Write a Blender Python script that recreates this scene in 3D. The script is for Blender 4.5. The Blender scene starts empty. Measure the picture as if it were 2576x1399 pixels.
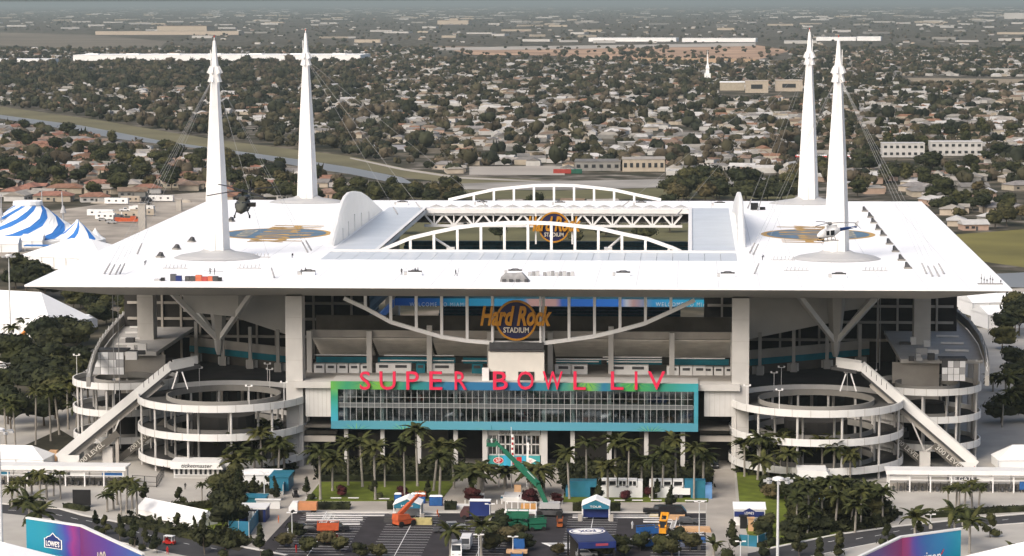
import bpy, bmesh, math, random
import numpy as np
from mathutils import Vector, Matrix
random.seed(7)
RNG = np.random.RandomState(11)
SC = bpy.context.scene
COL = SC.collection
PI = math.pi

# ------------------------------------------------------------------ camera, world, sun, exposure
F_PX, W_PX, H_PX = 6500.0, 2575.0, 1399.0
CAM = Vector((43.02, -621.19, 115.85))
PSI, ROLL, PITCH = math.radians(-3.958), math.radians(-0.172), math.atan(695.5 / 6500)
_F = Vector((math.sin(PSI) * math.cos(PITCH), math.cos(PSI) * math.cos(PITCH), -math.sin(PITCH)))
_R0 = Vector((math.cos(PSI), -math.sin(PSI), 0))
_U0 = _R0.cross(_F)
_R = _R0 * math.cos(ROLL) + _U0 * math.sin(ROLL)
_U = -_R0 * math.sin(ROLL) + _U0 * math.cos(ROLL)
cam_data = bpy.data.cameras.new('camera')
cam = bpy.data.objects.new('camera', cam_data)
COL.objects.link(cam)
cam_data.sensor_width = 36
cam_data.lens = 36 * F_PX / W_PX
cam_data.clip_start, cam_data.clip_end = 1.0, 400000
mw = Matrix((_R, _U, -_F)).transposed().to_4x4()
mw.translation = CAM
cam.matrix_world = mw
SC.camera = cam
SUN_EL, SUN_AZ = math.radians(42), math.radians(214)      # compass-style: 270 = from -X, 180 = from the camera side
world = bpy.data.worlds.new('World')
SC.world = world
world.use_nodes = True
_nt = world.node_tree
_bg = _nt.nodes['Background']
_sky = _nt.nodes.new('ShaderNodeTexSky')
_sky.sky_type = 'NISHITA'
_sky.sun_disc = False
_sky.sun_elevation = SUN_EL
_sky.sun_rotation = SUN_AZ
_sky.altitude = 0
_sky.air_density = 1.0
_sky.dust_density = 6.0
_sky.ozone_density = 0.6
_nt.links.new(_sky.outputs[0], _bg.inputs[0])
_bg.inputs[1].default_value = 0.12
sun_data = bpy.data.lights.new('sun', 'SUN')
sun_data.energy = 1.25
sun_data.angle = math.radians(32)
sun_data.color = (1.0, 0.985, 0.965)
sun = bpy.data.objects.new('sun', sun_data)
COL.objects.link(sun)
_sd = Vector((math.sin(SUN_AZ) * math.cos(SUN_EL), math.cos(SUN_AZ) * math.cos(SUN_EL), math.sin(SUN_EL)))
sun.rotation_euler = _sd.to_track_quat('Z', 'Y').to_euler()
SC.view_settings.view_transform = 'Standard'
SC.view_settings.look = 'None'
SC.view_settings.gamma = 1
SC.view_settings.use_curve_mapping = False
SC.view_settings.exposure = 0.66
HAZE_D = 4.3e-5

# ------------------------------------------------------------------ photo pixel (2575 x 1399) -> place
def _ray(u, v): return _F + _R * ((u - W_PX / 2) / F_PX) - _U * ((v - H_PX / 2) / F_PX)
def g(u, v, z=0.0):
    d = _ray(u, v)
    return CAM + d * ((z - CAM.z) / d.z)
def w(u, v, y):
    d = _ray(u, v)
    return CAM + d * ((y - CAM.y) / d.y)
def roof_z(y): return 47 + 2.07 * y / 246.5
def r(u, v):
    z = 48.0
    for _ in range(5):
        p = g(u, v, z)
        z = roof_z(p.y)
    return p
def px(p):
    d = Vector(p) - CAM
    z = d.dot(_F)
    return (W_PX / 2 + F_PX * d.dot(_R) / z, H_PX / 2 - F_PX * d.dot(_U) / z)

# ------------------------------------------------------------------ materials
MATS = {}
def mat(name, col, rough=0.75, var=0.10, scale=0.4, metal=0.0, bump=0.0, spec=0.3, rnd=0.0, col2=None, detail=4, emit=None, alpha=None):
    if name in MATS: return MATS[name]
    m = bpy.data.materials.new(name)
    m.use_nodes = True
    nt = m.node_tree
    b = nt.nodes['Principled BSDF']
    b.inputs['Roughness'].default_value = rough
    b.inputs['Metallic'].default_value = metal
    b.inputs['Specular IOR Level'].default_value = spec
    c = tuple(col) + (1,)
    geo = nt.nodes.new('ShaderNodeNewGeometry')
    nz = nt.nodes.new('ShaderNodeTexNoise')
    nz.inputs['Scale'].default_value = scale
    nz.inputs['Detail'].default_value = detail
    nt.links.new(geo.outputs['Position'], nz.inputs['Vector'])
    mix = nt.nodes.new('ShaderNodeMix')
    mix.data_type = 'RGBA'
    lo = tuple(max(0, x * (1 - var)) for x in col) + (1,)
    hi = tuple(min(1, x * (1 + var)) for x in (col2 or col)) + (1,)
    mr = nt.nodes.new('ShaderNodeMapRange')
    mr.inputs['From Min'].default_value = 0.32
    mr.inputs['From Max'].default_value = 0.68
    nt.links.new(nz.outputs['Fac'], mr.inputs['Value'])
    nt.links.new(mr.outputs['Result'], mix.inputs[0])
    mix.inputs[6].default_value = lo
    mix.inputs[7].default_value = hi
    out = mix.outputs[2]
    if rnd:
        oi = nt.nodes.new('ShaderNodeObjectInfo')
        hs = nt.nodes.new('ShaderNodeHueSaturation')
        m1 = nt.nodes.new('ShaderNodeMapRange')
        m1.inputs['To Min'].default_value = 1 - rnd
        m1.inputs['To Max'].default_value = 1 + rnd
        nt.links.new(oi.outputs['Random'], m1.inputs['Value'])
        nt.links.new(m1.outputs['Result'], hs.inputs['Value'])
        m2 = nt.nodes.new('ShaderNodeMapRange')
        m2.inputs['To Min'].default_value = 0.5 + rnd * 0.06
        m2.inputs['To Max'].default_value = 0.5 - rnd * 0.10
        nt.links.new(oi.outputs['Random'], m2.inputs['Value'])
        nt.links.new(m2.outputs['Result'], hs.inputs['Hue'])
        nt.links.new(out, hs.inputs['Color'])
        out = hs.outputs['Color']
    nt.links.new(out, b.inputs['Base Color'])
    if bump:
        bp = nt.nodes.new('ShaderNodeBump')
        bp.inputs['Strength'].default_value = bump
        bp.inputs['Distance'].default_value = 0.1
        nt.links.new(nz.outputs['Fac'], bp.inputs['Height'])
        nt.links.new(bp.outputs['Normal'], b.inputs['Normal'])
    if emit:
        b.inputs['Emission Color'].default_value = tuple(emit[:3]) + (1,)
        b.inputs['Emission Strength'].default_value = emit[3]
    if alpha is not None:
        b.inputs['Alpha'].default_value = alpha
    MATS[name] = m
    return m

def stripes(name, cols, axis, period, rough=0.7):
    """hard bands of colour along one axis of the object's own coordinates"""
    m = bpy.data.materials.new(name)
    m.use_nodes = True
    nt = m.node_tree
    b = nt.nodes['Principled BSDF']
    b.inputs['Roughness'].default_value = rough
    tc = nt.nodes.new('ShaderNodeTexCoord')
    sp = nt.nodes.new('ShaderNodeSeparateXYZ')
    nt.links.new(tc.outputs['Object'], sp.inputs[0])
    d = nt.nodes.new('ShaderNodeMath')
    d.operation = 'DIVIDE'
    d.inputs[1].default_value = period
    nt.links.new(sp.outputs[axis], d.inputs[0])
    fr = nt.nodes.new('ShaderNodeMath')
    fr.operation = 'FRACT'
    nt.links.new(d.outputs[0], fr.inputs[0])
    rp = nt.nodes.new('ShaderNodeValToRGB')
    rp.color_ramp.interpolation = 'CONSTANT'
    el = rp.color_ramp.elements
    for k, c in enumerate(cols):
        e = el[k] if k < 2 else el.new(k / len(cols))
        e.position = k / len(cols)
        e.color = tuple(c) + (1,)
    nt.links.new(fr.outputs[0], rp.inputs[0])
    nt.links.new(rp.outputs[0], b.inputs['Base Color'])
    MATS[name] = m
    return m

def gradient(name, stops, axis=0, length=1.0, rough=0.5, noise=0.0, emit=0.0):
    """printed gradient along the object's own axis, 0..length"""
    m = bpy.data.materials.new(name)
    m.use_nodes = True
    nt = m.node_tree
    b = nt.nodes['Principled BSDF']
    b.inputs['Roughness'].default_value = rough
    tc = nt.nodes.new('ShaderNodeTexCoord')
    sp = nt.nodes.new('ShaderNodeSeparateXYZ')
    nt.links.new(tc.outputs['Object'], sp.inputs[0])
    d = nt.nodes.new('ShaderNodeMath')
    d.operation = 'DIVIDE'
    d.inputs[1].default_value = length
    nt.links.new(sp.outputs[axis], d.inputs[0])
    last = d.outputs[0]
    if noise:
        nz = nt.nodes.new('ShaderNodeTexNoise')
        nz.inputs['Scale'].default_value = 0.25
        nt.links.new(tc.outputs['Object'], nz.inputs['Vector'])
        ml = nt.nodes.new('ShaderNodeMath')
        ml.operation = 'MULTIPLY_ADD'
        ml.inputs[1].default_value = noise
        nt.links.new(nz.outputs['Fac'], ml.inputs[0])
        nt.links.new(last, ml.inputs[2])
        sb = nt.nodes.new('ShaderNodeMath')
        sb.operation = 'SUBTRACT'
        sb.inputs[1].default_value = noise * 0.5
        nt.links.new(ml.outputs[0], sb.inputs[0])
        last = sb.outputs[0]
    rp = nt.nodes.new('ShaderNodeValToRGB')
    el = rp.color_ramp.elements
    for k, (p, c) in enumerate(stops):
        e = el[k] if k < 2 else el.new(p)
        e.position = p
        e.color = tuple(c) + (1,)
    nt.links.new(last, rp.inputs[0])
    nt.links.new(rp.outputs[0], b.inputs['Base Color'])
    if emit:
        nt.links.new(rp.outputs[0], b.inputs['Emission Color'])
        b.inputs['Emission Strength'].default_value = emit
    MATS[name] = m
    return m

def glass(name, tint, clear=0.5, rough=0.05):
    m = bpy.data.materials.new(name)
    m.use_nodes = True
    nt = m.node_tree
    nt.nodes.remove(nt.nodes['Principled BSDF'])
    out = nt.nodes['Material Output']
    tr = nt.nodes.new('ShaderNodeBsdfTransparent')
    tr.inputs[0].default_value = tuple(tint) + (1,)
    gl = nt.nodes.new('ShaderNodeBsdfGlossy')
    gl.inputs['Roughness'].default_value = rough
    gl.inputs[0].default_value = (0.55, 0.6, 0.62, 1)
    oi = nt.nodes.new('ShaderNodeObjectInfo')
    mr = nt.nodes.new('ShaderNodeMapRange')
    mr.inputs['To Min'].default_value = max(0, 1 - clear - 0.12)
    mr.inputs['To Max'].default_value = min(1, 1 - clear + 0.12)
    nt.links.new(oi.outputs['Random'], mr.inputs['Value'])
    mx = nt.nodes.new('ShaderNodeMixShader')
    nt.links.new(mr.outputs['Result'], mx.inputs[0])
    nt.links.new(tr.outputs[0], mx.inputs[1])
    nt.links.new(gl.outputs[0], mx.inputs[2])
    nt.links.new(mx.outputs[0], out.inputs[0])
    MATS[name] = m
    return m

# ------------------------------------------------------------------ mesh builder
class MB:
    def __init__(s): s.v = []; s.f = []; s.m = []
    def add(s, vs, fs, m=0):
        o = len(s.v)
        s.v += [tuple(p) for p in vs]
        s.f += [[i + o for i in f] for f in fs]
        s.m += [m] * len(fs)
        return s
    def box(s, x, y, z, sx, sy, sz, rz=0.0, m=0):          # x, y centre; z bottom
        c, n = math.cos(rz), math.sin(rz)
        vs = []
        for dz in (0, sz):
            for dx, dy in ((-.5, -.5), (.5, -.5), (.5, .5), (-.5, .5)):
                a, b = dx * sx, dy * sy
                vs.append((x + a * c - b * n, y + a * n + b * c, z + dz))
        return s.add(vs, [(3, 2, 1, 0), (4, 5, 6, 7), (0, 1, 5, 4), (1, 2, 6, 5), (2, 3, 7, 6), (3, 0, 4, 7)], m)
    def bar(s, p, q, a, b=None, m=0):                      # square bar p to q, a wide, b high
        p, q = Vector(p), Vector(q)
        b = b or a
        d = (q - p).normalized()
        up = Vector((0, 0, 1)) if abs(d.z) < 0.95 else Vector((0, 1, 0))
        sd = d.cross(up).normalized()
        up = sd.cross(d)
        vs = []
        for e in (p, q):
            for i, j in ((-.5, -.5), (.5, -.5), (.5, .5), (-.5, .5)):
                vs.append(e + sd * (i * a) + up * (j * b))
        return s.add(vs, [(3, 2, 1, 0), (4, 5, 6, 7), (0, 1, 5, 4), (1, 2, 6, 5), (2, 3, 7, 6), (3, 0, 4, 7)], m)
    def tube(s, p, q, r0, r1=None, n=8, m=0, caps=True):
        p, q = Vector(p), Vector(q)
        r1 = r0 if r1 is None else r1
        d = (q - p).normalized()
        up = Vector((0, 0, 1)) if abs(d.z) < 0.95 else Vector((0, 1, 0))
        a = d.cross(up).normalized()
        b = d.cross(a)
        vs = []
        for e, rr in ((p, r0), (q, r1)):
            for k in range(n):
                t = 2 * PI * k / n
                vs.append(e + a * (rr * math.cos(t)) + b * (rr * math.sin(t)))
        fs = [(k, k + n, (k + 1) % n + n, (k + 1) % n) for k in range(n)]
        if caps: fs += [tuple(range(n)), tuple(range(2 * n - 1, n - 1, -1))]
        return s.add(vs, fs, m)
    def pipe(s, pts, rad, n=6, m=0):
        for a, b in zip(pts[:-1], pts[1:]): s.tube(a, b, rad, rad, n, m)
        return s
    def prism(s, poly, z0, z1, m=0):
        n = len(poly)
        vs = [(p[0], p[1], z0) for p in poly] + [(p[0], p[1], z1) for p in poly]
        fs = [tuple(range(n - 1, -1, -1)), tuple(range(n, 2 * n))]
        fs += [(k, (k + 1) % n, (k + 1) % n + n, k + n) for k in range(n)]
        return s.add(vs, fs, m)
    def loft(s, rings, closed=True, caps=True, m=0):
        n = len(rings[0])
        vs = [p for rr in rings for p in rr]
        fs = []
        for i in range(len(rings) - 1):
            for k in range(n if closed else n - 1):
                a, b = i * n + k, i * n + (k + 1) % n
                fs.append((a, b, b + n, a + n))
        if caps:
            fs.append(tuple(range(n - 1, -1, -1)))
            fs.append(tuple(range((len(rings) - 1) * n, len(rings) * n)))
        return s.add(vs, fs, m)
    def ring(s, x, y, z, rad, n=8, rot=0.0, sy=1.0):
        return [(x + rad * math.cos(rot + 2 * PI * k / n), y + sy * rad * math.sin(rot + 2 * PI * k / n), z) for k in range(n)]
    def lathe(s, prof, n=12, x=0, y=0, m=0):
        return s.loft([s.ring(x, y, z, max(rr, 1e-3), n) for rr, z in prof], m=m)
    def ball(s, x, y, z, rx, ry=None, rz=None, nu=10, nv=6, m=0):
        ry = ry or rx; rz = rz or rx
        rings = []
        for j in range(nv + 1):
            t = PI * j / nv
            rings.append([(x + rx * max(math.sin(t), 1e-3) * math.cos(2 * PI * k / nu), y + ry * max(math.sin(t), 1e-3) * math.sin(2 * PI * k / nu), z - rz * math.cos(t)) for k in range(nu)])
        return s.loft(rings, m=m)
    def quad(s, a, b, c, d, m=0): return s.add([a, b, c, d], [(0, 1, 2, 3)], m)
    def panel(s, a, b, c, d, th, m=0):                     # slab with thickness along its normal (backwards)
        a, b, c, d = map(Vector, (a, b, c, d))
        n = (b - a).cross(d - a).normalized() * th
        return s.add([a, b, c, d, a - n, b - n, c - n, d - n], [(0, 1, 2, 3), (7, 6, 5, 4), (1, 0, 4, 5), (2, 1, 5, 6), (3, 2, 6, 7), (0, 3, 7, 4)], m)
    def mesh(s, name, mats, smooth=False):
        me = bpy.data.meshes.new(name)
        me.from_pydata(s.v, [], s.f)
        for x in (mats if isinstance(mats, (list, tuple)) else [mats]): me.materials.append(x)
        if any(s.m): me.polygons.foreach_set('material_index', s.m)
        if smooth: me.polygons.foreach_set('use_smooth', [True] * len(s.f))
        me.update()
        return me
    def build(s, name, mats, parent=None, loc=None, rz=0.0, smooth=False):
        return obj(name, s.mesh(name, mats, smooth), parent, loc, rz)

def obj(name, data, parent=None, loc=None, rz=0.0):
    o = bpy.data.objects.new(name, data)
    COL.objects.link(o)
    if parent: o.parent = parent
    if loc is not None: o.location = loc
    if rz: o.rotation_euler = (0, 0, rz)
    return o
def tag(o, label=None, cat=None, group=None, kind=None):
    if label: o['label'] = label
    if cat: o['category'] = cat
    if group: o['group'] = group
    if kind: o['kind'] = kind
    return o
def thing(name, label, cat, loc=(0, 0, 0), rz=0.0, group=None):
    return tag(obj(name, None, None, loc, rz), label, cat, group)
def struct(name, mb, m, smooth=False): return tag(mb.build(name, m, smooth=smooth), kind='structure')
def stuff(o): o['kind'] = 'stuff'; return o
def dup(root, loc, rz=0.0, label=None, scale=1.0, group=None):
    def cp(o, parent):
        c = o.copy()
        COL.objects.link(c)
        c.parent = parent
        for ch in o.children: cp(ch, c)
        return c
    n = cp(root, None)
    n.location = loc
    n.rotation_euler = (0, 0, rz)
    n.scale = (scale, scale, scale) if not isinstance(scale, tuple) else scale
    if label: n['label'] = label
    if group: n['group'] = group
    return n

def text_mesh(body, wd=None, ht=None, depth=0.1, shear=0.0, spacing=1.0, offset=0.0):
    """lettering as a mesh: x along the line, z up, front facing -y, centred"""
    cu = bpy.data.curves.new('lettering', 'FONT')
    cu.body = body
    cu.size = 1.0
    cu.extrude = 0.05
    cu.shear = shear
    cu.space_character = spacing
    cu.offset = offset
    cu.resolution_u = 3
    o = bpy.data.objects.new('lettering', cu)
    COL.objects.link(o)
    bpy.context.view_layer.update()
    me = bpy.data.meshes.new_from_object(o.evaluated_get(bpy.context.evaluated_depsgraph_get()))
    bpy.data.objects.remove(o)
    n = len(me.vertices)
    co = np.zeros(n * 3)
    me.vertices.foreach_get('co', co)
    co = co.reshape(-1, 3)
    lo, hi = co.min(0), co.max(0)
    sx = (wd / (hi[0] - lo[0])) if wd else None
    sz = (ht / (hi[1] - lo[1])) if ht else None
    sx = sx or sz
    sz = sz or sx
    mid = (lo + hi) / 2
    out = np.stack([(co[:, 0] - mid[0]) * sx, -(co[:, 2] - mid[2]) * depth / 0.1, (co[:, 1] - mid[1]) * sz], 1)
    me.vertices.foreach_set('co', out.ravel())
    me.update()
    return me
def lettering(name, body, m, parent, loc, rot=(0, 0, 0), **kw):
    me = text_mesh(body, **kw)
    me.materials.clear()
    me.materials.append(m)
    o = obj(name, me, parent, loc)
    o.rotation_euler = rot
    return o
def ordinal(n):
    names = 'first second third fourth fifth sixth seventh eighth ninth tenth eleventh twelfth'.split()
    return names[n - 1] if n <= 12 else '%d%s' % (n, 'th' if 10 <= n % 100 <= 20 else {1: 'st', 2: 'nd', 3: 'rd'}.get(n % 10, 'th'))
# ------------------------------------------------------------------ ground, water, roads, pavements
def ground_material():
    m = bpy.data.materials.new('land')
    m.use_nodes = True
    nt = m.node_tree
    b = nt.nodes['Principled BSDF']
    b.inputs['Roughness'].default_value = 0.95
    b.inputs['Specular IOR Level'].default_value = 0.1
    geo = nt.nodes.new('ShaderNodeNewGeometry')
    def noise(sc, det, dist=0.0):
        n = nt.nodes.new('ShaderNodeTexNoise')
        n.inputs['Scale'].default_value = sc
        n.inputs['Detail'].default_value = det
        n.inputs['Distortion'].default_value = dist
        nt.links.new(geo.outputs['Position'], n.inputs['Vector'])
        return n.outputs['Fac']
    def ramp(fac, stops):
        rp = nt.nodes.new('ShaderNodeValToRGB')
        el = rp.color_ramp.elements
        for k, (p, c) in enumerate(stops):
            e = el[k] if k < 2 else el.new(p)
            e.position = p
            e.color = tuple(c) + (1,)
        nt.links.new(fac, rp.inputs[0])
        return rp.outputs[0]
    def mixc(f, a, bb):
        mx = nt.nodes.new('ShaderNodeMix')
        mx.data_type = 'RGBA'
        nt.links.new(f, mx.inputs[0])
        nt.links.new(a, mx.inputs[6])
        nt.links.new(bb, mx.inputs[7])
        return mx.outputs[2]
    woods = ramp(noise(0.03, 8), [(0.3, (0.016, 0.018, 0.011)), (0.46, (0.036, 0.034, 0.022)), (0.56, (0.085, 0.072, 0.048)), (0.70, (0.21, 0.18, 0.145))])
    built = ramp(noise(0.045, 6), [(0.35, (0.02, 0.024, 0.013)), (0.48, (0.055, 0.048, 0.033)), (0.58, (0.13, 0.115, 0.095)), (0.7, (0.27, 0.245, 0.21))])
    sel = ramp(noise(0.0016, 5), [(0.42, (0, 0, 0)), (0.56, (1, 1, 1))])
    nt.links.new(mixc(sel, woods, built), b.inputs['Base Color'])
    return m
GROUND = ground_material()
mb = MB()
N = 64
radii = [0, 60, 250, 600, 1200, 2500, 5000, 10000, 20000, 40000, 80000, 120000]
mb.v = [(0, 0, 0)] + [(rr * math.cos(2 * PI * k / N), rr * math.sin(2 * PI * k / N), 0) for rr in radii[1:] for k in range(N)]
for k in range(N):
    mb.f.append((0, 1 + k, 1 + (k + 1) % N)); mb.m.append(0)
    for i in range(len(radii) - 2):
        a, b2 = 1 + i * N, 1 + (i + 1) * N
        mb.f.append((a + k, b2 + k, b2 + (k + 1) % N, a + (k + 1) % N)); mb.m.append(0)
struct('ground', mb, GROUND)

ASPH = mat('asphalt', (0.027, 0.024, 0.026), 0.9, 0.25, 0.25)
ROADM = mat('road_asphalt', (0.042, 0.041, 0.042), 0.9, 0.15, 0.3)
CONC = mat('plaza_concrete', (0.365, 0.345, 0.31), 0.9, 0.10, 0.12)
CONC2 = mat('walk_pavers', (0.31, 0.285, 0.25), 0.9, 0.12, 0.15)
KERB = mat('kerb_concrete', (0.55, 0.53, 0.49), 0.9, 0.08, 0.5)
LAWN = mat('lawn_grass', (0.090, 0.115, 0.010), 0.95, 0.25, 0.35)
ROUGH = mat('rough_grass', (0.10, 0.094, 0.042), 0.95, 0.25, 0.03)
LEVEE = mat('levee_grass', (0.125, 0.112, 0.058), 0.95, 0.25, 0.012)
MULCH = mat('planting_bed', (0.030, 0.027, 0.015), 0.95, 0.3, 0.4)
PAINT = mat('road_paint', (0.72, 0.72, 0.70), 0.7, 0.08, 1.5)
DIRT = mat('pale_dirt', (0.30, 0.265, 0.22), 0.95, 0.3, 0.05)
WATER = mat('canal_water', (0.17, 0.17, 0.165), 0.4, 0.10, 0.01, spec=0.3)
SHELL = mat('shell_rock', (0.34, 0.31, 0.27), 0.95, 0.2, 0.01)

def sheet(name, pts, z, m, world_pts=False):
    P = [(p[0], p[1], z) if world_pts else tuple(g(p[0], p[1], z)) for p in pts]
    o = MB().add(P, [tuple(range(len(P)))])
    s = sum((P[i][0] * P[(i + 1) % len(P)][1] - P[(i + 1) % len(P)][0] * P[i][1]) for i in range(len(P)))
    if s < 0: o.f = [list(reversed(o.f[0]))]
    return struct(name, o, m)
def slab(name, pts, z0, z1, m, world_pts=False):
    P = [(p[0], p[1]) if world_pts else tuple(g(p[0], p[1], z1))[:2] for p in pts]
    s = sum((P[i][0] * P[(i + 1) % len(P)][1] - P[(i + 1) % len(P)][0] * P[i][1]) for i in range(len(P)))
    if s < 0: P.reverse()
    return struct(name, MB().prism(P, z0, z1), m)

# around the stadium everything is paved
sheet('plaza', [(-175, -150), (175, -150), (190, 40), (175, 300), (-160, 300), (-150, 60)], 0.010, CONC, True)
# stadium apron in the back, construction ground on the left, fields on the right
sheet('dirt_lot', [(-40, 552), (210, 520), (400, 492), (560, 480), (560, 560), (330, 620), (60, 640), (-40, 650)], 0.006, DIRT)
sheet('rough_ground', [(960, 508), (1900, 506), (1900, 640), (960, 640)], 0.006, ROUGH)
sheet('dirt_yard', [(1180, 419), (1420, 417), (1420, 441), (1180, 440)], 0.30, SHELL)
# levee and canal
LEV = [(-450, 208), (0, 268), (240, 301), (410, 330), (547, 352), (683, 369), (880, 393), (1020, 424), (1160, 444), (1360, 452), (1360, 462), (1150, 462), (1020, 447), (880, 421), (760, 402), (564, 377), (410, 356), (205, 317), (0, 290), (-450, 226)]
sheet('levee', LEV, 0.02, LEVEE)
sheet('canal', [(-450, 225), (0, 289), (205, 316), (410, 355), (564, 376), (750, 401), (880, 421), (1010, 446), (1040, 462), (980, 458), (880, 438), (760, 420), (580, 385), (512, 375), (307, 351), (170, 326), (0, 298), (-450, 232)], 0.05, WATER)
sheet('levee_path', [(880, 396), (1015, 424), (1155, 445), (1360, 455), (1360, 458), (1150, 449), (1010, 428), (880, 399)], 0.06, SHELL)
sheet('highway', [(1150, 462), (1360, 456), (2000, 446), (2000, 462), (1400, 478), (1150, 476)], 0.05, mat('far_road', (0.25, 0.235, 0.21), 0.9, 0.3, 0.02))
sheet('roadside_verge', [(1000, 470), (1150, 478), (1400, 480), (2000, 464), (2000, 500), (1000, 500)], 0.03, ROUGH)
sheet('far_street', [(880, 362), (1060, 366), (1030, 376), (890, 376)], 0.05, mat('far_lot', (0.28, 0.27, 0.27), 0.9, 0.2, 0.02))
sheet('field', [(2400, 590), (2600, 575), (2600, 676), (2450, 655)], 0.02, mat('olive_field', (0.13, 0.115, 0.03), 0.95, 0.25, 0.02))
sheet('lagoon', [(2480, 690), (2600, 684), (2600, 724), (2520, 722)], 0.02, WATER)
sheet('field_path', [(2500, 728), (2600, 724), (2600, 738), (2500, 742)], 0.03, SHELL)
sheet('open_land', [(1100, 116), (1330, 121), (1560, 119), (1900, 113), (1990, 128), (1900, 152), (1560, 152), (1380, 140), (1180, 138)], 0.4, mat('bare_land', (0.33, 0.215, 0.14), 0.95, 0.4, 0.006))
sheet('open_strip', [(820, 122), (1250, 118), (1900, 108), (1900, 116), (1250, 126), (900, 128)], 0.45, SHELL)
sheet('brown_field', [(-60, 80), (230, 88), (420, 104), (400, 122), (180, 122), (-60, 112)], 0.4, mat('brown_field', (0.13, 0.11, 0.08), 0.95, 0.3, 0.003))
sheet('parade_field', [(2280, 196), (2640, 200), (2640, 216), (2300, 210)], 0.4, mat('tan_field', (0.22, 0.18, 0.125), 0.95, 0.25, 0.01))

# front: walkways, lawns, parking lot
sheet('central_walk', [(1145, 1195), (1415, 1195), (1415, 1262), (1775, 1262), (1775, 1284), (760, 1284), (770, 1262), (1105, 1262)], 0.020, CONC2)
sheet('entry_walk', [(748, 1180), (806, 1180), (800, 1215), (755, 1262), (740, 1290), (690, 1345), (640, 1420), (500, 1420), (590, 1345), (640, 1290), (690, 1245)], 0.020, CONC2)
sheet('entry_walk', [(1786, 1180), (1846, 1180), (1850, 1250), (1855, 1330), (1880, 1365), (1885, 1420), (1775, 1420), (1776, 1290)], 0.020, CONC2)
slab('lawn', [(806, 1212), (1146, 1210), (1108, 1259), (768, 1260)], 0.0, 0.14, LAWN)
slab('lawn', [(1418, 1240), (1784, 1240), (1780, 1262), (1416, 1262)], 0.0, 0.14, LAWN)
slab('lawn', [(1852, 1188), (2010, 1190), (2100, 1262), (2110, 1345), (1930, 1378), (1880, 1345), (1860, 1270)], 0.0, 0.14, LAWN)
slab('lawn', [(470, 1278), (620, 1268), (620, 1330), (540, 1338), (470, 1300)], 0.0, 0.14, LAWN)
slab('planting_bed', [(300, 1300), (480, 1336), (590, 1345), (640, 1360), (600, 1385), (430, 1345), (300, 1312)], 0.0, 0.10, MULCH)
slab('planting_bed', [(1990, 1290), (2210, 1250), (2260, 1300), (2220, 1328), (2060, 1345), (1980, 1340)], 0.0, 0.10, MULCH)
slab('planting_bed', [(790, 1165), (1175, 1165), (1150, 1210), (806, 1212)], 0.0, 0.12, MULCH)
slab('planting_bed', [(1400, 1165), (1790, 1165), (1785, 1238), (1420, 1238)], 0.0, 0.12, MULCH)
slab('planting_bed', [(560, 1165), (745, 1165), (740, 1195), (690, 1240), (560, 1235)], 0.0, 0.12, MULCH)
slab('planting_bed', [(1850, 1165), (2050, 1165), (2050, 1190), (1850, 1188)], 0.0, 0.12, MULCH)
slab('planting_bed', [(30, 1135), (150, 1080), (200, 1110), (120, 1165), (20, 1165)], 0.0, 0.12, MULCH)
sheet('parking_lot', [(735, 1291), (1775, 1291), (1775, 1480), (560, 1480)], 0.022, ASPH)
sheet('access_road', [(-80, 1262), (0, 1268), (150, 1281), (210, 1298), (325, 1320), (440, 1344), (577, 1371), (720, 1398), (820, 1440), (640, 1440), (520, 1408), (420, 1389), (300, 1362), (137, 1305), (0, 1290), (-80, 1284)], 0.030, ROADM)
sheet('access_road', [(1880, 1440), (1880, 1392), (1940, 1380), (2106, 1346), (2260, 1325), (2467, 1303), (2650, 1288), (2650, 1308), (2575, 1314), (2421, 1326), (2260, 1354), (2135, 1378), (2040, 1399), (2000, 1440)], 0.030, ROADM)
def kerb(pts, wd=0.5, ht=0.15):
    P = [g(u, v, 0.0) for u, v in pts]
    k = MB()
    for a, b in zip(P[:-1], P[1:]): k.bar(a + Vector((0, 0, ht / 2)), b + Vector((0, 0, ht / 2)), wd, ht)
    return struct('kerb', k, KERB)
kerb([(-80, 1261), (0, 1267), (150, 1280), (210, 1297), (325, 1319), (440, 1343), (577, 1370), (720, 1397)], 0.9)
kerb([(1940, 1379), (2106, 1345), (2260, 1324), (2467, 1302), (2650, 1287)], 0.9)
kerb([(420, 1391), (300, 1364), (205, 1333)], 0.4)
kerb([(2040, 1401), (2135, 1380), (2260, 1356), (2421, 1328), (2575, 1316)], 0.4)
kerb([(760, 1289), (1775, 1289)], 0.3)
# lane dashes and stall lines, each a painted bar
mk = MB()
def dash(a, b, wd=0.15, z=0.036):
    a, b = g(*a, z), g(*b, z)
    d = (b - a).normalized()
    n = Vector((-d.y, d.x, 0)) * wd / 2
    mk.quad(a - n, b - n, b + n, a + n)
for a, b in [((20, 1283), (40, 1284)), ((70, 1284), (92, 1287)), ((140, 1294), (156, 1297)), ((178, 1302), (196, 1306)), ((216, 1309), (232, 1312)), ((253, 1317), (268, 1321)), ((300, 1327), (310, 1329)), ((338, 1337), (350, 1340)), ((372, 1345), (388, 1349)), ((420, 1356), (434, 1359)), ((462, 1366), (476, 1369)), ((530, 1378), (545, 1381)),
             ((2050, 1372), (2066, 1368)), ((2082, 1363), (2098, 1360)), ((2152, 1356), (2170, 1352)), ((2200, 1348), (2216, 1345)), ((2246, 1338), (2262, 1335)), ((2290, 1331), (2304, 1328)), ((2380, 1321), (2395, 1319)), ((2440, 1315), (2455, 1313)), ((2520, 1308), (2536, 1306)), ((1990, 1384), (2004, 1381))]:
    dash(a, b, 0.18, 0.036)
struct('lane_markings', mk, PAINT)
mk = MB()
y0 = g(1000, 1296).y
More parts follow.
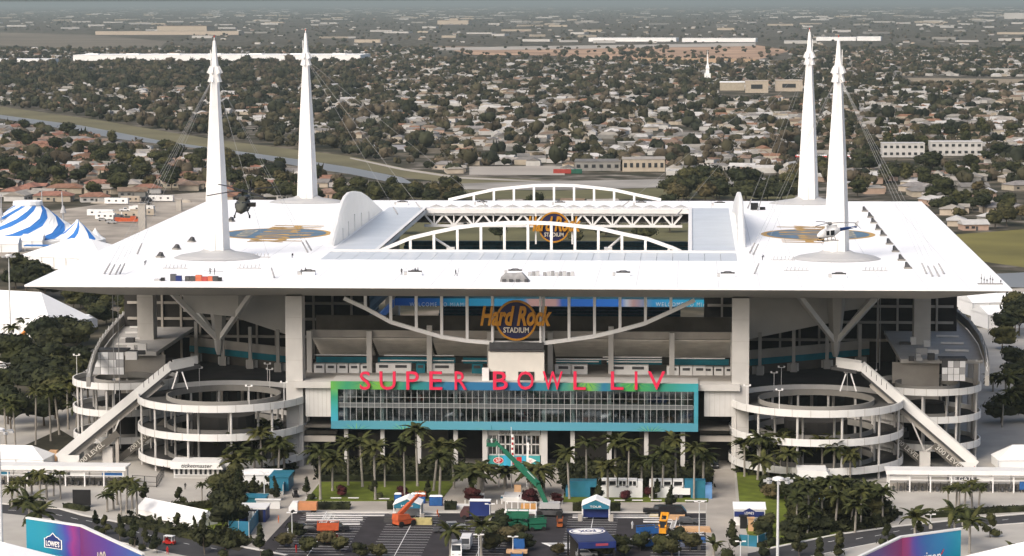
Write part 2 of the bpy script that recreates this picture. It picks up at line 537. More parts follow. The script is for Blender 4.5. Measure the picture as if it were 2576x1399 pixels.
for xc, half, n0, n1 in [(-37.0, 7.5, 0, 18), (-18.7, 5.6, 0, 20), (-1.5, 5.6, 0, 18), (21.5, 5.6, 0, 18), (41.0, 6.0, 0, 18)]:
    for k in range(n0, n1):
        y = y0 - k * 2.65
        mk.quad((xc - half, y - .07, .028), (xc + half, y - .07, .028), (xc + half, y + .07, .028), (xc - half, y + .07, .028))
    mk.quad((xc - .07, y0 - n1 * 2.65, .032), (xc + .07, y0 - n1 * 2.65, .032), (xc + .07, y0, .032), (xc - .07, y0, .032))
struct('stall_lines', mk, PAINT)
# ------------------------------------------------------------------ the stadium
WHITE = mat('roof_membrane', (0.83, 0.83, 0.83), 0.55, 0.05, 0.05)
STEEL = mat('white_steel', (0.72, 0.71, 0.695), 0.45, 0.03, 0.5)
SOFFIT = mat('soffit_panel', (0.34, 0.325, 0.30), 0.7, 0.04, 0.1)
PRECAST = mat('precast_concrete', (0.49, 0.475, 0.45), 0.85, 0.07, 0.25)
PREC2 = mat('grey_concrete', (0.36, 0.335, 0.30), 0.9, 0.12, 0.2)
DARKC = mat('dark_shaded_concrete', (0.10, 0.092, 0.08), 0.9, 0.2, 0.2)  # dark concrete, darkened further so recess shade is part of its colour
SHADEW = mat('recess_wall', (0.030, 0.028, 0.026), 0.9, 0.2, 0.3)  # shade of the recesses put into the colour, near black for contrast
ETFE = mat('translucent_panel', (0.52, 0.55, 0.58), 0.35, 0.05, 0.15)
PADG = mat('mast_pad', (0.38, 0.38, 0.38), 0.6, 0.05, 0.2)
TEAL = mat('teal_panel', (0.010, 0.16, 0.21), 0.5, 0.15, 0.4)
BOOTH = mat('booth_white', (0.68, 0.67, 0.65), 0.6, 0.05, 0.6)
BLACK = mat('black_metal', (0.012, 0.012, 0.013), 0.5, 0.2, 1)
DGREY = mat('dark_grey', (0.06, 0.06, 0.062), 0.6, 0.2, 0.6)
SEATS = mat('teal_seats', (0.012, 0.06, 0.085), 0.6, 0.35, 0.9)
NAVY = mat('navy_face', (0.012, 0.012, 0.055), 0.5, 0.1, 1)
GOLD = mat('gold_letters', (0.42, 0.185, 0.012), 0.5, 0.08, 1)
PALEL = mat('pale_letters', (0.55, 0.50, 0.42), 0.5, 0.05, 1)
PINK = mat('coral_letters', (0.62, 0.022, 0.07), 0.45, 0.04, 1)
CABLE = mat('steel_cable', (0.30, 0.30, 0.30), 0.5, 0.1, 1, metal=0.2)

D0 = 246.5
stadium = thing('stadium', 'vast white open-roofed stadium carried on four tall masts', 'stadium', (0, 0, 0))
S = stadium
XO, YO0, YO1 = 42.5, 83.0, 212.5             # opening
XP, YP0 = 55.5, 60.0                         # outer edge of the grey translucent border
# roof: four white membrane planes round the border, thin lip, sloping soffit
def zr(y, off=0.0): return roof_z(y) + off
roof = MB()
def top(x0, y0, x1, y1): roof.quad((x0, y0, zr(y0)), (x1, y0, zr(y0)), (x1, y1, zr(y1)), (x0, y1, zr(y1)))
top(-120, 0, 120, YP0); top(-120, YP0, -XP, 219); top(XP, YP0, 120, 219); top(-120, 219, 120, D0)
IN = 17.0
TH, DP = 0.45, 4.4
outer = [(-120, 0), (120, 0), (120, D0), (-120, D0)]
inner = [(-120 + IN, IN), (120 - IN, IN), (120 - IN, D0 - IN), (-120 + IN, D0 - IN)]
for k in range(4):
    a, b = outer[k], outer[(k + 1) % 4]
    roof.quad((*a, zr(a[1]) - TH), (*b, zr(b[1]) - TH), (*b, zr(b[1])), (*a, zr(a[1])))
roof.build('roof_canopy', WHITE, S)
sm = MB()
for k in range(1, 24):
    x = -120 + k * 10
    for y0_, y1_ in (((0.5, YP0 - .3), (219.5, D0 - .5)) if abs(x) < XP else ((0.5, D0 - .5),)):
        sm.quad((x - .09, y0_, zr(y0_) + .015), (x + .09, y0_, zr(y0_) + .015), (x + .09, y1_, zr(y1_) + .015), (x - .09, y1_, zr(y1_) + .015))
stuff(sm.build('membrane_seam', mat('seam_grey', (.62, .62, .62), .6), S))
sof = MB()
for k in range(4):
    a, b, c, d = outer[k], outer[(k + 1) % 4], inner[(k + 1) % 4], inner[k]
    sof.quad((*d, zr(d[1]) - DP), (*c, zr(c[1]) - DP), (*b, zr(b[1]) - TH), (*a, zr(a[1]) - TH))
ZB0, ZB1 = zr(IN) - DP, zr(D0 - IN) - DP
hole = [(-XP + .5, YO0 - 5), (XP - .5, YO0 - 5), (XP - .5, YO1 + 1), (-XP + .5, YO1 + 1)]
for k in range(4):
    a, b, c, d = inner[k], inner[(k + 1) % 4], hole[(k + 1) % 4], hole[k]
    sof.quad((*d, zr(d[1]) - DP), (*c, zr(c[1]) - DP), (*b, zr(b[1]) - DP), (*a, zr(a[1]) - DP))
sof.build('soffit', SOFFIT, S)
# lining of the opening
lin = MB()
hole2 = [(-XO, YO0), (XO, YO0), (XO, YO1), (-XO, YO1)]
for k in range(4):
    a, b = hole2[k], hole2[(k + 1) % 4]
    lin.quad((*b, zr(b[1]) - 1.3), (*a, zr(a[1]) - 1.3), (*a, zr(a[1]) + .02), (*b, zr(b[1]) + .02))
lin.build('opening_lining', STEEL, S)
# translucent border panels, one by one
def etfe(x0, y0, x1, y1):
    MB().add([(x0, y0, zr(y0) + .05), (x1, y0, zr(y0) + .05), (x1, y1, zr(y1) + .05), (x0, y1, zr(y1) + .05),
              (x0, y0, zr(y0) - .2), (x1, y0, zr(y0) - .2), (x1, y1, zr(y1) - .2), (x0, y1, zr(y1) - .2)],
             [(0, 1, 2, 3), (7, 6, 5, 4), (0, 4, 5, 1), (1, 5, 6, 2), (2, 6, 7, 3), (3, 7, 4, 0)]).build('translucent_panel', ETFE, S)
nf = 26
for k in range(nf):
    a = -XP + k * 2 * XP / nf
    etfe(a + .05, YP0, a + 2 * XP / nf - .05, YO0 - 2.2)
for s in (-1, 1):
    for k in range(7):
        a = YO0 + k * (219 - YO0) / 7
        x0, x1 = sorted((s * (XO + 1.1), s * XP))
        etfe(x0, a + .1, x1, a + (219 - YO0) / 7 - .1)
ri = MB()
ri.box(0, YO0 - 1.1, zr(YO0) - .3, 2 * XP + 1, 1.9, .75)
ri.box(0, YO1 + 3.2, zr(YO1) - .3, 2 * XO, 5.6, .6)
for s in (-1, 1):
    ri.add([(s * XO, YO0, zr(YO0) + .4), (s * (XO + 1.1), YO0, zr(YO0) + .4), (s * (XO + 1.1), 219, zr(219) + .4), (s * XO, 219, zr(219) + .4)], [(0, 1, 2, 3) if s > 0 else (3, 2, 1, 0)])
ri.build('opening_kerb', STEEL, S)
# scalloped flashing along the far kerb
sc = MB()
for k in range(17):
    a = -XO + (k + .5) * 2 * XO / 17
    sc.add([(a - 2.45, 219.2, zr(219) + .1), (a, 219.2, zr(219) + 1.0), (a + 2.45, 219.2, zr(219) + .1), (a - 2.45, 220.2, zr(219) + .1), (a, 220.2, zr(219) + 1.0), (a + 2.45, 220.2, zr(219) + .1)], [(0, 1, 2), (5, 4, 3), (0, 3, 4, 1), (1, 4, 5, 2)])
sc.build('roof_flashing', PADG, S)

# lens trusses: arch above, verticals
def arch(name, pts, y, base_v, vert, wd, kx=None):
    m2 = MB()
    P = [w(u, v, y) for u, v in pts]
    for a, b in zip(P[:-1], P[1:]): m2.bar(a, b, wd, wd)
    t = m2.build(name, STEEL, S)
    for u in vert:
        for (a, b) in zip(pts[:-1], pts[1:]):
            if a[0] <= u <= b[0]:
                v = a[1] + (b[1] - a[1]) * (u - a[0]) / (b[0] - a[0])
        p, q = w(u, v, y), w(u, base_v, y)
        q.x = p.x
        MB().bar(p, q, wd * .75).build('truss_post', STEEL, t)
    return t
arch('arch_truss', [(955, 631), (1032, 599), (1090.6, 585), (1149, 573), (1209.6, 565), (1268, 561), (1328, 560), (1388.6, 562), (1447.7, 568), (1507.6, 575), (1567, 588.6), (1627, 600.6), (1692, 624), (1712, 633)], 84.5, 633, [1032 + 59.1 * k for k in range(12)], .95)
arch('arch_truss', [(1128, 503), (1191.5, 488), (1242, 477), (1292, 472), (1343.5, 467), (1393, 466), (1443.6, 467), (1494, 472), (1544.5, 478), (1594.7, 489), (1662, 503)], 244, 512, [1191.5 + 50.4 * k for k in range(9)], .95)
# front hanging truss (its lower chord sags like a smile)
smile = [(865, 750), (919, 775), (983, 810), (1047, 829), (1111, 847), (1175, 857), (1236, 862), (1300, 862.5), (1365, 863), (1429, 855), (1493, 846), (1557, 831), (1620, 814), (1684, 785), (1747, 755)]
arch('hanging_truss', smile, 17.5, 735, [919 + 64 * k for k in range(13) if k not in (6,)], .95)
# far hanging truss, zig-zag, at the far rim of the opening
zz = MB()
zt, zb_ = w(1393, 540, 213).z, w(1393, 569, 213).z
xa, xb = -43.3, 40.5
for zc in (zt, zb_): zz.bar((xa, 213.6, zc), (xb, 213.6, zc), .8)
zzo = zz.build('zigzag_truss', STEEL, S)
nz = 13
for k in range(nz):
    a = xa + (xb - xa) * k / nz
    b = xa + (xb - xa) * (k + 1) / nz
    c = (a + b) / 2
    MB().bar((a, 213.6, zt), (c, 213.6, zb_), .62).build('truss_web', STEEL, zzo)
    MB().bar((c, 213.6, zb_), (b, 213.6, zt), .62).build('truss_web', STEEL, zzo)
    MB().bar((c, 213.6, zt + .9), (c, 213.6, zb_), .4).build('truss_post', STEEL, zzo)
    MB().bar((a, 213.6, zt + 2.2), (a, 213.6, zt), .55).build('truss_post', STEEL, zzo)
# dampers tying the front arch to the border
for u0, v0, u1, v1 in [(1091, 598, 1130, 629), (1567, 592, 1528, 629)]:
    p, q = w(u0, v0, 86), w(u1, v1, 84)
    q.y, p.y = 88, 86
    MB().tube(p, q, .28, .4, 8).box(q.x, q.y, q.z - .8, 2.2, 1.6, 1.2).build('damper_strut', STEEL, S)
# side arches clad in white fabric
FAB = mat('white_fabric', (0.88, 0.88, 0.88), 0.7, 0.05, 0.25)
FAB.node_tree.nodes['Principled BSDF'].inputs['Transmission Weight'].default_value = 0
_n = FAB.node_tree.nodes
_tl, _mx = _n.new('ShaderNodeBsdfTranslucent'), _n.new('ShaderNodeMixShader')
_tl.inputs[0].default_value = (.9, .9, .88, 1)
_mx.inputs[0].default_value = .5
FAB.node_tree.links.new(_n['Principled BSDF'].outputs[0], _mx.inputs[1])
FAB.node_tree.links.new(_tl.outputs[0], _mx.inputs[2])
FAB.node_tree.links.new(_mx.outputs[0], _n['Material Output'].inputs[0])
STRUT = mat('strut_white', (.86, .85, .83), .4, .03, .5)
for s in (-1, 1):
    rings = []
    prof = [(94, .2), (100, 3.3), (106, 5.6), (112, 8.5), (117.4, 10.3), (124, 11.5), (133, 12), (146, 11.3), (160, 9.9), (174, 7.6), (186, 5.3), (196, 3.2), (208, .3)]
    for y, h in prof:
        zz0 = zr(y)
        x = s * 57.4
        rings.append([(x - 1.15, y, zz0), (x - .9, y, zz0 + h * .85), (x - .4, y, zz0 + h), (x + .4, y, zz0 + h), (x + .9, y, zz0 + h * .85), (x + 1.15, y, zz0)])
    so = MB().loft(rings).build('side_arch', FAB, S)
    for y in (112, 124, 138, 154, 172):
        MB().box(s * 57.4, y, zr(y), 2.6, .25, 1.2 + 4 * (1 - abs(y - 138) / 60)).build('cladding_rib', STEEL, so)

# masts
HUB = {}
ANCH = {}
for (mx, my, ztop) in [(-83.9, 64.5, 106.5), (81.9, 67.5, 106.2), (-85.2, 238.0, 106.4), (82.0, 238.0, 106.4)]:
    zb2 = zr(my)
    ztop_ = ztop
    mo = obj('mast', None, S, (mx, my, zb2))
    h = ztop_ - zb2
    sh = MB().loft([MB().ring(0, 0, z, rr, 6, PI / 6 * .25) for z, rr in [(0, 3.55), (h * .25, 2.95), (h * .5, 2.25), (h * .72, 1.45), (h * .79, 1.22)]])
    sh.build('mast_shaft', STEEL, mo)
    for f_, rr_ in ((.12, 3.27), (.27, 2.9), (.42, 2.47), (.57, 2.0), (.69, 1.58)): MB().loft([MB().ring(0, 0, h * f_ + dz, rr_ + .05, 6, PI / 24) for dz in (0, .22)]).build('weld_collar', STEEL, mo)
    MB().tube((0, -.9, h * .79), (0, -3.1, .3), .09, .09, 5).build('ladder_rail', PADG, mo)
    hd = MB().loft([MB().ring(0, 0, z, rr, 6, PI / 6 * .25) for z, rr in [(h * .79, 1.2), (h * .80, 1.3), (h * .835, 1.5), (h * .86, 1.15), (h * .885, .95), (h * .905, .8)]])
    for k in range(6):
        t = PI / 3 * k + .3
        for zz_, ln in ((h * .805, 1.5), (h * .845, 1.75)):
            c, n = math.cos(t), math.sin(t)
            hd.bar((c * .9, n * .9, zz_ + 1.4), (c * ln, n * ln, zz_ - .4), .45, .9)
    hd.tube((.9 * (1 if mx > 0 else -1), -.6, h * .87), (.95 * (1 if mx > 0 else -1), -.6, h * .945), .12, .1, 6)
    hd.build('cable_saddle', STEEL, mo)
    MB().loft([MB().ring(0, 0, z, rr, 6, .13) for z, rr in [(h * .9, .82), (h * .95, .6), (h * .985, .4), (h * .986, .16), (h, .1)]]).build('spire', STEEL, mo)
    MB().tube((0, 0, h), (0, 0, h + .5), .12, .12, 6).build('warning_light', mat('red_lamp', (.5, .05, .02), .4), mo)
    pad = MB().loft([MB().ring(0, 0, z, rr, 28, 0, .8) for z, rr in [(0.03, 11.8), (.7, 10.2), (1.6, 5.0), (2.2, 3.7)]] if my < 200 else [MB().ring(0, 0, z, rr, 28, 0, .55) for z, rr in [(0.03, 13.0), (.7, 11.0), (1.6, 5.0), (2.2, 3.7)]])
    pad.build('mast_pad', PADG, mo)
    # mast foot below the roof, tapering to a pin, with its diagonal struts (front masts)
    if my < 200:
        zp = 21.2
        ft = MB().loft([MB().ring(0, 0, z, rr, 6, PI / 6 * .25) for z, rr in [(-DP, 2.9), (-14, 2.3), (-20, 1.6), (zp - zb2 + 1.2, 1.0), (zp - zb2, .6)]])
        ft.build('mast_foot', PRECAST, mo)
        for dx, dy, th in ((-13.5, -13, 1.25), (13.8, -12, 1.2), (-16 if mx < 0 else 16, 10, 1.1), (0, 18, 1.1)):
            MB().bar((0, 0, -22.5), (dx, dy, -DP - .2), th).build('diagonal_strut', STRUT, mo)
    HUB[(mx > 0, my > 200)] = (Vector((mx, my, zb2 + h * .835)), mo)
# stay cables, mast heads down to roof anchors
def cable(hub, u, v, rad=.032):
    a = r(u, v)
    h = HUB[hub][0]
    d = (a - h).normalized()
    c = MB().tube(h, a, rad, rad, 5)
    c.tube(a - d * 3.4, a + Vector((0, 0, .1)), .2, .26, 6)
    c.build('stay_cable', CABLE, S)
for u, v in ((262, 690), (275, 692), (290, 692), (301, 690), (345, 640)): cable((False, False), u, v)
for u, v in ((774, 636), (783, 631), (690, 700)): cable((False, False), u, v)
for u, v in ((2330, 690), (2345, 696), (2361, 696), (2374, 690)): cable((True, False), u, v)
for u, v in ((1885, 638), (1894, 642), (1897, 690)): cable((True, False), u, v)
for u, v in ((1060, 528), (1227, 521), (1000, 540)): cable((False, True), u, v)
for u, v in ((1562, 522), (1700, 545), (1880, 525), (1905, 530)): cable((True, True), u, v)

# outer columns, stacked precast segments
def column(x, y, z0, z1, wx, wy, n=7, m=PRECAST):
    c = obj('column', None, S, (x, y, z0))
    h = (z1 - z0) / n
    for k in range(n):
        MB().box(0, 0, k * h + .03, wx, wy, h - .06).build('column_segment', m, c)
    MB().box(0, 0, 0, wx - .12, wy - .12, z1 - z0).build('column_core', PREC2, c)
    return c
for s in (-1, 1):
    column(s * 55.6, 16.5, 0, ZB0 + .2, 4.2, 5.0, 8)
    column(s * 105, 72, 0, zr(72) - DP, 4.4, 5.0, 6)
    column(s * 105, 178, 0, zr(178) - DP, 4.4, 5.0, 6)
    column(s * 56, 232, 0, zr(230) - DP, 4.4, 5.0, 6)

# seating bowl: raked decks round the field
def deck(name, x0, x1, y0, y1, z0, z1, m=SEATS, axis='x', th=1.2, n=12):
    """raked deck made of real treads; rises from (x0/y0,z0) to (x1/y1,z1)"""
    t = MB()
    for k in range(n):
        a, b = k / n, (k + 1) / n
        zz = z0 + (z1 - z0) * b
        if axis == 'x':
            t.box((x0 + (x1 - x0) * (a + b) / 2), (y0 + y1) / 2, zz - th, abs(x1 - x0) / n, abs(y1 - y0), th)
        else:
            t.box((x0 + x1) / 2, y0 + (y1 - y0) * (a + b) / 2, zz - th, abs(x1 - x0), abs(y1 - y0) / n, th)
    return t.build(name, m, S)
for s in (-1, 1):
    deck('lower_deck', s * 40, s * 62, 50, 228, 4, 15, SEATS, 'x')
    deck('upper_deck', s * 56, s * 96, 100, 228, 20, 37, SEATS, 'x', 1.6, 16)
deck('lower_deck', -40, 40, 206, 232, 4, 15, SEATS, 'y')
deck('end_deck', -52, 52, 204, 236, 19.5, 36.4, SEATS, 'y', 1.4, 12)
sheet('playing_field', [(-36, 60), (36, 60), (36, 205), (-36, 205)], .05, mat('turf', (.03, .07, .02), .9), True)
# LED ribbon on the far stand and round the side stands
LEDB = gradient('ribbon_screen', [(0.0, (.01, .06, .24)), (.12, (.012, .10, .34)), (.18, (.015, .22, .36)), (.40, (.012, .14, .30)), (.42, (.26, .16, .15)), (.50, (.24, .15, .15)), (.52, (.008, .06, .24)), (.70, (.01, .09, .34)), (.72, (.26, .29, .34)), (.74, (.24, .15, .15)), (.8, (.012, .15, .32)), (1, (.015, .25, .38))], 0, 104, .4, 0, .12)
LED2 = gradient('ribbon_screen_side', [(0, (.01, .10, .36)), (.3, (.012, .14, .42)), (.33, (.5, .02, .18)), (.38, (.01, .12, .4)), (1, (.01, .07, .25))], 1, 110, .4, 0, .12)
rb = obj('ribbon_board', None, S, (-52, 203, 0))
MB().box(52, 0, 18.4, 104, .6, 2.3).build('screen_strip', LEDB, rb)
lw = mat('led_letters', (.35, .42, .48), .4, .02, 1, emit=(.7, .75, .8, .08))
for u in (1100, 1720):
    p = w(u, 766, 202.5)
    lettering('welcome_lettering', 'WELCOME TO MIAMI', lw, rb, p - Vector((-52, 203, 0)), wd=18, ht=1.3, depth=.1, spacing=1.3)
rs = obj('ribbon_board', None, S, (-52, 95, 0))
MB().box(0, 52, 18.4, .5, 104, 2.3).build('screen_strip', LED2, rs)
rs = obj('ribbon_board', None, S, (52, 95, 0))
MB().box(0, 52, 18.4, .5, 104, 2.3).build('screen_strip', LED2, rs)
# white tents on the far concourse, seen under the roof
for k, u in enumerate((1398, 1422, 1495, 1518, 1545, 1570)):
    p = w(u, 812, 180)
    MB().box(p.x, p.y, p.z - 1.5, 2.7, 2.5, 3.2).build('press_booth', BOOTH, S)
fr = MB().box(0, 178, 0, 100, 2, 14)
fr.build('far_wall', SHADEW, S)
# near end stand: parapet, striped underside of its treads, concourse wall with booths
PARZ = w(1300, 833, 31).z
MB().box(0, 31.4, w(1300, 851, 31).z, 108, .8, PARZ - w(1300, 851, 31).z).build('stand_parapet', PREC2, S)
ns = 11
TREAD = mat('tread_concrete', (.62, .58, .52), .9, .1, .3)
zt2, zb2 = w(1300, 851, 31).z, 23.8
for bay in range(7):
    if bay == 3: continue
    x0 = -54 + bay * 108 / 7
    bo = obj('stand_soffit', None, S, (x0 + 54 / 7, 31.9, 0))
    for k in range(ns):
        a = k / ns
        MB().box(0, .3 + a * 15.5, zt2 + (zb2 - zt2) * (k + 1) / ns, 108 / 7 - .9, 1.25, (zt2 - zb2) / ns * .64).build('tread_soffit', TREAD, bo)
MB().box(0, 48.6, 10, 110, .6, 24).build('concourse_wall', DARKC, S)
for k in range(8):
    x = -54 + k * 108 / 7
    c = MB().box(x, 29.6, 21.6, 1.3, 1.5, PARZ - 21.6 + (1.5 if k in (2, 5) else 0))
    c.build('concourse_column', PRECAST, S)
MB().box(0, 36, 20.6, 111, 34, .9).build('concourse_slab', PREC2, S)
MB().box(0, 15.6, 20.0, 111, 5.6, 1.6).build('concourse_ledge', PRECAST, S)
pl = MB()
for x0, x1, z in ((-53, -39, 25.9), (-36, -17, 24.6), (-35, -17, 25.9), (-15, -8, 24.6), (9, 20, 24.6), (22, 36, 24.6), (21, 36, 25.8), (38, 52, 25.6), (9, 36, 25.2)):
    pl.tube((x0, 30.8, z), (x1, 30.8, z), .16, .16, 6)
stuff(pl.build('service_pipe', STEEL, S))
tb = MB()
for x0, x1 in ((-53, -39), (-37, -17), (-15, -8), (9, 20.5), (22, 36), (38.5, 53)): tb.box((x0 + x1) / 2, 34.5, 23.4, x1 - x0, .4, 1.5)
stuff(tb.build('teal_fascia', TEAL, S))
def booth(x, y, wd, ht, m=BOOTH, z=21.5):
    MB().box(x, y, z, wd - .25, 2.2, ht).box(x, y - 1.15, z + ht * .55, wd * .55, .1, ht * .3, 0, 1).build('vendor_booth', [m, DGREY], S)
for k in range(5): booth(-51.5 + k * 3.0, 30.2, 2.9, 2.2)
for x, wd in ((-35, 4.2), (-30.5, 5.4), (-25.5, 2.5), (-20, 6.5), (-11, 3), (11, 4.5), (15, 4.5), (25, 5), (30, 5.5)): booth(x, 30.8, wd, 2.4, BOOTH if wd > 3 else TEAL)
for k in range(3): booth(38.8 + k * 3.4, 30.2, 3.3, 2.2)
for k in range(4): booth(45 + k * 2.7, 30.5, 2.6, 2.0)
# stair core wall above the ledge
sw = MB().box(0, 16.4, 21.6, 13.9, 3.2, w(1300, 885, 15).z - 21.6)
swo = sw.build('stair_core', mat('core_render', (.62, .60, .54), .85, .05, .3), S)
MB().box(-7.6, 14.6, 21.6, 1.7, 1.8, 3.5).box(-5.2, 14.7, 21.6, 5.0, .12, 2.6, 0, 1).box(2.5, 14.7, 21.6, 4.0, .12, 2.6, 0, 1).build('core_doorway', [BOOTH, SHADEW], swo)
MB().box(0, 15.4, w(1300, 885, 15).z + .3, 13.7, 2.4, .25).box(0, 16.4, w(1300, 885, 15).z, 13.6, .3, 2.2).build('core_railing', DGREY, swo)

# glass pavilion in a painted frame
FR = gradient('mural_frame', [(0, (.10, .34, .05)), (.05, (.02, .24, .12)), (.14, (.14, .36, .04)), (.2, (.015, .22, .16)), (.32, (.012, .13, .26)), (.5, (.012, .12, .27)), (.62, (.015, .18, .20)), (.70, (.14, .36, .04)), (.74, (.012, .14, .26)), (.8, (.05, .30, .06)), (.9, (.02, .22, .14)), (1, (.03, .30, .36))], 0, 92, .5, .05)
SKYB = gradient('mural_sill', [(0, (.05, .23, .31)), (.15, (.07, .27, .34)), (.5, (.08, .28, .37)), (.8, (.07, .27, .35)), (1, (.06, .25, .33))], 0, 92, .5, .12)
LEFTP = gradient('mural_left', [(0, (.04, .30, .46)), (.35, (.03, .30, .36)), (.7, (.02, .26, .14)), (1, (.14, .38, .05))], 2, 11.5, .5, .1)
GY = 11.0
P00, P11 = w(833, 1078, GY), w(1756, 966, GY)
X0, X1, Z0, Z1 = P00.x, P11.x, P00.z, P11.z
pav = obj('glass_pavilion', None, S, (X0, GY, Z0))
PW, PH = X1 - X0, Z1 - Z0
zg0, zg1 = w(1300, 1062, GY).z - Z0, w(1300, 982, GY).z - Z0
xg0, xg1 = w(850, 1020, GY).x - X0, w(1745, 1020, GY).x - X0
MB().box(PW / 2, .5, zg1, PW, 1.6, PH - zg1).build('mural_frame', FR, pav)
MB().box(PW / 2, .5, 0, PW, 1.6, zg0).build('mural_sill', SKYB, pav)
MB().box(xg0 / 2, .45, zg0, xg0, 1.5, zg1 - zg0).build('mural_side', LEFTP, pav)
MB().box((xg1 + PW) / 2, .45, zg0, PW - xg1, 1.5, zg1 - zg0).build('mural_side', mat('mural_right', (.05, .25, .32), .5, .1, .3), pav)
# palm-frond print on the frame
frond = MB()
GRN, TEAL2 = mat('frond_print', (.16, .42, .06), .5, .2, .6), mat('frond_shade', (.01, .14, .14), .5, .2, .6)
for cx, base, sgn, n in ((.07, 0, 1, 9), (.2, 0, 1, 14), (.44, 0, 1, 3), (.87, 0, 1, 15), (.1, 1, -1, 10), (.7, 1, -1, 12), (.83, 1, -1, 10)):
    for k in range(n):
        t = -1.25 + 2.5 * k / max(1, n - 1)
        L = (zg0 if base == 0 else PH - zg1) * random.uniform(.6, .95)
        x = cx * PW + t * 1.6
        z = .1 if base == 0 else PH - .1
        dx, dz = math.sin(t) * L * 1.6, sgn * math.cos(t) * L * .85
        frond.add([(x - .1, -.32, z), (x + .1, -.32, z), (x + dx + .03, -.32, z + dz), (x + dx - .05, -.32, z + dz)], [(0, 1, 2, 3)], k % 2)
stuff(frond.build('frond_print', [GRN, TEAL2], pav))
PANE = glass('pavilion_glass', (.72, .78, .78), .70)
nb = 58
bw = (xg1 - xg0) / nb
zm = [zg0, zg0 + (zg1 - zg0) * .43, zg0 + (zg1 - zg0) * .56, zg1]
pmesh = [MB().box(0, 0, 0, bw - .13, .05, zm[i + 1] - zm[i] - .1).mesh('pane', PANE if i != 1 else mat('spandrel', (.12, .13, .13), .35, .1, .5)) for i in range(3)]
mull = MB().box(0, 0, 0, .10, .2, zg1 - zg0).mesh('mullion', mat('mullion_grey', (.36, .37, .37), .4, .05, .5))
for k in range(nb):
    for i in range(3): obj('pane' if i != 1 else 'spandrel_panel', pmesh[i], pav, (xg0 + (k + .5) * bw, .35, zm[i] + .05))
    if k: obj('mullion', mull, pav, (xg0 + k * bw, .2, zg0))
MB().box(PW / 2, .2, zm[1] - .05, xg1 - xg0, .14, .1).box(PW / 2, .2, zm[2] - .05, xg1 - xg0, .14, .1).box(PW / 2, .2, zm[2] + (zm[3] - zm[2]) * .42, xg1 - xg0, .12, .06).build('transom', mat('mullion_grey', (.36, .37, .37)), pav)
# rooms behind the glass
inn = MB()
INW = mat('lounge_wall', (.42, .44, .44), .8, .25, .3)
inn.box(PW / 2, 9.5, zg0 - .4, PW, .3, PH - zg0, 0, 0)
inn.box(PW / 2, 5, zm[1] + .1, PW, 9, .8, 0, 0).box(PW / 2, 5, zg1, PW, 9, .4, 0, 0).box(PW / 2, 5, zg0 - .6, PW, 9, .5, 0, 0)
for s in (0, 1): inn.box(.2 if s == 0 else PW - .2, 5, zg0, .3, 9, zg1 - zg0, 0, 0)
inn.build('lounge_shell', INW, pav)
lf = MB()
for k in range(46):
    fl = random.choice((zg0, zm[2] + .2))
    lf.box(random.uniform(xg0 + 1, xg1 - 1), random.uniform(2.2, 7.5), fl + .1, random.uniform(.8, 4.2), .6, random.choice((.8, 1.0, 1.2, 2.4)), 0, random.choice((0, 0, 0, 1, 2)))
lfo = lf.build('lounge_furniture', [BLACK, INW, mat('lounge_wood', (.10, .05, .03), .6)], pav)
stuff(lfo)
for u in (867.5, 960, 1052, 1145, 1220, 1368, 1439, 1532, 1625, 1716):
    x = w(u, 1020, GY).x - X0
    MB().box(x, 1.0, zg0, .95, .9, zg1 - zg0).build('lounge_column', BOOTH, pav)
MB().box(PW / 2, 5.4, PH - .3, PW, 9.5, .35).build('pavilion_roof', PRECAST, pav)
# columns carrying the pavilion
for u, wd in ((869.5, 1.0), (961, 1.0), (1053, 1.0), (1145, 1.05), (1219, 1.25), (1368, 1.6), (1439.5, 1.05), (1532, 1.15), (1625, 1.05), (1717, 1.1)):
    x = w(u, 1100, 12).x
    MB().box(x, 13.2, 0, wd, 1.4, Z0 + .1).build('pavilion_column', PRECAST, S)
# dark recess below and side walls
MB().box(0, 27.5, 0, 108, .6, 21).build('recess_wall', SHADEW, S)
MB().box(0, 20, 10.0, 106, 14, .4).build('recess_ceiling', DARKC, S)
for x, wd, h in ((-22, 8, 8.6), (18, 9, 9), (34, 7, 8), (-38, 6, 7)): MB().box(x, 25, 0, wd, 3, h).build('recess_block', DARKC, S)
for s, ua, ub in ((-1, 768, 832), (1, 1771, 1849)):
    a, b = w(ua, 973, 14), w(ub, 1048, 14)
    wo = MB().box((a.x + b.x) / 2, 14.2, b.z, abs(a.x - b.x), .6, a.z - b.z)
    o2 = wo.build('side_wall', mat('wall_panel', (.52, .51, .49), .8, .05, .3), S)
    for k in range(1, 6): MB().box(min(a.x, b.x) + k * abs(a.x - b.x) / 6, 13.88, b.z, .06, .05, a.z - b.z).build('panel_joint', PREC2, o2)
    c = w(ua, 1097, 15)
    MB().box((a.x + b.x) / 2, 15.4, w(ua, 1110, 15).z, abs(a.x - b.x) + 2, 1.5, w(ua, 1096, 15).z - w(ua, 1110, 15).z).build('side_beam', PREC2, S)
    MB().box((a.x + b.x) / 2, 17.5, w(ua, 1094, 15).z, abs(a.x - b.x) + 2, 2, .9).build('side_counter', DARKC, S)
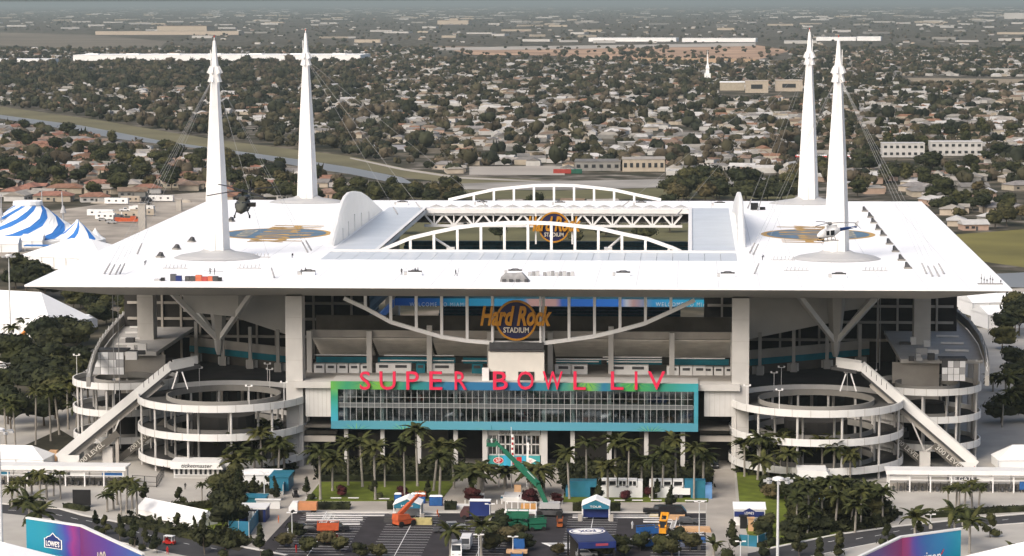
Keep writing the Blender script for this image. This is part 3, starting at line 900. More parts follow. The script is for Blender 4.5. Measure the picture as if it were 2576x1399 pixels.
# main entrance between the two big columns
EY = 13.4
ent = obj('entrance', None, S, (0, EY, 0))
ex0, ex1 = w(1227, 1085, EY).x, w(1358, 1085, EY).x
def ez(v): return w(1292, v, EY).z
MB().box((ex0 + ex1) / 2, .2, ez(1094), ex1 - ex0, .7, ez(1079) - ez(1094)).build('entrance_fascia', PRECAST, ent)
lettering('entrance_lettering', 'Hard Rock Stadium', BLACK, ent, ((w(1294, 1087, EY).x), -.22, ez(1087)), wd=7.6, ht=.95, depth=.1, shear=.3)
EG = glass('entrance_glass', (.18, .20, .20), .55)
ew = (ex1 - ex0) / 6
for i, (va, vb) in enumerate(((1117, 1095), (1145, 1120))):
    for k in range(6):
        MB().box(ex0 + (k + .5) * ew, .3, ez(va), ew - .38, .06, ez(vb) - ez(va)).build('window_pane', EG, ent)
grid = MB()
for k in range(7): grid.box(ex0 + k * ew, .25, ez(1145), .34, .3, ez(1094) - ez(1145))
for v in (1095, 1118.5, 1145): grid.box((ex0 + ex1) / 2, .25, ez(v) - .1, ex1 - ex0, .3, .3)
for k in range(6): grid.box(ex0 + (k + .5) * ew, .24, ez(1145), .08, .2, ez(1094) - ez(1145))
grid.build('window_frame', PRECAST, ent)
BAN = gradient('matchup_banner', [(0, (.02, .22, .20)), (.26, (.03, .28, .30)), (.3, (.03, .34, .55)), (.36, (.03, .30, .42)), (.6, (.03, .30, .34)), (.66, (.03, .34, .55)), (.72, (.05, .30, .34)), (1, (.03, .26, .24))], 0, 13.5, .5)
bn = MB().box((ex1 - ex0) / 2, 0, 0, ex1 - ex0, .2, ez(1146) - ez(1172)).build('matchup_banner', BAN, ent, (ex0, -.1, ez(1172)))
RED, WPR = mat('print_red', (.45, .02, .02), .5, .05, 1), mat('print_white', (.78, .76, .72), .5, .04, 1)
def oval(m2, x, z, a, b, m, y=-.12, n=20): m2.add([(x + a * math.cos(2 * PI * k / n), y, z + b * math.sin(2 * PI * k / n)) for k in range(n)], [tuple(range(n))], m)
em = MB()
bz = (ez(1146) - ez(1172)) / 2
oval(em, 2.6, bz + .1, 1.4, .95, 0, -.12); oval(em, 2.6, bz + .1, 1.28, .82, 1, -.14); oval(em, 2.6, bz + .1, 1.15, .70, 2, -.16)
em.add([(10.3, -.14, bz), (9.6, -.14, bz + .85), (10.6, -.14, bz + .8), (12.1, -.14, bz + .15), (10.6, -.14, bz - .75), (9.7, -.14, bz - .7)], [(0, 2, 1), (0, 3, 2), (0, 4, 3), (0, 5, 4)], 1)
em.add([(6.1, -.14, .4), (6.9, -.14, .4), (6.9, -.14, 2.3), (6.1, -.14, 2.1)], [(0, 1, 2, 3)], 2).add([(7.1, -.14, .6), (8.4, -.14, .6), (8.4, -.14, 2.4), (7.1, -.14, 2.3)], [(0, 1, 2, 3)], 2)
em.build('team_emblem', [BLACK, WPR, RED], bn)
lettering('emblem_letters', 'SF', WPR, bn, (2.6, -.2, bz + .1), wd=1.3, ht=.8, depth=.03)
lettering('emblem_letters', 'KC', RED, bn, (10.6, -.18, bz), wd=1.0, ht=.7, depth=.03)
MB().box((ex0 + ex1) / 2, 3, 0, ex1 - ex0, .3, ez(1172)).build('entrance_back', DARKC, ent)
dr = MB()
for k in range(8): dr.box(ex0 + (k + .5) * (ex1 - ex0) / 8, .6, 0, .22, .3, ez(1172))
dr.build('door_frame', PRECAST, ent)

# sign letters on the pavilion roof: one sign, a letter each
sg = thing('rooftop_sign', 'coral red block letters SUPER BOWL LIV standing on the glass pavilion', 'sign', (X0, GY, Z1))
LET = [('S', 905, 931), ('U', 955, 995), ('P', 1022, 1053.5), ('E', 1080, 1112), ('R', 1143.5, 1174), ('B', 1240, 1277), ('O', 1301, 1342), ('W', 1365, 1415), ('L', 1442, 1473), ('L', 1536, 1568), ('I', 1596, 1603), ('V', 1629, 1673)]
for ch, ua, ub in LET:
    ly = GY - .8
    a, b = w(ua, 980, ly), w(ub, 934.5, ly)
    lettering('sign_letter', ch, PINK, sg, ((a.x + b.x) / 2 - X0, -.8, (a.z + b.z) / 2 - Z1), wd=b.x - a.x, ht=b.z - a.z, depth=.75, offset=.004)
# round emblem signs hung in the trusses
def round_sign(uc, vc, y, rad_px, label):
    c = w(uc, vc, y)
    k = (y - CAM.y) / F_PX
    R = rad_px * k
    t = thing('round_sign', label, 'sign', (c.x, y, c.z), 0, 'round emblem signs hung in the roof trusses')
    m2 = MB()
    n = 36
    ring_o = [(R * math.cos(2 * PI * i / n), R * math.sin(2 * PI * i / n)) for i in range(n)]
    def disc(rr, y0, y1, m):
        m2.loft([[(p[0] * rr, y0, p[1] * rr) for p in ring_o], [(p[0] * rr, y1, p[1] * rr) for p in ring_o]], m=m)
    disc(.93, .5, -.1, 0)
    m2.build('disc', NAVY, t)
    m3 = MB()
    m3.loft([[(p[0] * f, yy, p[1] * f) for p in ring_o] for f, yy in ((1, .5), (1, -.25), (.9, -.25), (.9, .5))], caps=False)
    m3.build('rim', GOLD, t)
    lettering('name_lettering', 'Hard Rock', GOLD, t, (0, -.7, R * .23), wd=R * 3.5, ht=R * .98, depth=.35, shear=.28, offset=.035)
    lettering('stadium_lettering', 'STADIUM', PALEL, t, (0, -.3, -R * .47), wd=R * 1.25, ht=R * .27, depth=.12, offset=.02)
    MB().bar((-R * 1.18, .4, R * 1.2), (-R * 1.18, .4, -R * 1.1), .5).bar((R * 1.18, .4, R * 1.2), (R * 1.18, .4, -R * 1.1), .5).bar((-R * 1.18, .6, -R * .2), (R * 1.18, .6, -R * .2), .35).build('mounting_frame', STEEL, t)
    return t
round_sign(1298, 806, 15.6, 52, 'round navy sign with gold lettering under the front edge of the roof')
round_sign(1393, 572, 205, 39, 'round navy sign with gold lettering seen through the roof opening')
# the same emblem printed flat on the roof, lettering across the disc
def roof_emblem(uc, vc, s, label):
    c = r(uc, vc)
    t = thing('roof_emblem', label, 'emblem', (c.x, c.y, zr(c.y)), 0, 'round emblems printed on the white roof')
    slope = math.atan(2.07 / 246.5)
    t.rotation_euler = (slope, 0, 0)
    n = 40
    R = 16.6
    BLUE = mat('faded_blue', (.085, .15, .215), .6, .15, .35)
    TAN = mat('ochre_print', (.44, .27, .08), .6, .12, .5)
    d = MB()
    d.add([(R * math.cos(2 * PI * k / n), R * math.sin(2 * PI * k / n), .04) for k in range(n)], [tuple(range(n))])
    d.build('ochre_ring', TAN, t)
    d = MB()
    d.add([(R * .9 * math.cos(2 * PI * k / n), R * .9 * math.sin(2 * PI * k / n), .07) for k in range(n)], [tuple(range(n))])
    d.build('blue_disc', BLUE, t)
    for body, x, wd, ht, mm, sh in (('Hard Rock', -s * R * .2, R * 3.1, R * .95, TAN, .28), ('STADIUM', s * R * .52, R * 1.15, R * .26, mat('sand_print', (.45, .40, .30), .6), 0)):
        me = text_mesh(body, wd=wd, ht=ht, depth=.012, shear=sh, offset=.01)
        me.materials.clear(); me.materials.append(mm)
        o = obj('emblem_lettering', me, t, (x, 0, .115))
        # lay flat, line of text along the depth of the roof, its top towards the opening
        o.rotation_euler = Matrix(((0, 0, -s), (s, 0, 0), (0, -1, 0))).to_euler() if False else (Matrix.Rotation(s * PI / 2, 3, 'Z') @ Matrix.Rotation(-PI / 2, 3, 'X')).to_euler()
    return t
roof_emblem(693, 588, -1, 'round blue and ochre emblem on the roof beside the front mast nearest the tent')
roof_emblem(2057, 590, 1, 'round blue and ochre emblem on the roof behind the white helicopter')
# ------------------------------------------------------------------ ramp towers, escalators, side concourses
DECKM = mat('ramp_deck', (0.06, 0.058, 0.056), 0.9, 0.15, 0.3)  # dark paving, its colour deepened to add shade inside the ramps
PARA = mat('white_parapet', (0.64, 0.635, 0.615), 0.6, 0.05, 0.25)
PARIN = mat('inner_parapet', (0.25, 0.24, 0.22), 0.8, 0.07, 0.25)
POLE = mat('galvanised_pole', (0.55, 0.56, 0.56), 0.5, 0.06, 0.6)
def ring_band(cx, cy, R, th, z0, z1, a0, a1, n=44, zs=0.0):
    m = MB()
    rings = []
    for k in range(n + 1):
        t = a0 + (a1 - a0) * k / n
        dz = zs * k / n
        c, s = math.cos(t), math.sin(t)
        rings.append([(cx + (R - th / 2) * c, cy + (R - th / 2) * s, z0 + dz), (cx + (R + th / 2) * c, cy + (R + th / 2) * s, z0 + dz), (cx + (R + th / 2) * c, cy + (R + th / 2) * s, z1 + dz), (cx + (R - th / 2) * c, cy + (R - th / 2) * s, z1 + dz)])
    return m.loft(rings)
def ramp_tower(cx, cy, R, Ri, levels, label, ph=1.75, ncol=12, slope=0.0):
    t = thing('spiral_ramp', label, 'ramp tower', (cx, cy, 0), 0, 'round pedestrian ramp towers at the stadium corners')
    for z in levels:
        ring_band(0, 0, (R + Ri) / 2, R - Ri, z - .45, z, -PI, PI, 44, slope).build('ramp_deck', DECKM, t)
        ring_band(0, 0, R, .35, z - .5, z + ph - .5, -PI, PI, 48, slope).build('outer_parapet', PARA, t)
        ring_band(0, 0, Ri, .35, z - .4, z + 1.1, -PI, PI, 48, slope).build('inner_parapet', PARIN, t)
    for k in range(ncol):
        a = 2 * PI * (k + .5) / ncol
        for rr in (R - .8, Ri + .5):
            MB().tube((rr * math.cos(a), rr * math.sin(a), 0), (rr * math.cos(a), rr * math.sin(a), levels[-1] - .3), .3, .3, 8).build('ramp_column', PRECAST, t)
    jm = MB()
    for z in levels:
        for k in range(30):
            a = 2 * PI * k / 30
            jm.box((R + .18) * math.cos(a), (R + .18) * math.sin(a), z - .5, .02, .10, ph, a)
    stuff(jm.build('panel_joint', PREC2, t))
    MB().lathe([(Ri * .55, 0), (Ri * .55, levels[-1] - 4)], 20).build('core_wall', SHADEW, t)
    return t
for s, side in ((-1, 'ticket booth'), (1, 'tall lamp mast')):
    ramp_tower(s * 74.5, 19.5, 21.5, 14.3, (2.3, 9.3, 16.4), 'large round white ramp tower beside the front column, behind the %s' % side)
    ramp_tower(s * 103.5, 37, 13.5, 8.0, (4.0, 11.0, 18.0), 'small round ramp tower beyond the long white escalator, on the %s side' % side, 1.7, 9)
# escalators
def escalator(s, b, t, e, label, lower=True):
    root = thing('escalator', label, 'escalator', tuple(b), 0, 'long covered escalators up the stadium corners')
    t, e = t - b, e - b
    o = Vector((0, 0, 0))
    up = Vector((0, 0, 1))
    for dy in (-2.6, 2.6):
        y = Vector((0, dy, 0))
        m = MB()
        m.bar(o + y + up * 1.1, t + y + up * 1.1, .25, 2.1)
        m.bar(t + y + up * 1.1, e + y + up * .9, .25, 2.1)
        m.bar(o + y + up * .9, o + y + up * .9 - Vector((s * -5.5, 0, 0)) * -1, .25, 1.8)
        m.build('side_panel', PARA, root)
    d = MB()
    d.bar(o + up * -.2, t + up * -.2, 5.0, .8)
    d.bar(t + up * -.2, e + up * -.2, 5.0, .8)
    d.build('step_deck', DGREY, root)
    tr = MB().bar(o + Vector((0, -1.5, -1.6)), t * .92 + Vector((0, -1.5, -1.6)), .5, 1.2).bar(o + Vector((0, 1.5, -1.6)), t * .92 + Vector((0, 1.5, -1.6)), .5, 1.2)
    tr.build('support_beam', PREC2, root)
    for k in range(5):
        p = t * (.80 + .045 * k)
        MB().box(p.x, -2.76, p.z + 1.0, .14, .05, 1.5).build('panel_slot', DGREY, root)
    c = t * .45
    leg = MB().box(c.x + s * 0, -1.2, -b.z, 2.6, 1.8, c.z + b.z - 6.5)
    for dx in (-3.2, 3.0): leg.bar((c.x, -1.2, c.z - 6.5), (c.x + dx, -1.2, c.z + dx * t.z / t.x - 2.0), .35)
    leg.build('pylon', PRECAST, root)
    for dx in (-2, 2): MB().bar((e.x * .93 + dx * .3, 0, e.z - .6), (e.x * .93 + dx, 0, e.z - 5.0), .3).build('landing_strut', STEEL, root)
    return root
LETW = mat('grey_lettering', (.55, .53, .48), .6, .05, 1)
for s, B, T, E, nm in ((-1, (152, 1158), (430, 930), (492, 917), 'south'), (1, (2452, 1176), (2168, 932), (2104, 921), 'north')):
    b, t, e = w(*B, 17), w(*T, 21), w(*E, 26)
    lab = 'long white covered escalator behind the gate roof on the %s' % ('ticket booth side' if s < 0 else 'tall lamp mast side')
    root = escalator(s, b, t, e, lab)
    ang = math.atan2(t.z - b.z, t.x - b.x)
    if abs(ang) > PI / 2: ang -= PI
    # lettered lower flights
    for txt, uv, wd in (('300 LEVEL', (228, 1142) if s < 0 else (2388, 1152), 8.5), ('200 LEVEL', (352, 1110) if s < 0 else (2282, 1128), 7.5)):
        yy = 13.5 if txt[0] == '3' else 18
        c = w(*uv, yy)
        fl = thing('lower_flight', ('%s dark stair flight lettered %s %s' % (('long nearer', txt, 'below the white escalator by the ticket booth') if txt[0] == '3' else ('short hidden', txt, 'tucked beside the ticket booth tower'))) if s < 0 else ('%s dark stair flight lettered %s %s' % (('steep front', txt, 'below the escalator above the right hand gate') if txt[0] == '3' else ('partly shaded', txt, 'between right ramp tower and its pylon'))), 'stair flight', (c.x, yy, 0), 0, 'dark lettered flights under the escalators')
        dv = Vector((math.cos(ang), 0, math.sin(ang)))
        cz = Vector((0, 0, c.z))
        MB().bar(cz - dv * min(7.5, (c.z - .3) / abs(math.sin(ang))) + Vector((0, .5, -.3)), cz + dv * 9 + Vector((0, .5, -.3)), .4, 1.7).build('stringer', DARKC, fl)
        lettering('flight_lettering', txt, LETW, fl, (0, .2, c.z), (0, -ang, 0), wd=wd, ht=1.15, depth=.06)
        MB().box(dv.x * 8.5, 1.2, 0, .8, .8, max(.5, c.z + dv.z * 8 - 1)).build('flight_post', PREC2, fl)
# side podium decks, teal concourse walls, backs
for s in (-1, 1):
    q = MB().prism([(s * 56, 42), (s * 56, 100), (s * 108, 100), (s * 100, 52)] if s > 0 else [(s * 56, 100), (s * 56, 42), (s * 100, 52), (s * 108, 100)], 14.6, 15.6)
    q.build('podium_deck', DECKM, S)
    a, b = (w(724, 927, 72), w(478, 880, 93)) if s < 0 else (w(1884, 945, 72), w(2185, 880, 95))
    a.z = b.z = 18.9
    wl = obj('corner_concourse', None, S)
    MB().bar(a, b, .5, 1.7).build('teal_fascia', TEAL, wl)
    MB().bar(a + Vector((0, .6, -1.9)), b + Vector((0, .6, -1.9)), .5, 3.6).build('booth_wall', DARKC, wl)
    MB().bar(a + Vector((0, .6, 2.0)), b + Vector((0, .6, 2.0)), .6, 2.4).build('soffit_band', PREC2, wl)
    for k in range(7):
        p = a + (b - a) * (k + .5) / 7
        if k % 2 == 0: MB().box(p.x, p.y - .5, 15.6, 3.2, 1.2, 2.1).build('vendor_booth', BOOTH, wl)
    for k in range(4):
        p = a + (b - a) * (k + .3) / 3.6
        MB().box(p.x, p.y - 2.4, 15.6, .9, .9, 11.5).box(p.x, p.y - 2.4, 15.6, 1.9, 1.8, 2.4).build('corner_column', PRECAST, wl)
    # grey plates behind the mast foot: underside of the corner seating, video board back
    if s < 0:
        P = [w(600, 742, 74), w(730, 742, 72), w(730, 843, 72), w(600, 800, 74)]
        Q = [w(462, 742, 59.6), w(601, 742, 59.6), w(601, 797, 59.6), w(462, 783, 59.6)]
    else:
        P = [w(1880, 742, 72), w(2096, 742, 74), w(2084, 812, 74), w(1880, 853, 72)]
        Q = [w(2112, 742, 75), w(2190, 742, 75), w(2170, 775, 75), w(2112, 783, 75)]
    for nm, quad_ in (('seating_soffit', P), ('board_back', Q)):
        MB().panel(quad_[3], quad_[2], quad_[1], quad_[0], -.8).build(nm, mat('grey_plate', (.60, .59, .57), .8, .05, .2), S)
    # dark back of house under the podium
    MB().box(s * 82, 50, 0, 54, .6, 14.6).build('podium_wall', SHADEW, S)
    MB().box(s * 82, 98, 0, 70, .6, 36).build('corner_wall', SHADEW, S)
    for zz in (21.5, 26.5, 31): MB().box(s * 82, 97.4, zz, 68, .8, .7).build('slab_edge', PREC2, S)
    for k in range(12): MB().box(s * (52 + k * 5.4), 97, 0, .6, .6, 40).build('back_column', PREC2, S)
    for k in range(9): MB().box(s * (58 + k * 5.6), 48.4, 0, .8, .8, 14.6).build('podium_column', PREC2, S)
    for k in range(6): MB().box(s * (60 + k * 7), 49.2, 9.6, 4.6, .4, 3.6).build('podium_window', mat('dim_window', (.03, .035, .035), .3, .3, 1), S)
    # curved rim of the side concourse, pale deck inside it
    RIM = [(345, 757), (322, 778), (300, 800), (272, 830), (250, 860), (235, 892), (226, 922), (222, 948)] if s < 0 else [(2368, 755), (2405, 778), (2440, 808), (2465, 842), (2479, 880), (2484, 912), (2482, 945)]
    rp = [g(u, v, 27.0) for u, v in RIM]
    rim = obj('side_concourse', None, S)
    m = MB()
    for a, b in zip(rp[:-1], rp[1:]): m.bar(a - Vector((0, 0, 1.2)), b - Vector((0, 0, 1.2)), 1.0, 2.4)
    m.build('lattice_rim', PARIN, rim)
    for a, b in zip(rp[:-1], rp[1:]):
        for k in range(3):
            p = a + (b - a) * k / 3
            MB().bar(p, p + Vector((s * -.2, 0, 1.1)), .14).build('rim_post', POLE, rim)
    inn = [p for p in rp if p.y > 22]
    poly = [(p.x - s * .6, p.y) for p in inn] + [(s * 97, inn[-1].y), (s * 97, inn[0].y)]
    if s > 0: poly.reverse()
    if sum(poly[i][0] * poly[(i + 1) % len(poly)][1] - poly[(i + 1) % len(poly)][0] * poly[i][1] for i in range(len(poly))) < 0: poly.reverse()
    MB().prism(poly, 23.4, 24.4).build('pale_deck', PRECAST, rim)
    for p in inn[1:]:
        MB().box(p.x - s * 2.5, p.y, 0, 1.2, 1.2, 23.4).build('rim_column', PREC2, rim)
    MB().box(s * 101, inn[-1].y + 2, 12, 12, .5, 11.4).build('rim_wall', PREC2, rim)
    # pale striped roof-light ribs on that deck
    for k in range(6):
        p = rp[1] + (rp[4] - rp[1]) * k / 6
        MB().bar((p.x - s * 3, p.y, 24.8), (p.x - s * 9, p.y + .8, 24.8), .7, .5).build('deck_rib', BOOTH, rim)
    for q in range(9):
        px_ = s * random.uniform(99, 110); py_ = random.uniform(30, 70)
        MB().box(px_, py_, 24.4, random.uniform(.8, 3), random.uniform(.8, 2), random.uniform(.6, 2.2)).build('deck_unit', (DGREY, BOOTH, PADG)[q % 3], rim)
    # glazed stair hall
    c0, c1 = (w(234, 942, 30), w(311, 886, 30)) if s < 0 else (w(2368, 958, 30), w(2428, 908, 30))
    hall = obj('stair_hall', None, S, ((c0.x + c1.x) / 2, 30, c0.z))
    hw, hh = abs(c1.x - c0.x), c1.z - c0.z
    for i in range(4):
        for k in range(3):
            if s > 0 and (i, k) == (0, 2): continue
            MB().box(-hw / 2 + (i + .5) * hw / 4, 0, k * hh / 3 + .05, hw / 4 - .12, .3, hh / 3 - .1).build('glazing_panel', mat('white_glazing', (.80, .80, .80), .3, .06, .4) if (i + k) % 4 else PADG, hall)
    MB().box(0, .5, 0, hw, .3, hh + .6).box(0, 3, hh, hw + 1, 6, .4).build('hall_frame', DGREY, hall)
for u in (283, 296): 
    p = w(u, 750, 20)
    MB().tube((p.x, 20, 3), (p.x, 20, 42.3), .09, .09, 5).build('rigging_cable', CABLE, S)
for u in (2206, 2214):
    p = w(u, 760, 44)
    MB().tube((p.x, 44, 21), (p.x, 44, 42.6), .09, .09, 5).build('rigging_cable', CABLE, S)
# ------------------------------------------------------------------ the town behind: houses, far buildings
def inside(u, v, poly):
    c = False
    n = len(poly)
    for i in range(n):
        x0, y0 = poly[i]; x1, y1 = poly[i - 1]
        if (y0 > v) != (y1 > v) and u < (x1 - x0) * (v - y0) / (y1 - y0) + x0: c = not c
    return c
NO_BUILD = [[(-450, 206), (0, 266), (240, 299), (547, 350), (880, 391), (1160, 442), (2000, 444), (2000, 482), (1400, 482), (1150, 490), (1040, 492), (900, 474), (760, 448), (410, 382), (0, 318), (-450, 250)],
            [(1175, 420), (1425, 420), (1425, 444), (1175, 444)], [(-40, 545), (210, 514), (400, 486), (560, 474), (560, 560), (330, 650), (-40, 650)],
            [(2400, 585), (2600, 570), (2600, 745), (2480, 745)], [(890, 364), (1040, 367), (1030, 376), (890, 376)],
            [(1800, 226), (2030, 226), (2030, 250), (1800, 250)], [(2205, 390), (2480, 390), (2480, 424), (2205, 424)], [(1430, 426), (1680, 426), (1680, 446), (1430, 446)],
            [(1090, 112), (1990, 108), (1990, 155), (1090, 150)], [(-60, 78), (420, 78), (420, 122), (-60, 122)], [(2270, 194), (2640, 194), (2640, 217), (2270, 213)],
            [(-20, 148), (920, 148), (920, 158), (-20, 163)]]
def free(u, v): return not any(inside(u, v, p) for p in NO_BUILD)
ROOFS = {'terracotta': mat('roof_terracotta', (.215, .115, .075), .9, .2, .4, rnd=.12), 'brown': mat('roof_brown', (.175, .125, .09), .9, .2, .4, rnd=.15), 'grey': mat('roof_grey', (.18, .17, .16), .9, .2, .4, rnd=.2), 'white': mat('roof_white', (.42, .41, .395), .8, .12, .4, rnd=.12), 'pale': mat('roof_pale', (.27, .25, .22), .9, .15, .4, rnd=.15)}
WALLS = {'cream': mat('wall_cream', (.38, .33, .26), .9, .1, .4, rnd=.1), 'white': mat('wall_white', (.44, .43, .41), .9, .08, .4, rnd=.08), 'pink': mat('wall_pink', (.36, .26, .20), .9, .1, .4, rnd=.1), 'grey': mat('wall_grey', (.22, .215, .20), .9, .1, .4, rnd=.1)}
WIN = mat('dark_window', (.03, .033, .036), .25, .2, 1)
def roof_mb(kind, L, W, h, rise):
    m = MB()
    o = .6
    x, y = L / 2 + o, W / 2 + o
    if kind == 'flat': return m.box(0, 0, h, L + .5, W + .5, .45)
    ins = W / 2 if kind == 'hipped' else 0
    r0, r1 = (-x + ins, 0, h + rise), (x - ins, 0, h + rise)
    v = [(-x, -y, h), (x, -y, h), (x, y, h), (-x, y, h), r0, r1]
    f = [(0, 1, 5, 4), (2, 3, 4, 5), (1, 2, 5), (3, 0, 4), (3, 2, 1, 0)]
    return m.add(v, f)
HM = {}
for kind in ('hipped', 'gabled', 'flat'):
    for sz in range(3):
        L, W = [(13, 9.5), (17, 11), (23, 12.5)][sz]
        h = [3.0, 3.2, 3.4][sz]
        wm = MB().box(0, 0, 0, L, W, h)
        if sz: wm.box(L * .28, -W * .5 - 1.4, 0, L * .35, 3.2, h)
        rm = roof_mb(kind, L, W, h, 2.3)
        if sz and kind != 'flat':
            x0, x1, y0 = L * .28 - L * .21, L * .28 + L * .21, -W * .5 - 3.6
            rm.add([(x0, y0, h + .02), (x1, y0, h + .02), ((x0 + x1) / 2, y0, h + 1.7), (x0, 0, h + .02), (x1, 0, h + .02), ((x0 + x1) / 2, 0, h + 1.7)], [(0, 1, 2), (0, 2, 5, 3), (1, 4, 5, 2)])
        wi = MB()
        HM[kind, sz] = (wm, rm, L, W, h)
HMESH = {}
def house_mesh(kind, sz, part, m):
    key = (kind, sz, part, m.name)
    if key not in HMESH: HMESH[key] = HM[kind, sz][0 if part == 'wall' else 1].mesh(part, m)
    return HMESH[key]
winm = MB().box(0, 0, 0, 1.8, .12, 1.2).mesh('window', WIN)
doorm = MB().box(0, 0, 0, 1.1, .12, 2.1).mesh('door', DGREY)
def zone(u, v):
    if v > 560: a = 'near lagoon'
    elif u < 1040 and v > 266 + u * .19: a = 'below canal'
    elif u < 1160: a = 'across canal'
    elif v > 440: a = 'below highway'
    else: a = 'beyond highway'
    if u < 515: b = 'outside tent-side mast'
    elif u < 785: b = 'between tent-side masts'
    elif u < 1130: b = 'above draped arch'
    elif u < 1400: b = 'above first arch half'
    elif u < 1665: b = 'above second arch half'
    elif u < 2025: b = 'before lamp-side rear mast'
    elif u < 2320: b = 'past lamp-side front mast'
    else: b = 'outside lamp-side roof corner'
    return a + ', ' + b
def put_labels(items, noun, group):
    """items: (object, look, u, v). Gives each its own label: look, zone, then its place in the row"""
    by = {}
    for o, look, u, v in items: by.setdefault((look, zone(u, v)), []).append((u, o))
    for (look, z), L in by.items():
        L.sort(key=lambda t: t[0])
        for k, (u, o) in enumerate(L):
            lab = '%s %s' % (look, z)
            if len(L) > 1: lab += ', %s from left' % ordinal(k + 1)
            o['label'] = lab
            o['category'] = noun
            o['group'] = group
placed = []
def roomy(p, d):
    for q in placed:
        if abs(q[0] - p.x) < d and abs(q[1] - p.y) < d: return False
    placed.append((p.x, p.y))
    return True
H_ITEMS = []
random.seed(21)
def add_house(u, v, kind, sz, rc, wc, rz):
    p = g(u, v)
    t = obj('house', None, None, p, rz)
    W_, h = HM[kind, sz][3], HM[kind, sz][4]
    obj('wall', house_mesh(kind, sz, 'wall', WALLS[wc]), t)
    obj('roof', house_mesh(kind, sz, 'roof', ROOFS[rc]), t)
    if v > 400 or sz == 2:
        L = HM[kind, sz][2]
        for k in (-.36, -.12): obj('window', winm, t, (L * k, -W_ / 2 - .03, 1.0))
        obj('door', doorm, t, (L * .03, -W_ / 2 - .03, 0.0))
    H_ITEMS.append((t, '%s %s house with %s roof' % ({0: 'small', 1: 'medium', 2: 'long'}[sz], wc, {'hipped': 'hipped', 'gabled': 'gabled', 'flat': 'flat'}[kind] + ' ' + rc), u, v))
def scatter_houses(n, box, pal, kinds, dmin, streets=None):
    c = tries = 0
    while c < n and tries < n * 60:
        tries += 1
        u = random.uniform(box[0], box[2])
        v = random.uniform(box[1], box[3])
        if not free(u, v): continue
        if not box[4](u, v): continue
        p = g(u, v)
        if not roomy(p, dmin): continue
        kind = random.choice(kinds)
        rc = random.choice(pal)
        add_house(u, v, kind, random.choice((0, 1, 1, 2)), rc, random.choice(('cream', 'white', 'cream', 'pink', 'grey')), math.radians(random.choice((0, 90, 10, 100, -15, 75, 20)) + random.uniform(-6, 6)) + .12)
        c += 1
below = lambda u, v: v > 300 + u * .165
scatter_houses(120, (0, 318, 900, 520, lambda u, v: below(u, v) and v < 540 - .05 * u and not (v > 508 and u < 300)), ('terracotta', 'brown', 'brown', 'terracotta', 'pale', 'grey'), ('hipped', 'hipped', 'gabled'), 21)
scatter_houses(75, (1000, 270, 2010, 436, lambda u, v: True), ('white', 'grey', 'pale', 'white', 'brown', 'grey'), ('gabled', 'flat', 'hipped', 'flat'), 24)
scatter_houses(85, (2070, 290, 2575, 640, lambda u, v: not (v > 490 and u < 2300 + (v - 490))), ('white', 'brown', 'pale', 'grey', 'white'), ('gabled', 'hipped', 'flat'), 21)
scatter_houses(14, (980, 520, 1700, 570, lambda u, v: True), ('brown', 'pale', 'terracotta'), ('gabled', 'flat'), 14)
scatter_houses(20, (0, 330, 320, 470, below), ('terracotta', 'brown', 'brown'), ('hipped', 'gabled'), 17)
put_labels(H_ITEMS, 'house', 'houses of the town behind the stadium')
# the rest of the houses, too far to tell apart
def lotsof_houses(n, va, vb):
    V, Fq, M = [], [], []
    mats_ = [WALLS['white'], WALLS['cream'], ROOFS['white'], ROOFS['grey'], ROOFS['terracotta'], ROOFS['pale'], WALLS['grey'], ROOFS['brown']]
    o = 0
    c = 0
    while c < n:
        q = random.random()
        v = 1 / (1 / vb + q * (1 / va - 1 / vb))
        u = random.uniform(-450, 3025)
        if not free(u, v): continue
        if u < 900 and 160 < v < 215 and random.random() < .85: continue
        if u < 1150 and 262 + u * .10 < v < 310 + u * .17: continue
        if v > 440 and 1000 < u < 2050: continue
        p = g(u, v)
        L, W_, h = random.uniform(9, 19), random.uniform(7, 11), random.uniform(2.8, 3.6)
        if v < 110 and random.random() < .35: L, W_, h = random.uniform(40, 130), random.uniform(20, 40), random.uniform(5, 9)
        a = random.uniform(-.4, .4) + random.choice((0, PI / 2)) * (v > 110)
        ca, sa = math.cos(a), math.sin(a)
        rise = 0.0 if h > 4 else random.choice((0, 1.8, 2.2))
        def T(x, y, z): return (p.x + x * ca - y * sa, p.y + x * sa + y * ca, z)
        x, y = L / 2, W_ / 2
        ins = y * random.choice((0, .8))
        vs = [T(-x, -y, 0), T(x, -y, 0), T(x, y, 0), T(-x, y, 0), T(-x, -y, h), T(x, -y, h), T(x, y, h), T(-x, y, h), T(-x + ins, 0, h + rise), T(x - ins, 0, h + rise)]
        fs = [(0, 1, 5, 4), (1, 2, 6, 5), (2, 3, 7, 6), (3, 0, 4, 7)] + ([(4, 5, 6, 7)] if rise == 0 else [(4, 5, 9, 8), (6, 7, 8, 9), (5, 6, 9), (7, 4, 8)])
        wi = random.choice((0, 1, 0, 6))
        ri_ = random.choice((2, 2, 3, 3, 4, 5, 5, 7, 7))
        V += vs
        Fq += [tuple(i + o for i in f) for f in fs]
        M += [wi] * 4 + [ri_] * (len(fs) - 4)
        o += 10
        c += 1
    me = bpy.data.meshes.new('far_houses')
    me.from_pydata(V, [], Fq)
    for x in mats_: me.materials.append(x)
    me.polygons.foreach_set('material_index', M)
    return stuff(tag(obj('far_houses', me), 'mass of tiny pale roofs scattered to the hazy horizon' if va < 100 else 'mass of small houses among the trees of the middle distance', 'houses'))
lotsof_houses(1950, 19, 130)
lotsof_houses(4700, 130, 450)
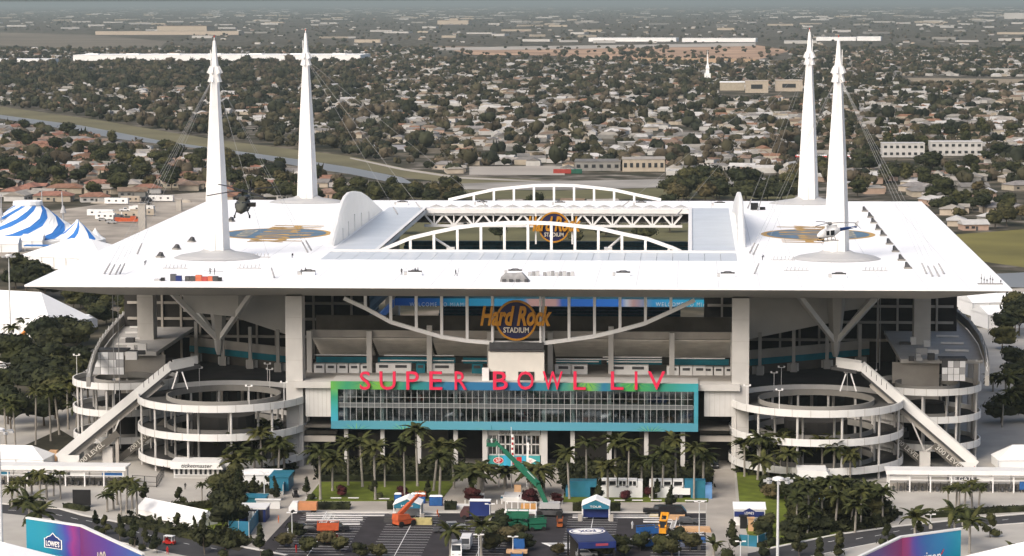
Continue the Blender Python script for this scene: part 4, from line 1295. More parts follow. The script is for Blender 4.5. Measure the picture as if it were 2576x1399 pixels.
# landmark buildings of the far town
def block(name, label, cat, u0, u1, v0, v1, depth, m, roofm=None, nwin=0, group=None, floors=1, parapet=True):
    """u0..u1 wide, base at v1, top at v0"""
    a, b = g(u0, v1), g(u1, v1)
    t_ = w((u0 + u1) / 2, v0, (a.y + b.y) / 2)
    c = (a + b) / 2
    L = (b - a).length
    h = max(2.5, t_.z)
    rz = math.atan2(b.y - a.y, b.x - a.x)
    t = thing(name, label, cat, (c.x, c.y, 0), rz, group)
    MB().box(0, depth / 2, 0, L, depth, h).build('wall', m, t)
    MB().box(0, depth / 2, h, L + .6, depth + .6, .5).build('roof', roofm or m, t)
    for f in range(floors):
        for k in range(nwin):
            MB().box(-L / 2 + (k + .5) * L / nwin, -.06, h * (f + .35) / floors, L / nwin * .5, .3, h / floors * .38).build('window', WIN, t)
    return t
BEI, WHW, TANW, GRW = WALLS['cream'], mat('store_white', (.80, .80, .79), .7, .04, .1), mat('wall_tan', (.42, .30, .20), .9, .12, .1), WALLS['grey']
wh = block('warehouse', 'very long low white warehouse behind the dark woods', 'warehouse', 186, 905, 139, 153, 120, WHW, WHW)
wh.rotation_euler.z += .02
for k in range(7): MB().box(-260 + k * 84, 30, 11, 26, 14, 3).build('roof_unit', WHW, wh)
block('warehouse', 'short white warehouse left of the very long one', 'warehouse', -40, 120, 150, 162, 70, WHW, WHW)
block('church', 'beige church hall with white fan shaped roof', 'church', 1810, 1872, 208, 228, 40, BEI, WHW)
st = thing('steeple', 'thin white church steeple rising from the trees', 'steeple', g(1779, 206))
MB().loft([MB().ring(0, 0, z, rr, 4, PI / 4) for z, rr in [(0, 4), (18, 3.4), (19, 4.2), (26, 1.6), (46, .1)]]).build('spire', WHW, st)
MB().box(0, 0, 0, 9, 9, 12).build('tower', WHW, st)
block('school', 'tall beige windowless hall beside the church', 'hall', 1874, 1932, 205, 234, 40, BEI, BEI, 1)
block('school', 'wide beige hall just left of the rear mast', 'hall', 1950, 2018, 204, 230, 50, BEI, BEI, 1)
block('apartment_block', 'white apartment block with dark windows right of the front mast', 'apartment block', 2219, 2325, 362, 396, 16, WALLS['white'], ROOFS['white'], 7, floors=2)
block('apartment_block', 'long white two storey block farther right', 'apartment block', 2340, 2470, 358, 392, 16, WALLS['white'], ROOFS['white'], 8, floors=2)
block('school', 'grey commercial building beside the two shipping containers', 'commercial building', 1445, 1560, 408, 430, 30, GRW, ROOFS['grey'], 6)
block('store', 'long pale store with flat roof right of the grey one', 'store', 1565, 1672, 402, 432, 30, WALLS['cream'], ROOFS['pale'], 7)
block('hotel', 'tan stepped hotel on the hazy skyline', 'hotel', 1100, 1178, 52, 62, 60, BEI, TANW)
block('hotel', 'tall tan block on the skyline at the stepped hotel', 'hotel', 1130, 1152, 47, 60, 40, BEI, TANW)
block('mall', 'pale store block with tiny red roof far left', 'mall', 395, 520, 66, 82, 80, BEI, ROOFS['terracotta'])
block('mall', 'long tan flat store below the tiny red roof', 'mall', 240, 600, 79, 88, 60, BEI, ROOFS['pale'])
block('mall', 'low white distribution shed between the rear masts', 'mall', 2052, 2152, 94, 103, 60, WHW, WHW)
block('mall', 'second low white shed right of the rear masts', 'mall', 2155, 2215, 93, 103, 60, WHW, WHW)
block('mall', 'white row of sheds above the bare tan land', 'mall', 1480, 1700, 96, 105, 60, WHW, WHW)
block('mall', 'longer white shed row ending above the tan land', 'mall', 1715, 1900, 97, 106, 60, WHW, WHW)
block('tower_block', 'pale tower block at the far right edge of the skyline', 'tower block', 2525, 2600, 33, 48, 40, WALLS['white'], WALLS['white'])
for k, (a, b) in enumerate(((1600, 1650), (1655, 1705), (1712, 1762), (1770, 1830), (1838, 1900))):
    block('row_house', 'tan terrace under construction on the bare land, %s from left' % ordinal(k + 1), 'terrace', a, b, 147 + k * .5, 157 + k, 20, TANW, TANW, 0, 'tan terraces on the bare land')
for k, (a, b, v) in enumerate(((2150, 2230, 239), (2240, 2330, 243), (2440, 2560, 186))):
    block('villa_row', 'pale long building among right hand trees, %s from left' % ordinal(k + 1), 'long building', a, b, v - 12, v, 20, WALLS['white'], ROOFS['white'], 4)
for u, v, m, nm in ((1746, 437, mat('container_red', (.28, .04, .03), .6), 'red'), (1826, 437, mat('container_green', (.015, .09, .06), .6), 'dark green')):
    p = g(u - 1300 * 0, v) if False else g(817.3 + .3417 * u, v)
    t = thing('shipping_container', '%s shipping container on the pale yard beyond the highway' % nm, 'container', p)
    mm = MB().box(0, 0, .15, 12, 2.6, 2.9)
    for k in range(14): mm.box(-5.6 + k * .86, -1.34, .35, .35, .1, 2.5)
    mm.build('corrugated_body', m, t)
    MB().box(6.05, 0, .25, .1, 2.3, 2.6).build('container_door', m, t)
tc = thing('gas_station', 'long red edged canopy on posts between the two far-side masts', 'canopy', g(2075, 413))
MB().box(0, 0, 5.2, 42, 9, .9).build('canopy_roof', mat('canopy_red', (.42, .05, .035), .6), tc)
MB().box(0, 0, 6.1, 41, 8.5, .15).build('canopy_top', WHW, tc)
for k in range(5): MB().box(-16 + k * 8, 0, 0, .5, .5, 5.2).build('canopy_post', STEEL, tc)
# ------------------------------------------------------------------ vegetation
def leaf_mat(name, c, c2, rnd=.3, scale=.35):
    return mat(name, c, .8, .45, scale, spec=.15, rnd=rnd, col2=c2, detail=3)
LEAF = leaf_mat('leaf_green', (.017, .022, .008), (.042, .044, .016))
LEAFD = leaf_mat('leaf_dark', (.011, .015, .007), (.026, .030, .012))
LEAFO = leaf_mat('leaf_olive', (.034, .033, .013), (.062, .056, .024))
PALM = leaf_mat('palm_leaf', (.018, .025, .007), (.044, .048, .014), .25, .8)
BARK = mat('bark', (.11, .09, .07), .95, .2, .8)
PTRUNK = mat('palm_trunk', (.25, .23, .20), .9, .15, .9)
def ico(sub):
    bm = bmesh.new()
    bmesh.ops.create_icosphere(bm, subdivisions=sub, radius=1)
    v = np.array([x.co[:] for x in bm.verts])
    f = np.array([[q.index for q in fc.verts] for fc in bm.faces])
    bm.free()
    return v, f
ICO1, ICO0 = ico(2), ico(1)
def crown_mesh(name, seed, W, H, z0, nlobe=9, nleaf=420, leaf=1.0, m=None, shape='round'):
    """lumpy dark body of several lobes plus a shell of leaf clusters standing off it"""
    rs = np.random.RandomState(seed)
    V, Fc = [], []
    n = 0
    lobes = []
    for k in range(nlobe):
        a = rs.uniform(0, 2 * PI)
        rr = rs.uniform(.15, .62) * W / 2
        if shape == 'cone':
            h = rs.uniform(0, 1); rr = (1 - h) * W * .3; c = np.array([rr * math.cos(a), rr * math.sin(a), z0 + h * H * .9]); s = W * .30 * (1.15 - h)
            lobes.append((c, np.array([s, s, H * .16])))
        else:
            h = rs.uniform(.25, .8)
            c = np.array([rr * math.cos(a), rr * math.sin(a), z0 + h * H])
            s = rs.uniform(.24, .38) * W
            lobes.append((c, np.array([s, s, s * min(1.0, H / W) * rs.uniform(.7, 1.0)])))
    for c, s in lobes:
        v = ICO1[0] * (1 + rs.uniform(-.22, .18, (len(ICO1[0]), 1))) * s * .86 + c
        V.append(v); Fc += (ICO1[1] + n).tolist(); n += len(v)
    for k in range(nleaf):
        c, s = lobes[rs.randint(len(lobes))]
        d = rs.normal(size=3); d /= np.linalg.norm(d)
        if d[2] < -.35: d[2] *= -1
        p = c + d * s * rs.uniform(.86, 1.16)
        t = np.cross(d, rs.normal(size=3)); t /= np.linalg.norm(t) + 1e-6
        b = np.cross(d, t)
        t = t + d * rs.uniform(-.5, .5)
        q = leaf * rs.uniform(.5, 1.15)
        V.append(np.array([p - t * q, p - b * q * .6 + d * .15 * q, p + t * q, p + b * q * .6]))
        Fc.append([n, n + 1, n + 2, n + 3]); n += 4
    me = bpy.data.meshes.new(name)
    me.from_pydata(np.concatenate(V).tolist(), [], Fc)
    me.materials.append(m or LEAF)
    me.update()
    return me
def trunk_mesh(h, rad, br=4, seed=0, m=BARK):
    rs = random.Random(seed)
    t = MB()
    t.tube((0, 0, 0), (.15, .1, h * .55), rad, rad * .7, 7)
    for k in range(br):
        a = 2 * PI * k / br + rs.uniform(-.4, .4)
        e = (h * .32 * math.cos(a), h * .32 * math.sin(a), h * rs.uniform(.85, 1.1))
        t.tube((.15, .1, h * .5), e, rad * .55, rad * .2, 5)
    return t.mesh('trunk', m)
# broadleaf trees one by one
KINDS_T = []
for k, (nm, Wd, Hd, z0, mm, look) in enumerate([('round', 11, 8, 2.2, LEAF, 'round green'), ('round', 13, 9, 2.5, LEAFD, 'broad dark'), ('round', 8, 9, 2.2, LEAF, 'tall green'), ('round', 9, 6.5, 2.0, LEAFO, 'small olive'), ('round', 12, 7.5, 2.0, LEAFD, 'spreading dark'), ('round', 7, 6, 1.8, LEAF, 'compact green')]):
    KINDS_T.append((crown_mesh('crown', 50 + k, Wd, Hd, z0, 9, 330, .95, mm), trunk_mesh(z0 + Hd * .5, .32, 4, k), look))
T_ITEMS = []
TSC = random.Random(5)
def add_tree(u, v, k=None, sc=None, pt=None):
    k = TSC.randrange(6) if k is None else k
    p = g(u, v) if pt is None else pt
    t = obj('tree', None, None, p, TSC.uniform(0, 6.28))
    s = sc or TSC.uniform(.8, 1.35)
    t.scale = (s, s, s * TSC.uniform(.85, 1.1))
    obj('crown', KINDS_T[k][0], t)
    obj('trunk', KINDS_T[k][1], t)
    T_ITEMS.append((t, KINDS_T[k][2] + ' tree', u, v))
tp = []
def scatter_trees(n, box, cond, kinds=None, dmin=7, sc=(.8, 1.35)):
    c = tries = 0
    while c < n and tries < n * 80:
        tries += 1
        u, v = TSC.uniform(box[0], box[2]), TSC.uniform(box[1], box[3])
        if not free(u, v) or not cond(u, v): continue
        p = g(u, v)
        if any(abs(q.x - p.x) < dmin and abs(q.y - p.y) < dmin for q in tp): continue
        tp.append(p)
        add_tree(u, v, TSC.choice(kinds) if kinds else None, TSC.uniform(*sc))
        c += 1
scatter_trees(106, (0, 330, 1020, 530), lambda u, v: v > 310 + u * .165 and not (v > 512 and u < 330) and not (u > 800 and v < 488), None, 9)
scatter_trees(34, (840, 440, 1160, 520), lambda u, v: v > 494 or u > 1040 and v > 470, (1, 4, 0, 3), 8, (.75, 1.15))
scatter_trees(24, (1000, 535, 1700, 615), lambda u, v: True, (0, 1, 3, 4), 8, (.8, 1.2))
scatter_trees(26, (1660, 452, 2020, 512), lambda u, v: True, (0, 1, 3, 4), 8, (1.1, 1.6))
scatter_trees(76, (2060, 330, 2575, 690), lambda u, v: not (v > 505 and u < 2330 + (v - 505) * 1.0), None, 9)
put_labels(T_ITEMS, 'tree', 'trees of the town behind the stadium')
# trees close to the stadium flanks
N_ITEMS = []
def flank_trees(n, poly, side, kinds, sc, dmin=5.5):
    us, vs = [p[0] for p in poly], [p[1] for p in poly]
    c = tries = 0
    pts = []
    while c < n and tries < n * 80:
        tries += 1
        u, v = TSC.uniform(min(us), max(us)), TSC.uniform(min(vs), max(vs))
        if not inside(u, v, poly): continue
        p = g(u, v)
        if any(abs(q.x - p.x) < dmin and abs(q.y - p.y) < dmin for q in pts): continue
        pts.append(p)
        k = TSC.choice(kinds)
        add_tree(u, v, k, TSC.uniform(*sc))
        N_ITEMS.append((T_ITEMS.pop()[0], KINDS_T[k][2] + ' tree', u, v, side))
        c += 1
flank_trees(26, [(0, 905), (150, 850), (225, 880), (232, 985), (120, 1090), (0, 1100)], 'between the white tents and the side concourse', (1, 4, 0, 1), (.75, 1.1))
flank_trees(8, [(0, 690), (110, 700), (120, 760), (20, 760)], 'behind the tip of the roof', (1, 2, 4), (.8, 1.1))
flank_trees(9, [(235, 790), (340, 780), (345, 815), (250, 850)], 'under the roof edge by the tents', (1, 0, 4), (.6, .85))
flank_trees(10, [(2490, 905), (2560, 880), (2600, 960), (2600, 1090), (2510, 1075)], 'beside the ramp towers on the lagoon side', (1, 0, 4), (.6, .9))
flank_trees(7, [(2500, 800), (2600, 790), (2600, 870), (2520, 880)], 'by the pale tents on the lagoon side', (0, 1, 5), (.7, .95))
flank_trees(9, [(545, 1240), (600, 1240), (600, 1335), (550, 1352)], 'in the grove beside the dark blue stall', (0, 1, 2, 4), (.42, .62), 2.6)
flank_trees(13, [(1995, 1280), (2190, 1262), (2225, 1325), (2060, 1345), (2000, 1345)], 'in the grove right of the tall lamp mast', (1, 0, 4, 5), (.42, .62), 3.5)
flank_trees(4, [(1935, 1240), (1995, 1236), (2000, 1280), (1945, 1285)], 'on the grass behind the white booth', (1, 4), (.4, .55), 3.5)
flank_trees(9, [(165, 770), (330, 735), (345, 765), (200, 790)], 'along the street behind the tents', (0, 1, 4), (.7, 1.0))
by = {}
for o, look, u, v, side in N_ITEMS: by.setdefault((look, side), []).append((u, o))
for (look, side), L in by.items():
    L.sort(key=lambda t: t[0])
    for k, (u, o) in enumerate(L): tag(o, '%s %s%s' % (look, side, ', %s from left' % ordinal(k + 1) if len(L) > 1 else ''), 'tree', 'trees at the flanks of the stadium')
# all the far woods: one mass
def far_woods(n):
    vars_ = []
    for k in range(6):
        rs = np.random.RandomState(200 + k)
        V, Fc, nn = [], [], 0
        for j in range(2):
            c = np.array([rs.uniform(-.45, .45), rs.uniform(-.5, .5), rs.uniform(.35, .75)])
            s = rs.uniform(.48, .68)
            v = ICO1[0] * (1 + rs.uniform(-.25, .2, (42, 1))) * np.array([s, s, s * .75]) + c
            V.append(v); Fc.append(ICO1[1] + nn); nn += 42
        for j in range(26):
            d = rs.normal(size=3); d /= np.linalg.norm(d); d[2] = abs(d[2])
            p = np.array([0, 0, .5]) + d * np.array([.85, .85, .55]) * rs.uniform(.9, 1.15)
            a, b = rs.normal(size=3) * .16, rs.normal(size=3) * .16
            V.append(np.array([p + a, p + b, p - a - b])); Fc.append(np.array([[nn, nn + 1, nn + 2]])); nn += 3
        vars_.append((np.concatenate(V), np.concatenate(Fc)))
    lo = []
    for k in range(4):
        rs = np.random.RandomState(300 + k)
        lo.append((ICO0[0] * (1 + rs.uniform(-.3, .3, (12, 1))) * np.array([1, 1, .65]) + np.array([0, 0, .45]), ICO0[1]))
    AV, AF, AM = [], [], []
    off = 0
    rs = np.random.RandomState(77)
    c = 0
    while c < n:
        v = 1 / (1 / 470 + rs.rand() * (1 / 120 - 1 / 470)) if c < n * .55 else 1 / (1 / 120 + rs.rand() * (1 / 17 - 1 / 120))
        u = rs.uniform(-450, 3025)
        if not free(u, v) and not (105 < v < 160 and u > 1000 and (rs.rand() < .12 or 1560 < u < 1690 and rs.rand() < .5)): continue
        if v > 240 and (u > 1000 or v > 300 + u * .165) and rs.rand() < .45: continue
        if v > 440 and 1160 < u < 2000: continue
        if v > 500: continue
        s = rs.uniform(3.0, 6.2) * (1.5 if rs.rand() < .1 else 1)
        if u < 930 and 150 < v < 225: s *= 1.25
        elif rs.rand() < .25 and not (u < 1000 and 235 < v < 420): pass
        p = g(u, v)
        vv, ff = vars_[rs.randint(6)] if v > 130 else lo[rs.randint(4)]
        a = rs.uniform(0, 2 * PI)
        ca, sa = math.cos(a), math.sin(a)
        R = np.array([[ca, -sa, 0], [sa, ca, 0], [0, 0, 1]])
        hh = s * rs.uniform(.9, 1.5)
        AV.append((vv * np.array([s, s, hh])) @ R.T + np.array([p.x, p.y, 0]))
        AF.append(ff + off)
        off += len(vv)
        AM.append(np.full(len(ff), rs.choice(4, p=[.26, .18, .30, .26])))
        c += 1
    # the dense dark wood in front of the long warehouse
    V = np.concatenate(AV); Fc = np.concatenate(AF); M = np.concatenate(AM)
    me = bpy.data.meshes.new('far_woods')
    me.vertices.add(len(V)); me.vertices.foreach_set('co', V.ravel())
    me.loops.add(len(Fc) * 3); me.loops.foreach_set('vertex_index', Fc.ravel().astype(np.int32))
    me.polygons.add(len(Fc)); me.polygons.foreach_set('loop_start', np.arange(0, len(Fc) * 3, 3, dtype=np.int32))
    me.polygons.foreach_set('loop_total', np.full(len(Fc), 3, dtype=np.int32))
    for m_ in (mat('far_leaf', (.018, .022, .013), .9, .4, .06, col2=(.034, .036, .021), spec=.1), mat('far_leaf_dark', (.013, .017, .012), .9, .3, .06, col2=(.026, .029, .019), spec=.1), mat('far_leaf_olive', (.036, .034, .019), .9, .3, .06, col2=(.056, .051, .03), spec=.1), mat('far_leaf_brown', (.052, .042, .028), .9, .3, .06, col2=(.08, .066, .045), spec=.1)): me.materials.append(m_)
    me.polygons.foreach_set('material_index', M.astype(np.int32))
    me.update(calc_edges=True)
    return stuff(tag(obj('far_woods', me), 'mass of trees over the flat town to the horizon', 'trees'))
far_woods(22000)
# palms
def frond_rib(L, droop, seed, seg=7, wide=.55):
    rs = random.Random(seed)
    pts = []
    for i in range(seg + 1):
        t = i / seg
        pts.append((L * (t - .12 * t * t), L * (.42 * t - droop * t * t)))
    V, Fc = [], []
    for i in range(seg):
        (x0, z0), (x1, z1) = pts[i], pts[i + 1]
        t = (i + .5) / seg
        wd = wide * (math.sin(PI * min(.97, .18 + .8 * t)) ** .7) * L * .3
        for sgn in (-1, 1):
            n = len(V)
            back = .25 * wd
            V += [(x0, 0, z0), (x1, 0, z1), (x1 + back, sgn * wd, z1 - wd * .55 * rs.uniform(.8, 1.2)), (x0 + back, sgn * wd, z0 - wd * .55 * rs.uniform(.8, 1.2))]
            Fc.append((n, n + 1, n + 2, n + 3) if sgn > 0 else (n + 3, n + 2, n + 1, n))
    return V, Fc
def palm_crown(name, seed, L=3.6, n=18, royal=True):
    rs = random.Random(seed)
    m = MB()
    for k in range(n):
        a = k * 2.399 + rs.uniform(-.2, .2)
        lift = rs.uniform(-.35, 1.0) if royal else rs.uniform(-.2, .8)
        V, Fc = frond_rib(L * rs.uniform(.8, 1.1), rs.uniform(.45, .95), seed * 50 + k)
        ca, sa = math.cos(a), math.sin(a)
        cl, sl = math.cos(lift * .8), math.sin(lift * .8)
        m.add([((x * cl - z * sl) * ca - y * sa, (x * cl - z * sl) * sa + y * ca, x * sl + z * cl) for x, y, z in V], Fc)
    if royal: m.tube((0, 0, -1.6), (0, 0, .2), .22, .16, 7)
    return m.mesh(name, PALM)
PCROWN = [palm_crown('crown', 3 + k, 3.9, 25) for k in range(4)]
PSHORT = [palm_crown('crown', 30 + k, 2.7, 28, False) for k in range(3)]
PTR = MB().lathe([(.34, 0), (.25, 1.0), (.24, 6), (.19, 10)], 8).mesh('trunk', PTRUNK)
P_ITEMS = []
def palm(u, v, top_v, look='royal palm', where='', short=False, sc=1.0, dark=False):
    p = g(u, v)
    q = w(u, top_v, p.y)
    h = max(2.0, q.z * TSC.uniform(.84, 1.06))
    t = obj('palm_tree', None, None, p, TSC.uniform(0, 6.28))
    t.rotation_euler = (TSC.gauss(0, .035), TSC.gauss(0, .035), TSC.uniform(0, 6.28))
    sc *= TSC.uniform(.82, 1.18)
    tr = obj('trunk', PTR, t)
    tr.scale = (sc, sc, h / 10)
    cr = obj('crown', TSC.choice(PSHORT if short else PCROWN), t, (0, 0, h))
    cr.scale = (sc, sc, sc)
    P_ITEMS.append((t, look, where, u))
    return t
# row along the front lawn
for u, v, tv in ((806, 1258, 1128), (876, 1222, 1118), (944, 1258, 1130), (1018, 1254, 1108), (1090, 1236, 1112), (1105, 1250, 1142), (1142, 1228, 1120), (836, 1236, 1150), (912, 1226, 1092), (968, 1226, 1146), (1050, 1224, 1090)):
    palm(u, v, tv, 'palm', 'on the green lawn below the glass pavilion', sc=1.05)
for u, v, tv in ((1432, 1256, 1128), (1528, 1262, 1160), (1580, 1240, 1106), (1640, 1258, 1140), (1665, 1244, 1128), (1700, 1236, 1110), (1745, 1256, 1130), (1475, 1240, 1100), (1612, 1234, 1150), (1768, 1236, 1142), (1548, 1236, 1112)):
    palm(u, v, tv, 'palm', 'behind the white and teal broadcast set', sc=1.05)
for u, v, tv in ((575, 1190, 1108), (600, 1196, 1128), (632, 1186, 1098), (660, 1198, 1090), (690, 1190, 1112), (716, 1196, 1134), (612, 1180, 1080), (674, 1178, 1078), (640, 1206, 1140), (700, 1204, 1098), (590, 1212, 1150)):
    palm(u, v, tv, 'palm', 'between the ticket booth and the front column', sc=1.1)
for u, v, tv in ((1872, 1200, 1112), (1905, 1208, 1100), (1932, 1198, 1124), (1962, 1206, 1108), (1990, 1196, 1098), (1890, 1190, 1140), (1948, 1186, 1086), (1980, 1214, 1140), (1920, 1220, 1150), (2010, 1206, 1132)):
    palm(u, v, tv, 'palm', 'on the grass right of the other front column', sc=1.1)
for u, v, tv in ((2068, 1206, 1110), (2095, 1212, 1126), (2120, 1204, 1118), (2138, 1214, 1136), (2100, 1190, 1104)):
    palm(u, v, tv, 'palm', 'in front of the ramp tower behind the tall lamp mast', sc=.95)
for u, v, tv in ((30, 1275, 1225), (62, 1262, 1206), (100, 1268, 1186), (118, 1258, 1200), (153, 1256, 1192), (80, 1242, 1196), (135, 1248, 1210), (44, 1250, 1210)):
    palm(u, v, tv, 'palm', 'on the plaza before the gate by the ticket booth', short=True, sc=.95)
for u, v, tv in ((270, 1288, 1240), (286, 1282, 1222), (305, 1300, 1226), (318, 1292, 1218), (345, 1306, 1224), (295, 1270, 1218), (333, 1280, 1216)):
    palm(u, v, tv, 'palm', 'in the clump left of the long low white tent', short=True, sc=.95)
for u, v, tv in ((508, 1262, 1222), (535, 1266, 1226), (548, 1264, 1220), (568, 1270, 1228)):
    palm(u, v, tv, 'small fan palm', 'on the plaza beside the ticket booth', short=True, sc=.7)
for u, v, tv in ((1186, 1262, 1192), (1214, 1258, 1172), (1205, 1236, 1180), (1350, 1252, 1180), (1368, 1240, 1174), (1336, 1244, 1188), (1270, 1228, 1180)):
    palm(u, v, tv, 'thick date palm', 'flanking the central walk', short=True, sc=1.95)
for u, v, tv in ((2385, 1290, 1228), (2404, 1286, 1222), (2425, 1292, 1224), (2445, 1280, 1218), (2412, 1270, 1216), (2460, 1290, 1226)):
    palm(u, v, tv, 'palm', 'on the plaza before the gate by the tall lamp mast', short=True, sc=.9)
for u, v, tv in ((2002, 1330, 1240), (2035, 1322, 1226), (2066, 1318, 1250), (2100, 1326, 1232), (2140, 1318, 1246), (2165, 1326, 1228), (2192, 1312, 1240), (2220, 1318, 1236), (2084, 1300, 1216), (2050, 1296, 1210), (2120, 1298, 1212), (2180, 1298, 1220), (2016, 1304, 1216), (2150, 1340, 1270), (2030, 1345, 1272)):
    palm(u, v, tv, 'dark green palm', 'in the bed beside the ribbed grandstand', sc=.95)
for u, v, tv in ((2497, 985, 945), (2530, 1010, 946), (2555, 1000, 940), (2545, 1040, 985), (2520, 1075, 990)):
    palm(u, v, tv, 'palm', 'beyond the ramp towers at the right edge', sc=1.0)
for u, v, tv in ((60, 850, 805), (100, 870, 815), (30, 880, 820), (172, 1080, 960), (200, 1070, 955), (150, 1095, 975), (225, 1065, 965), (40, 1135, 1005), (90, 1120, 985), (190, 1110, 1010), (128, 1110, 980), (15, 1120, 1010)):
    palm(u, v, tv, 'tall palm', 'among the dark trees by the small ramp tower', sc=1.05)
by = {}
for o, look, where, u in P_ITEMS: by.setdefault((look, where), []).append((u, o))
for (look, where), L in by.items():
    L.sort(key=lambda t: t[0])
    for k, (u, o) in enumerate(L): tag(o, '%s %s, %s from left' % (look, where, ordinal(k + 1)), 'palm tree', 'palm trees round the stadium')
# big palms close by, every frond its own piece
FR = []
for k in range(4):
    V, Fc = frond_rib(4.3, (.5, .7, .6, .85)[k], 900 + k, 9, .5)
    FR.append(MB().add(V, Fc).mesh('frond', PALM))
def coconut(u, v, top_v, label, n=15, sc=1.0):
    p = g(u, v)
    h = max(2.5, w(u, top_v, p.y).z)
    t = thing('coconut_palm', label, 'palm tree', p, 0, 'feathery palms near the parking lot')
    tr = obj('trunk', PTR, t)
    tr.scale = (1.1, 1.1, h / 10)
    for k in range(n):
        f = obj('frond', FR[k % 4], t, (0, 0, h))
        f.rotation_euler = (0, -TSC.uniform(-.25, .95), k * 2.399 + TSC.uniform(-.2, .2))
        f.scale = (sc * TSC.uniform(.85, 1.15),) * 3
    return t
coconut(100, 1380, 1290, 'feathery palm behind the left gradient banner wall', 18, 1.15)
coconut(75, 1345, 1262, 'feathery palm at the left edge of the access road', 16, 1.1)
coconut(2300, 1368, 1302, 'feathery palm on the verge just above the right banner wall', 17, 1.05)
coconut(2438, 1392, 1310, 'leaning feathery palm right of the right banner wall', 16, 1.1)
coconut(2400, 1372, 1286, 'feathery palm behind the corner of the right banner wall', 16, 1.1)
coconut(1133, 1400, 1335, 'dark feathery palm between the two middle stall rows', 18, 1.0)
coconut(1210, 1398, 1322, 'dark feathery palm beside the lamp posts in the lot', 18, 1.0)
coconut(1795, 1398, 1368, 'small feathery palm at the foot of the right hand walk', 13, .7)
coconut(2550, 1410, 1384, 'dark palm top poking before the white tent at lower right', 15, .8)
# young upright trees and shrubs along the road and lot
CONE = [crown_mesh('crown', 400 + k, 3.6, 5.2, .8, 8, 170, .42, (LEAFD, LEAF)[k % 2], 'cone') for k in range(3)]
BUSH = [crown_mesh('crown', 420 + k, 5.2, 3.8, .6, 8, 240, .5, (LEAFD, LEAF, LEAFO)[k], 'round') for k in range(3)]
CT = trunk_mesh(2.4, .1, 3, 9)
def young(u, v, label, sc=1.0, bush=False, k=None, m=None):
    t = thing('shrub' if bush else 'young_tree', label, 'shrub' if bush else 'tree', g(u, v), TSC.uniform(0, 6), 'small trees of the planting strips')
    c = obj('crown', (BUSH if bush else CONE)[TSC.randrange(3) if k is None else k], t)
    if m:
        c.data = c.data.copy(); c.data.materials.clear(); c.data.materials.append(m)
    obj('trunk', CT, t)
    t.scale = (sc, sc, sc)
REDL = leaf_mat('leaf_maroon', (.032, .008, .010), (.055, .013, .013), .1)
for k, (u, v, s) in enumerate(((265, 1345, .9), (302, 1362, 1.0), (338, 1376, 1.1), (365, 1384, .9), (395, 1392, 1.0), (240, 1336, .8))): young(u, v, 'young clipped tree on the strip below the left road, %s from the banner wall' % ordinal(k + 1), s)
for k, (u, v, s) in enumerate(((515, 1394, 1.5), (575, 1404, 1.1), (655, 1408, 1.3), (448, 1345, 1.0), (488, 1352, .8))): young(u, v, 'upright dark tree at the road curve, %s from left' % ordinal(k + 1), s)
for k, (u, v, s) in enumerate(((2010, 1400, 1.0), (2060, 1404, .9), (2110, 1396, 1.0), (2232, 1374, 1.0), (2310, 1356, .8), (2490, 1352, 1.1), (1840, 1405, 1.4), (1935, 1400, 1.2))): young(u, v, 'young tree on the strip below the right road, %s planted' % ordinal(k + 1), s)
young(452, 1278, 'lone silvery young tree on the pale plaza', 1.0, k=1)
young(366, 1272, 'bare wispy tree by the end of the long white tent', .95, k=0)
for k, (u, v, s, b) in enumerate(((745, 1355, 1.1, 1), (715, 1375, 1.0, 1), (820, 1370, 1.0, 1), (775, 1395, 1.1, 1), (855, 1390, 1.0, 1), (905, 1404, 1.0, 1), (948, 1406, 1.0, 1))): young(u, v, 'loose shrub on the island at the left end of the lot, %s along' % ordinal(k + 1), s * .75, True)
for k, (u, v, s) in enumerate(((1255, 1345, 1.2), (1285, 1370, 1.2), (1245, 1390, 1.3), (1320, 1385, 1.1), (1290, 1330, 1.0), (1235, 1362, 1.0), (1262, 1315, .9), (1310, 1352, .9))): young(u, v, 'dense dark shrub on the middle island by the steel frame, %s along' % ordinal(k + 1), s * .8, True)
for k, (u, v, s) in enumerate(((1560, 1396, 1.2), (1610, 1385, 1.2), (1660, 1395, 1.2), (1700, 1370, 1.1), (1735, 1385, 1.2), (1690, 1400, 1.1), (1520, 1402, 1.0), (1400, 1396, .8), (1475, 1398, .7))): young(u, v, 'leafy shrub on the island near the blue canopy, %s along' % ordinal(k + 1), s * .75, True)
for k, (u, v, s) in enumerate(((772, 1258, .9), (942, 1258, 1.0), (1076, 1256, .8), (1508, 1262, .9), (1652, 1256, .8), (1688, 1282, .9), (640, 1256, .9), (690, 1258, .9), (604, 1292, 1.2), (590, 1320, 1.3), (600, 1330, 1.1), (600, 1262, 1.2), (556, 1306, 1.4), (566, 1340, 1.2))): young(u, v, 'small dark tree on the lawn edge, %s planted along the walks' % ordinal(k + 1), s * 1.05)
for k, (u, v) in enumerate(((860, 1250), (1014, 1252), (1400, 1268), (1572, 1262), (1632, 1252), (1190, 1272), (1335, 1274))): young(u, v, 'round maroon shrub by the walk, %s along the front' % ordinal(k + 1), .6 if k < 5 else .95, True, 0, REDL)
for k, (u, v, s) in enumerate(((1985, 1365, 1.0), (2005, 1300, 1.1), (1940, 1255, .9), (1925, 1235, .8), (1980, 1262, 1.1), (1960, 1255, 1.0))): young(u, v, 'dark round bush on the grass round the tall lamp mast, %s along' % ordinal(k + 1), s, True, k % 3)
young(1925, 1338, 'dark tree overhanging the white booth with blue house logo', .9, True, 0)
young(1912, 1352, 'leafy tree leaning over the teal counter', .8, True, 1)
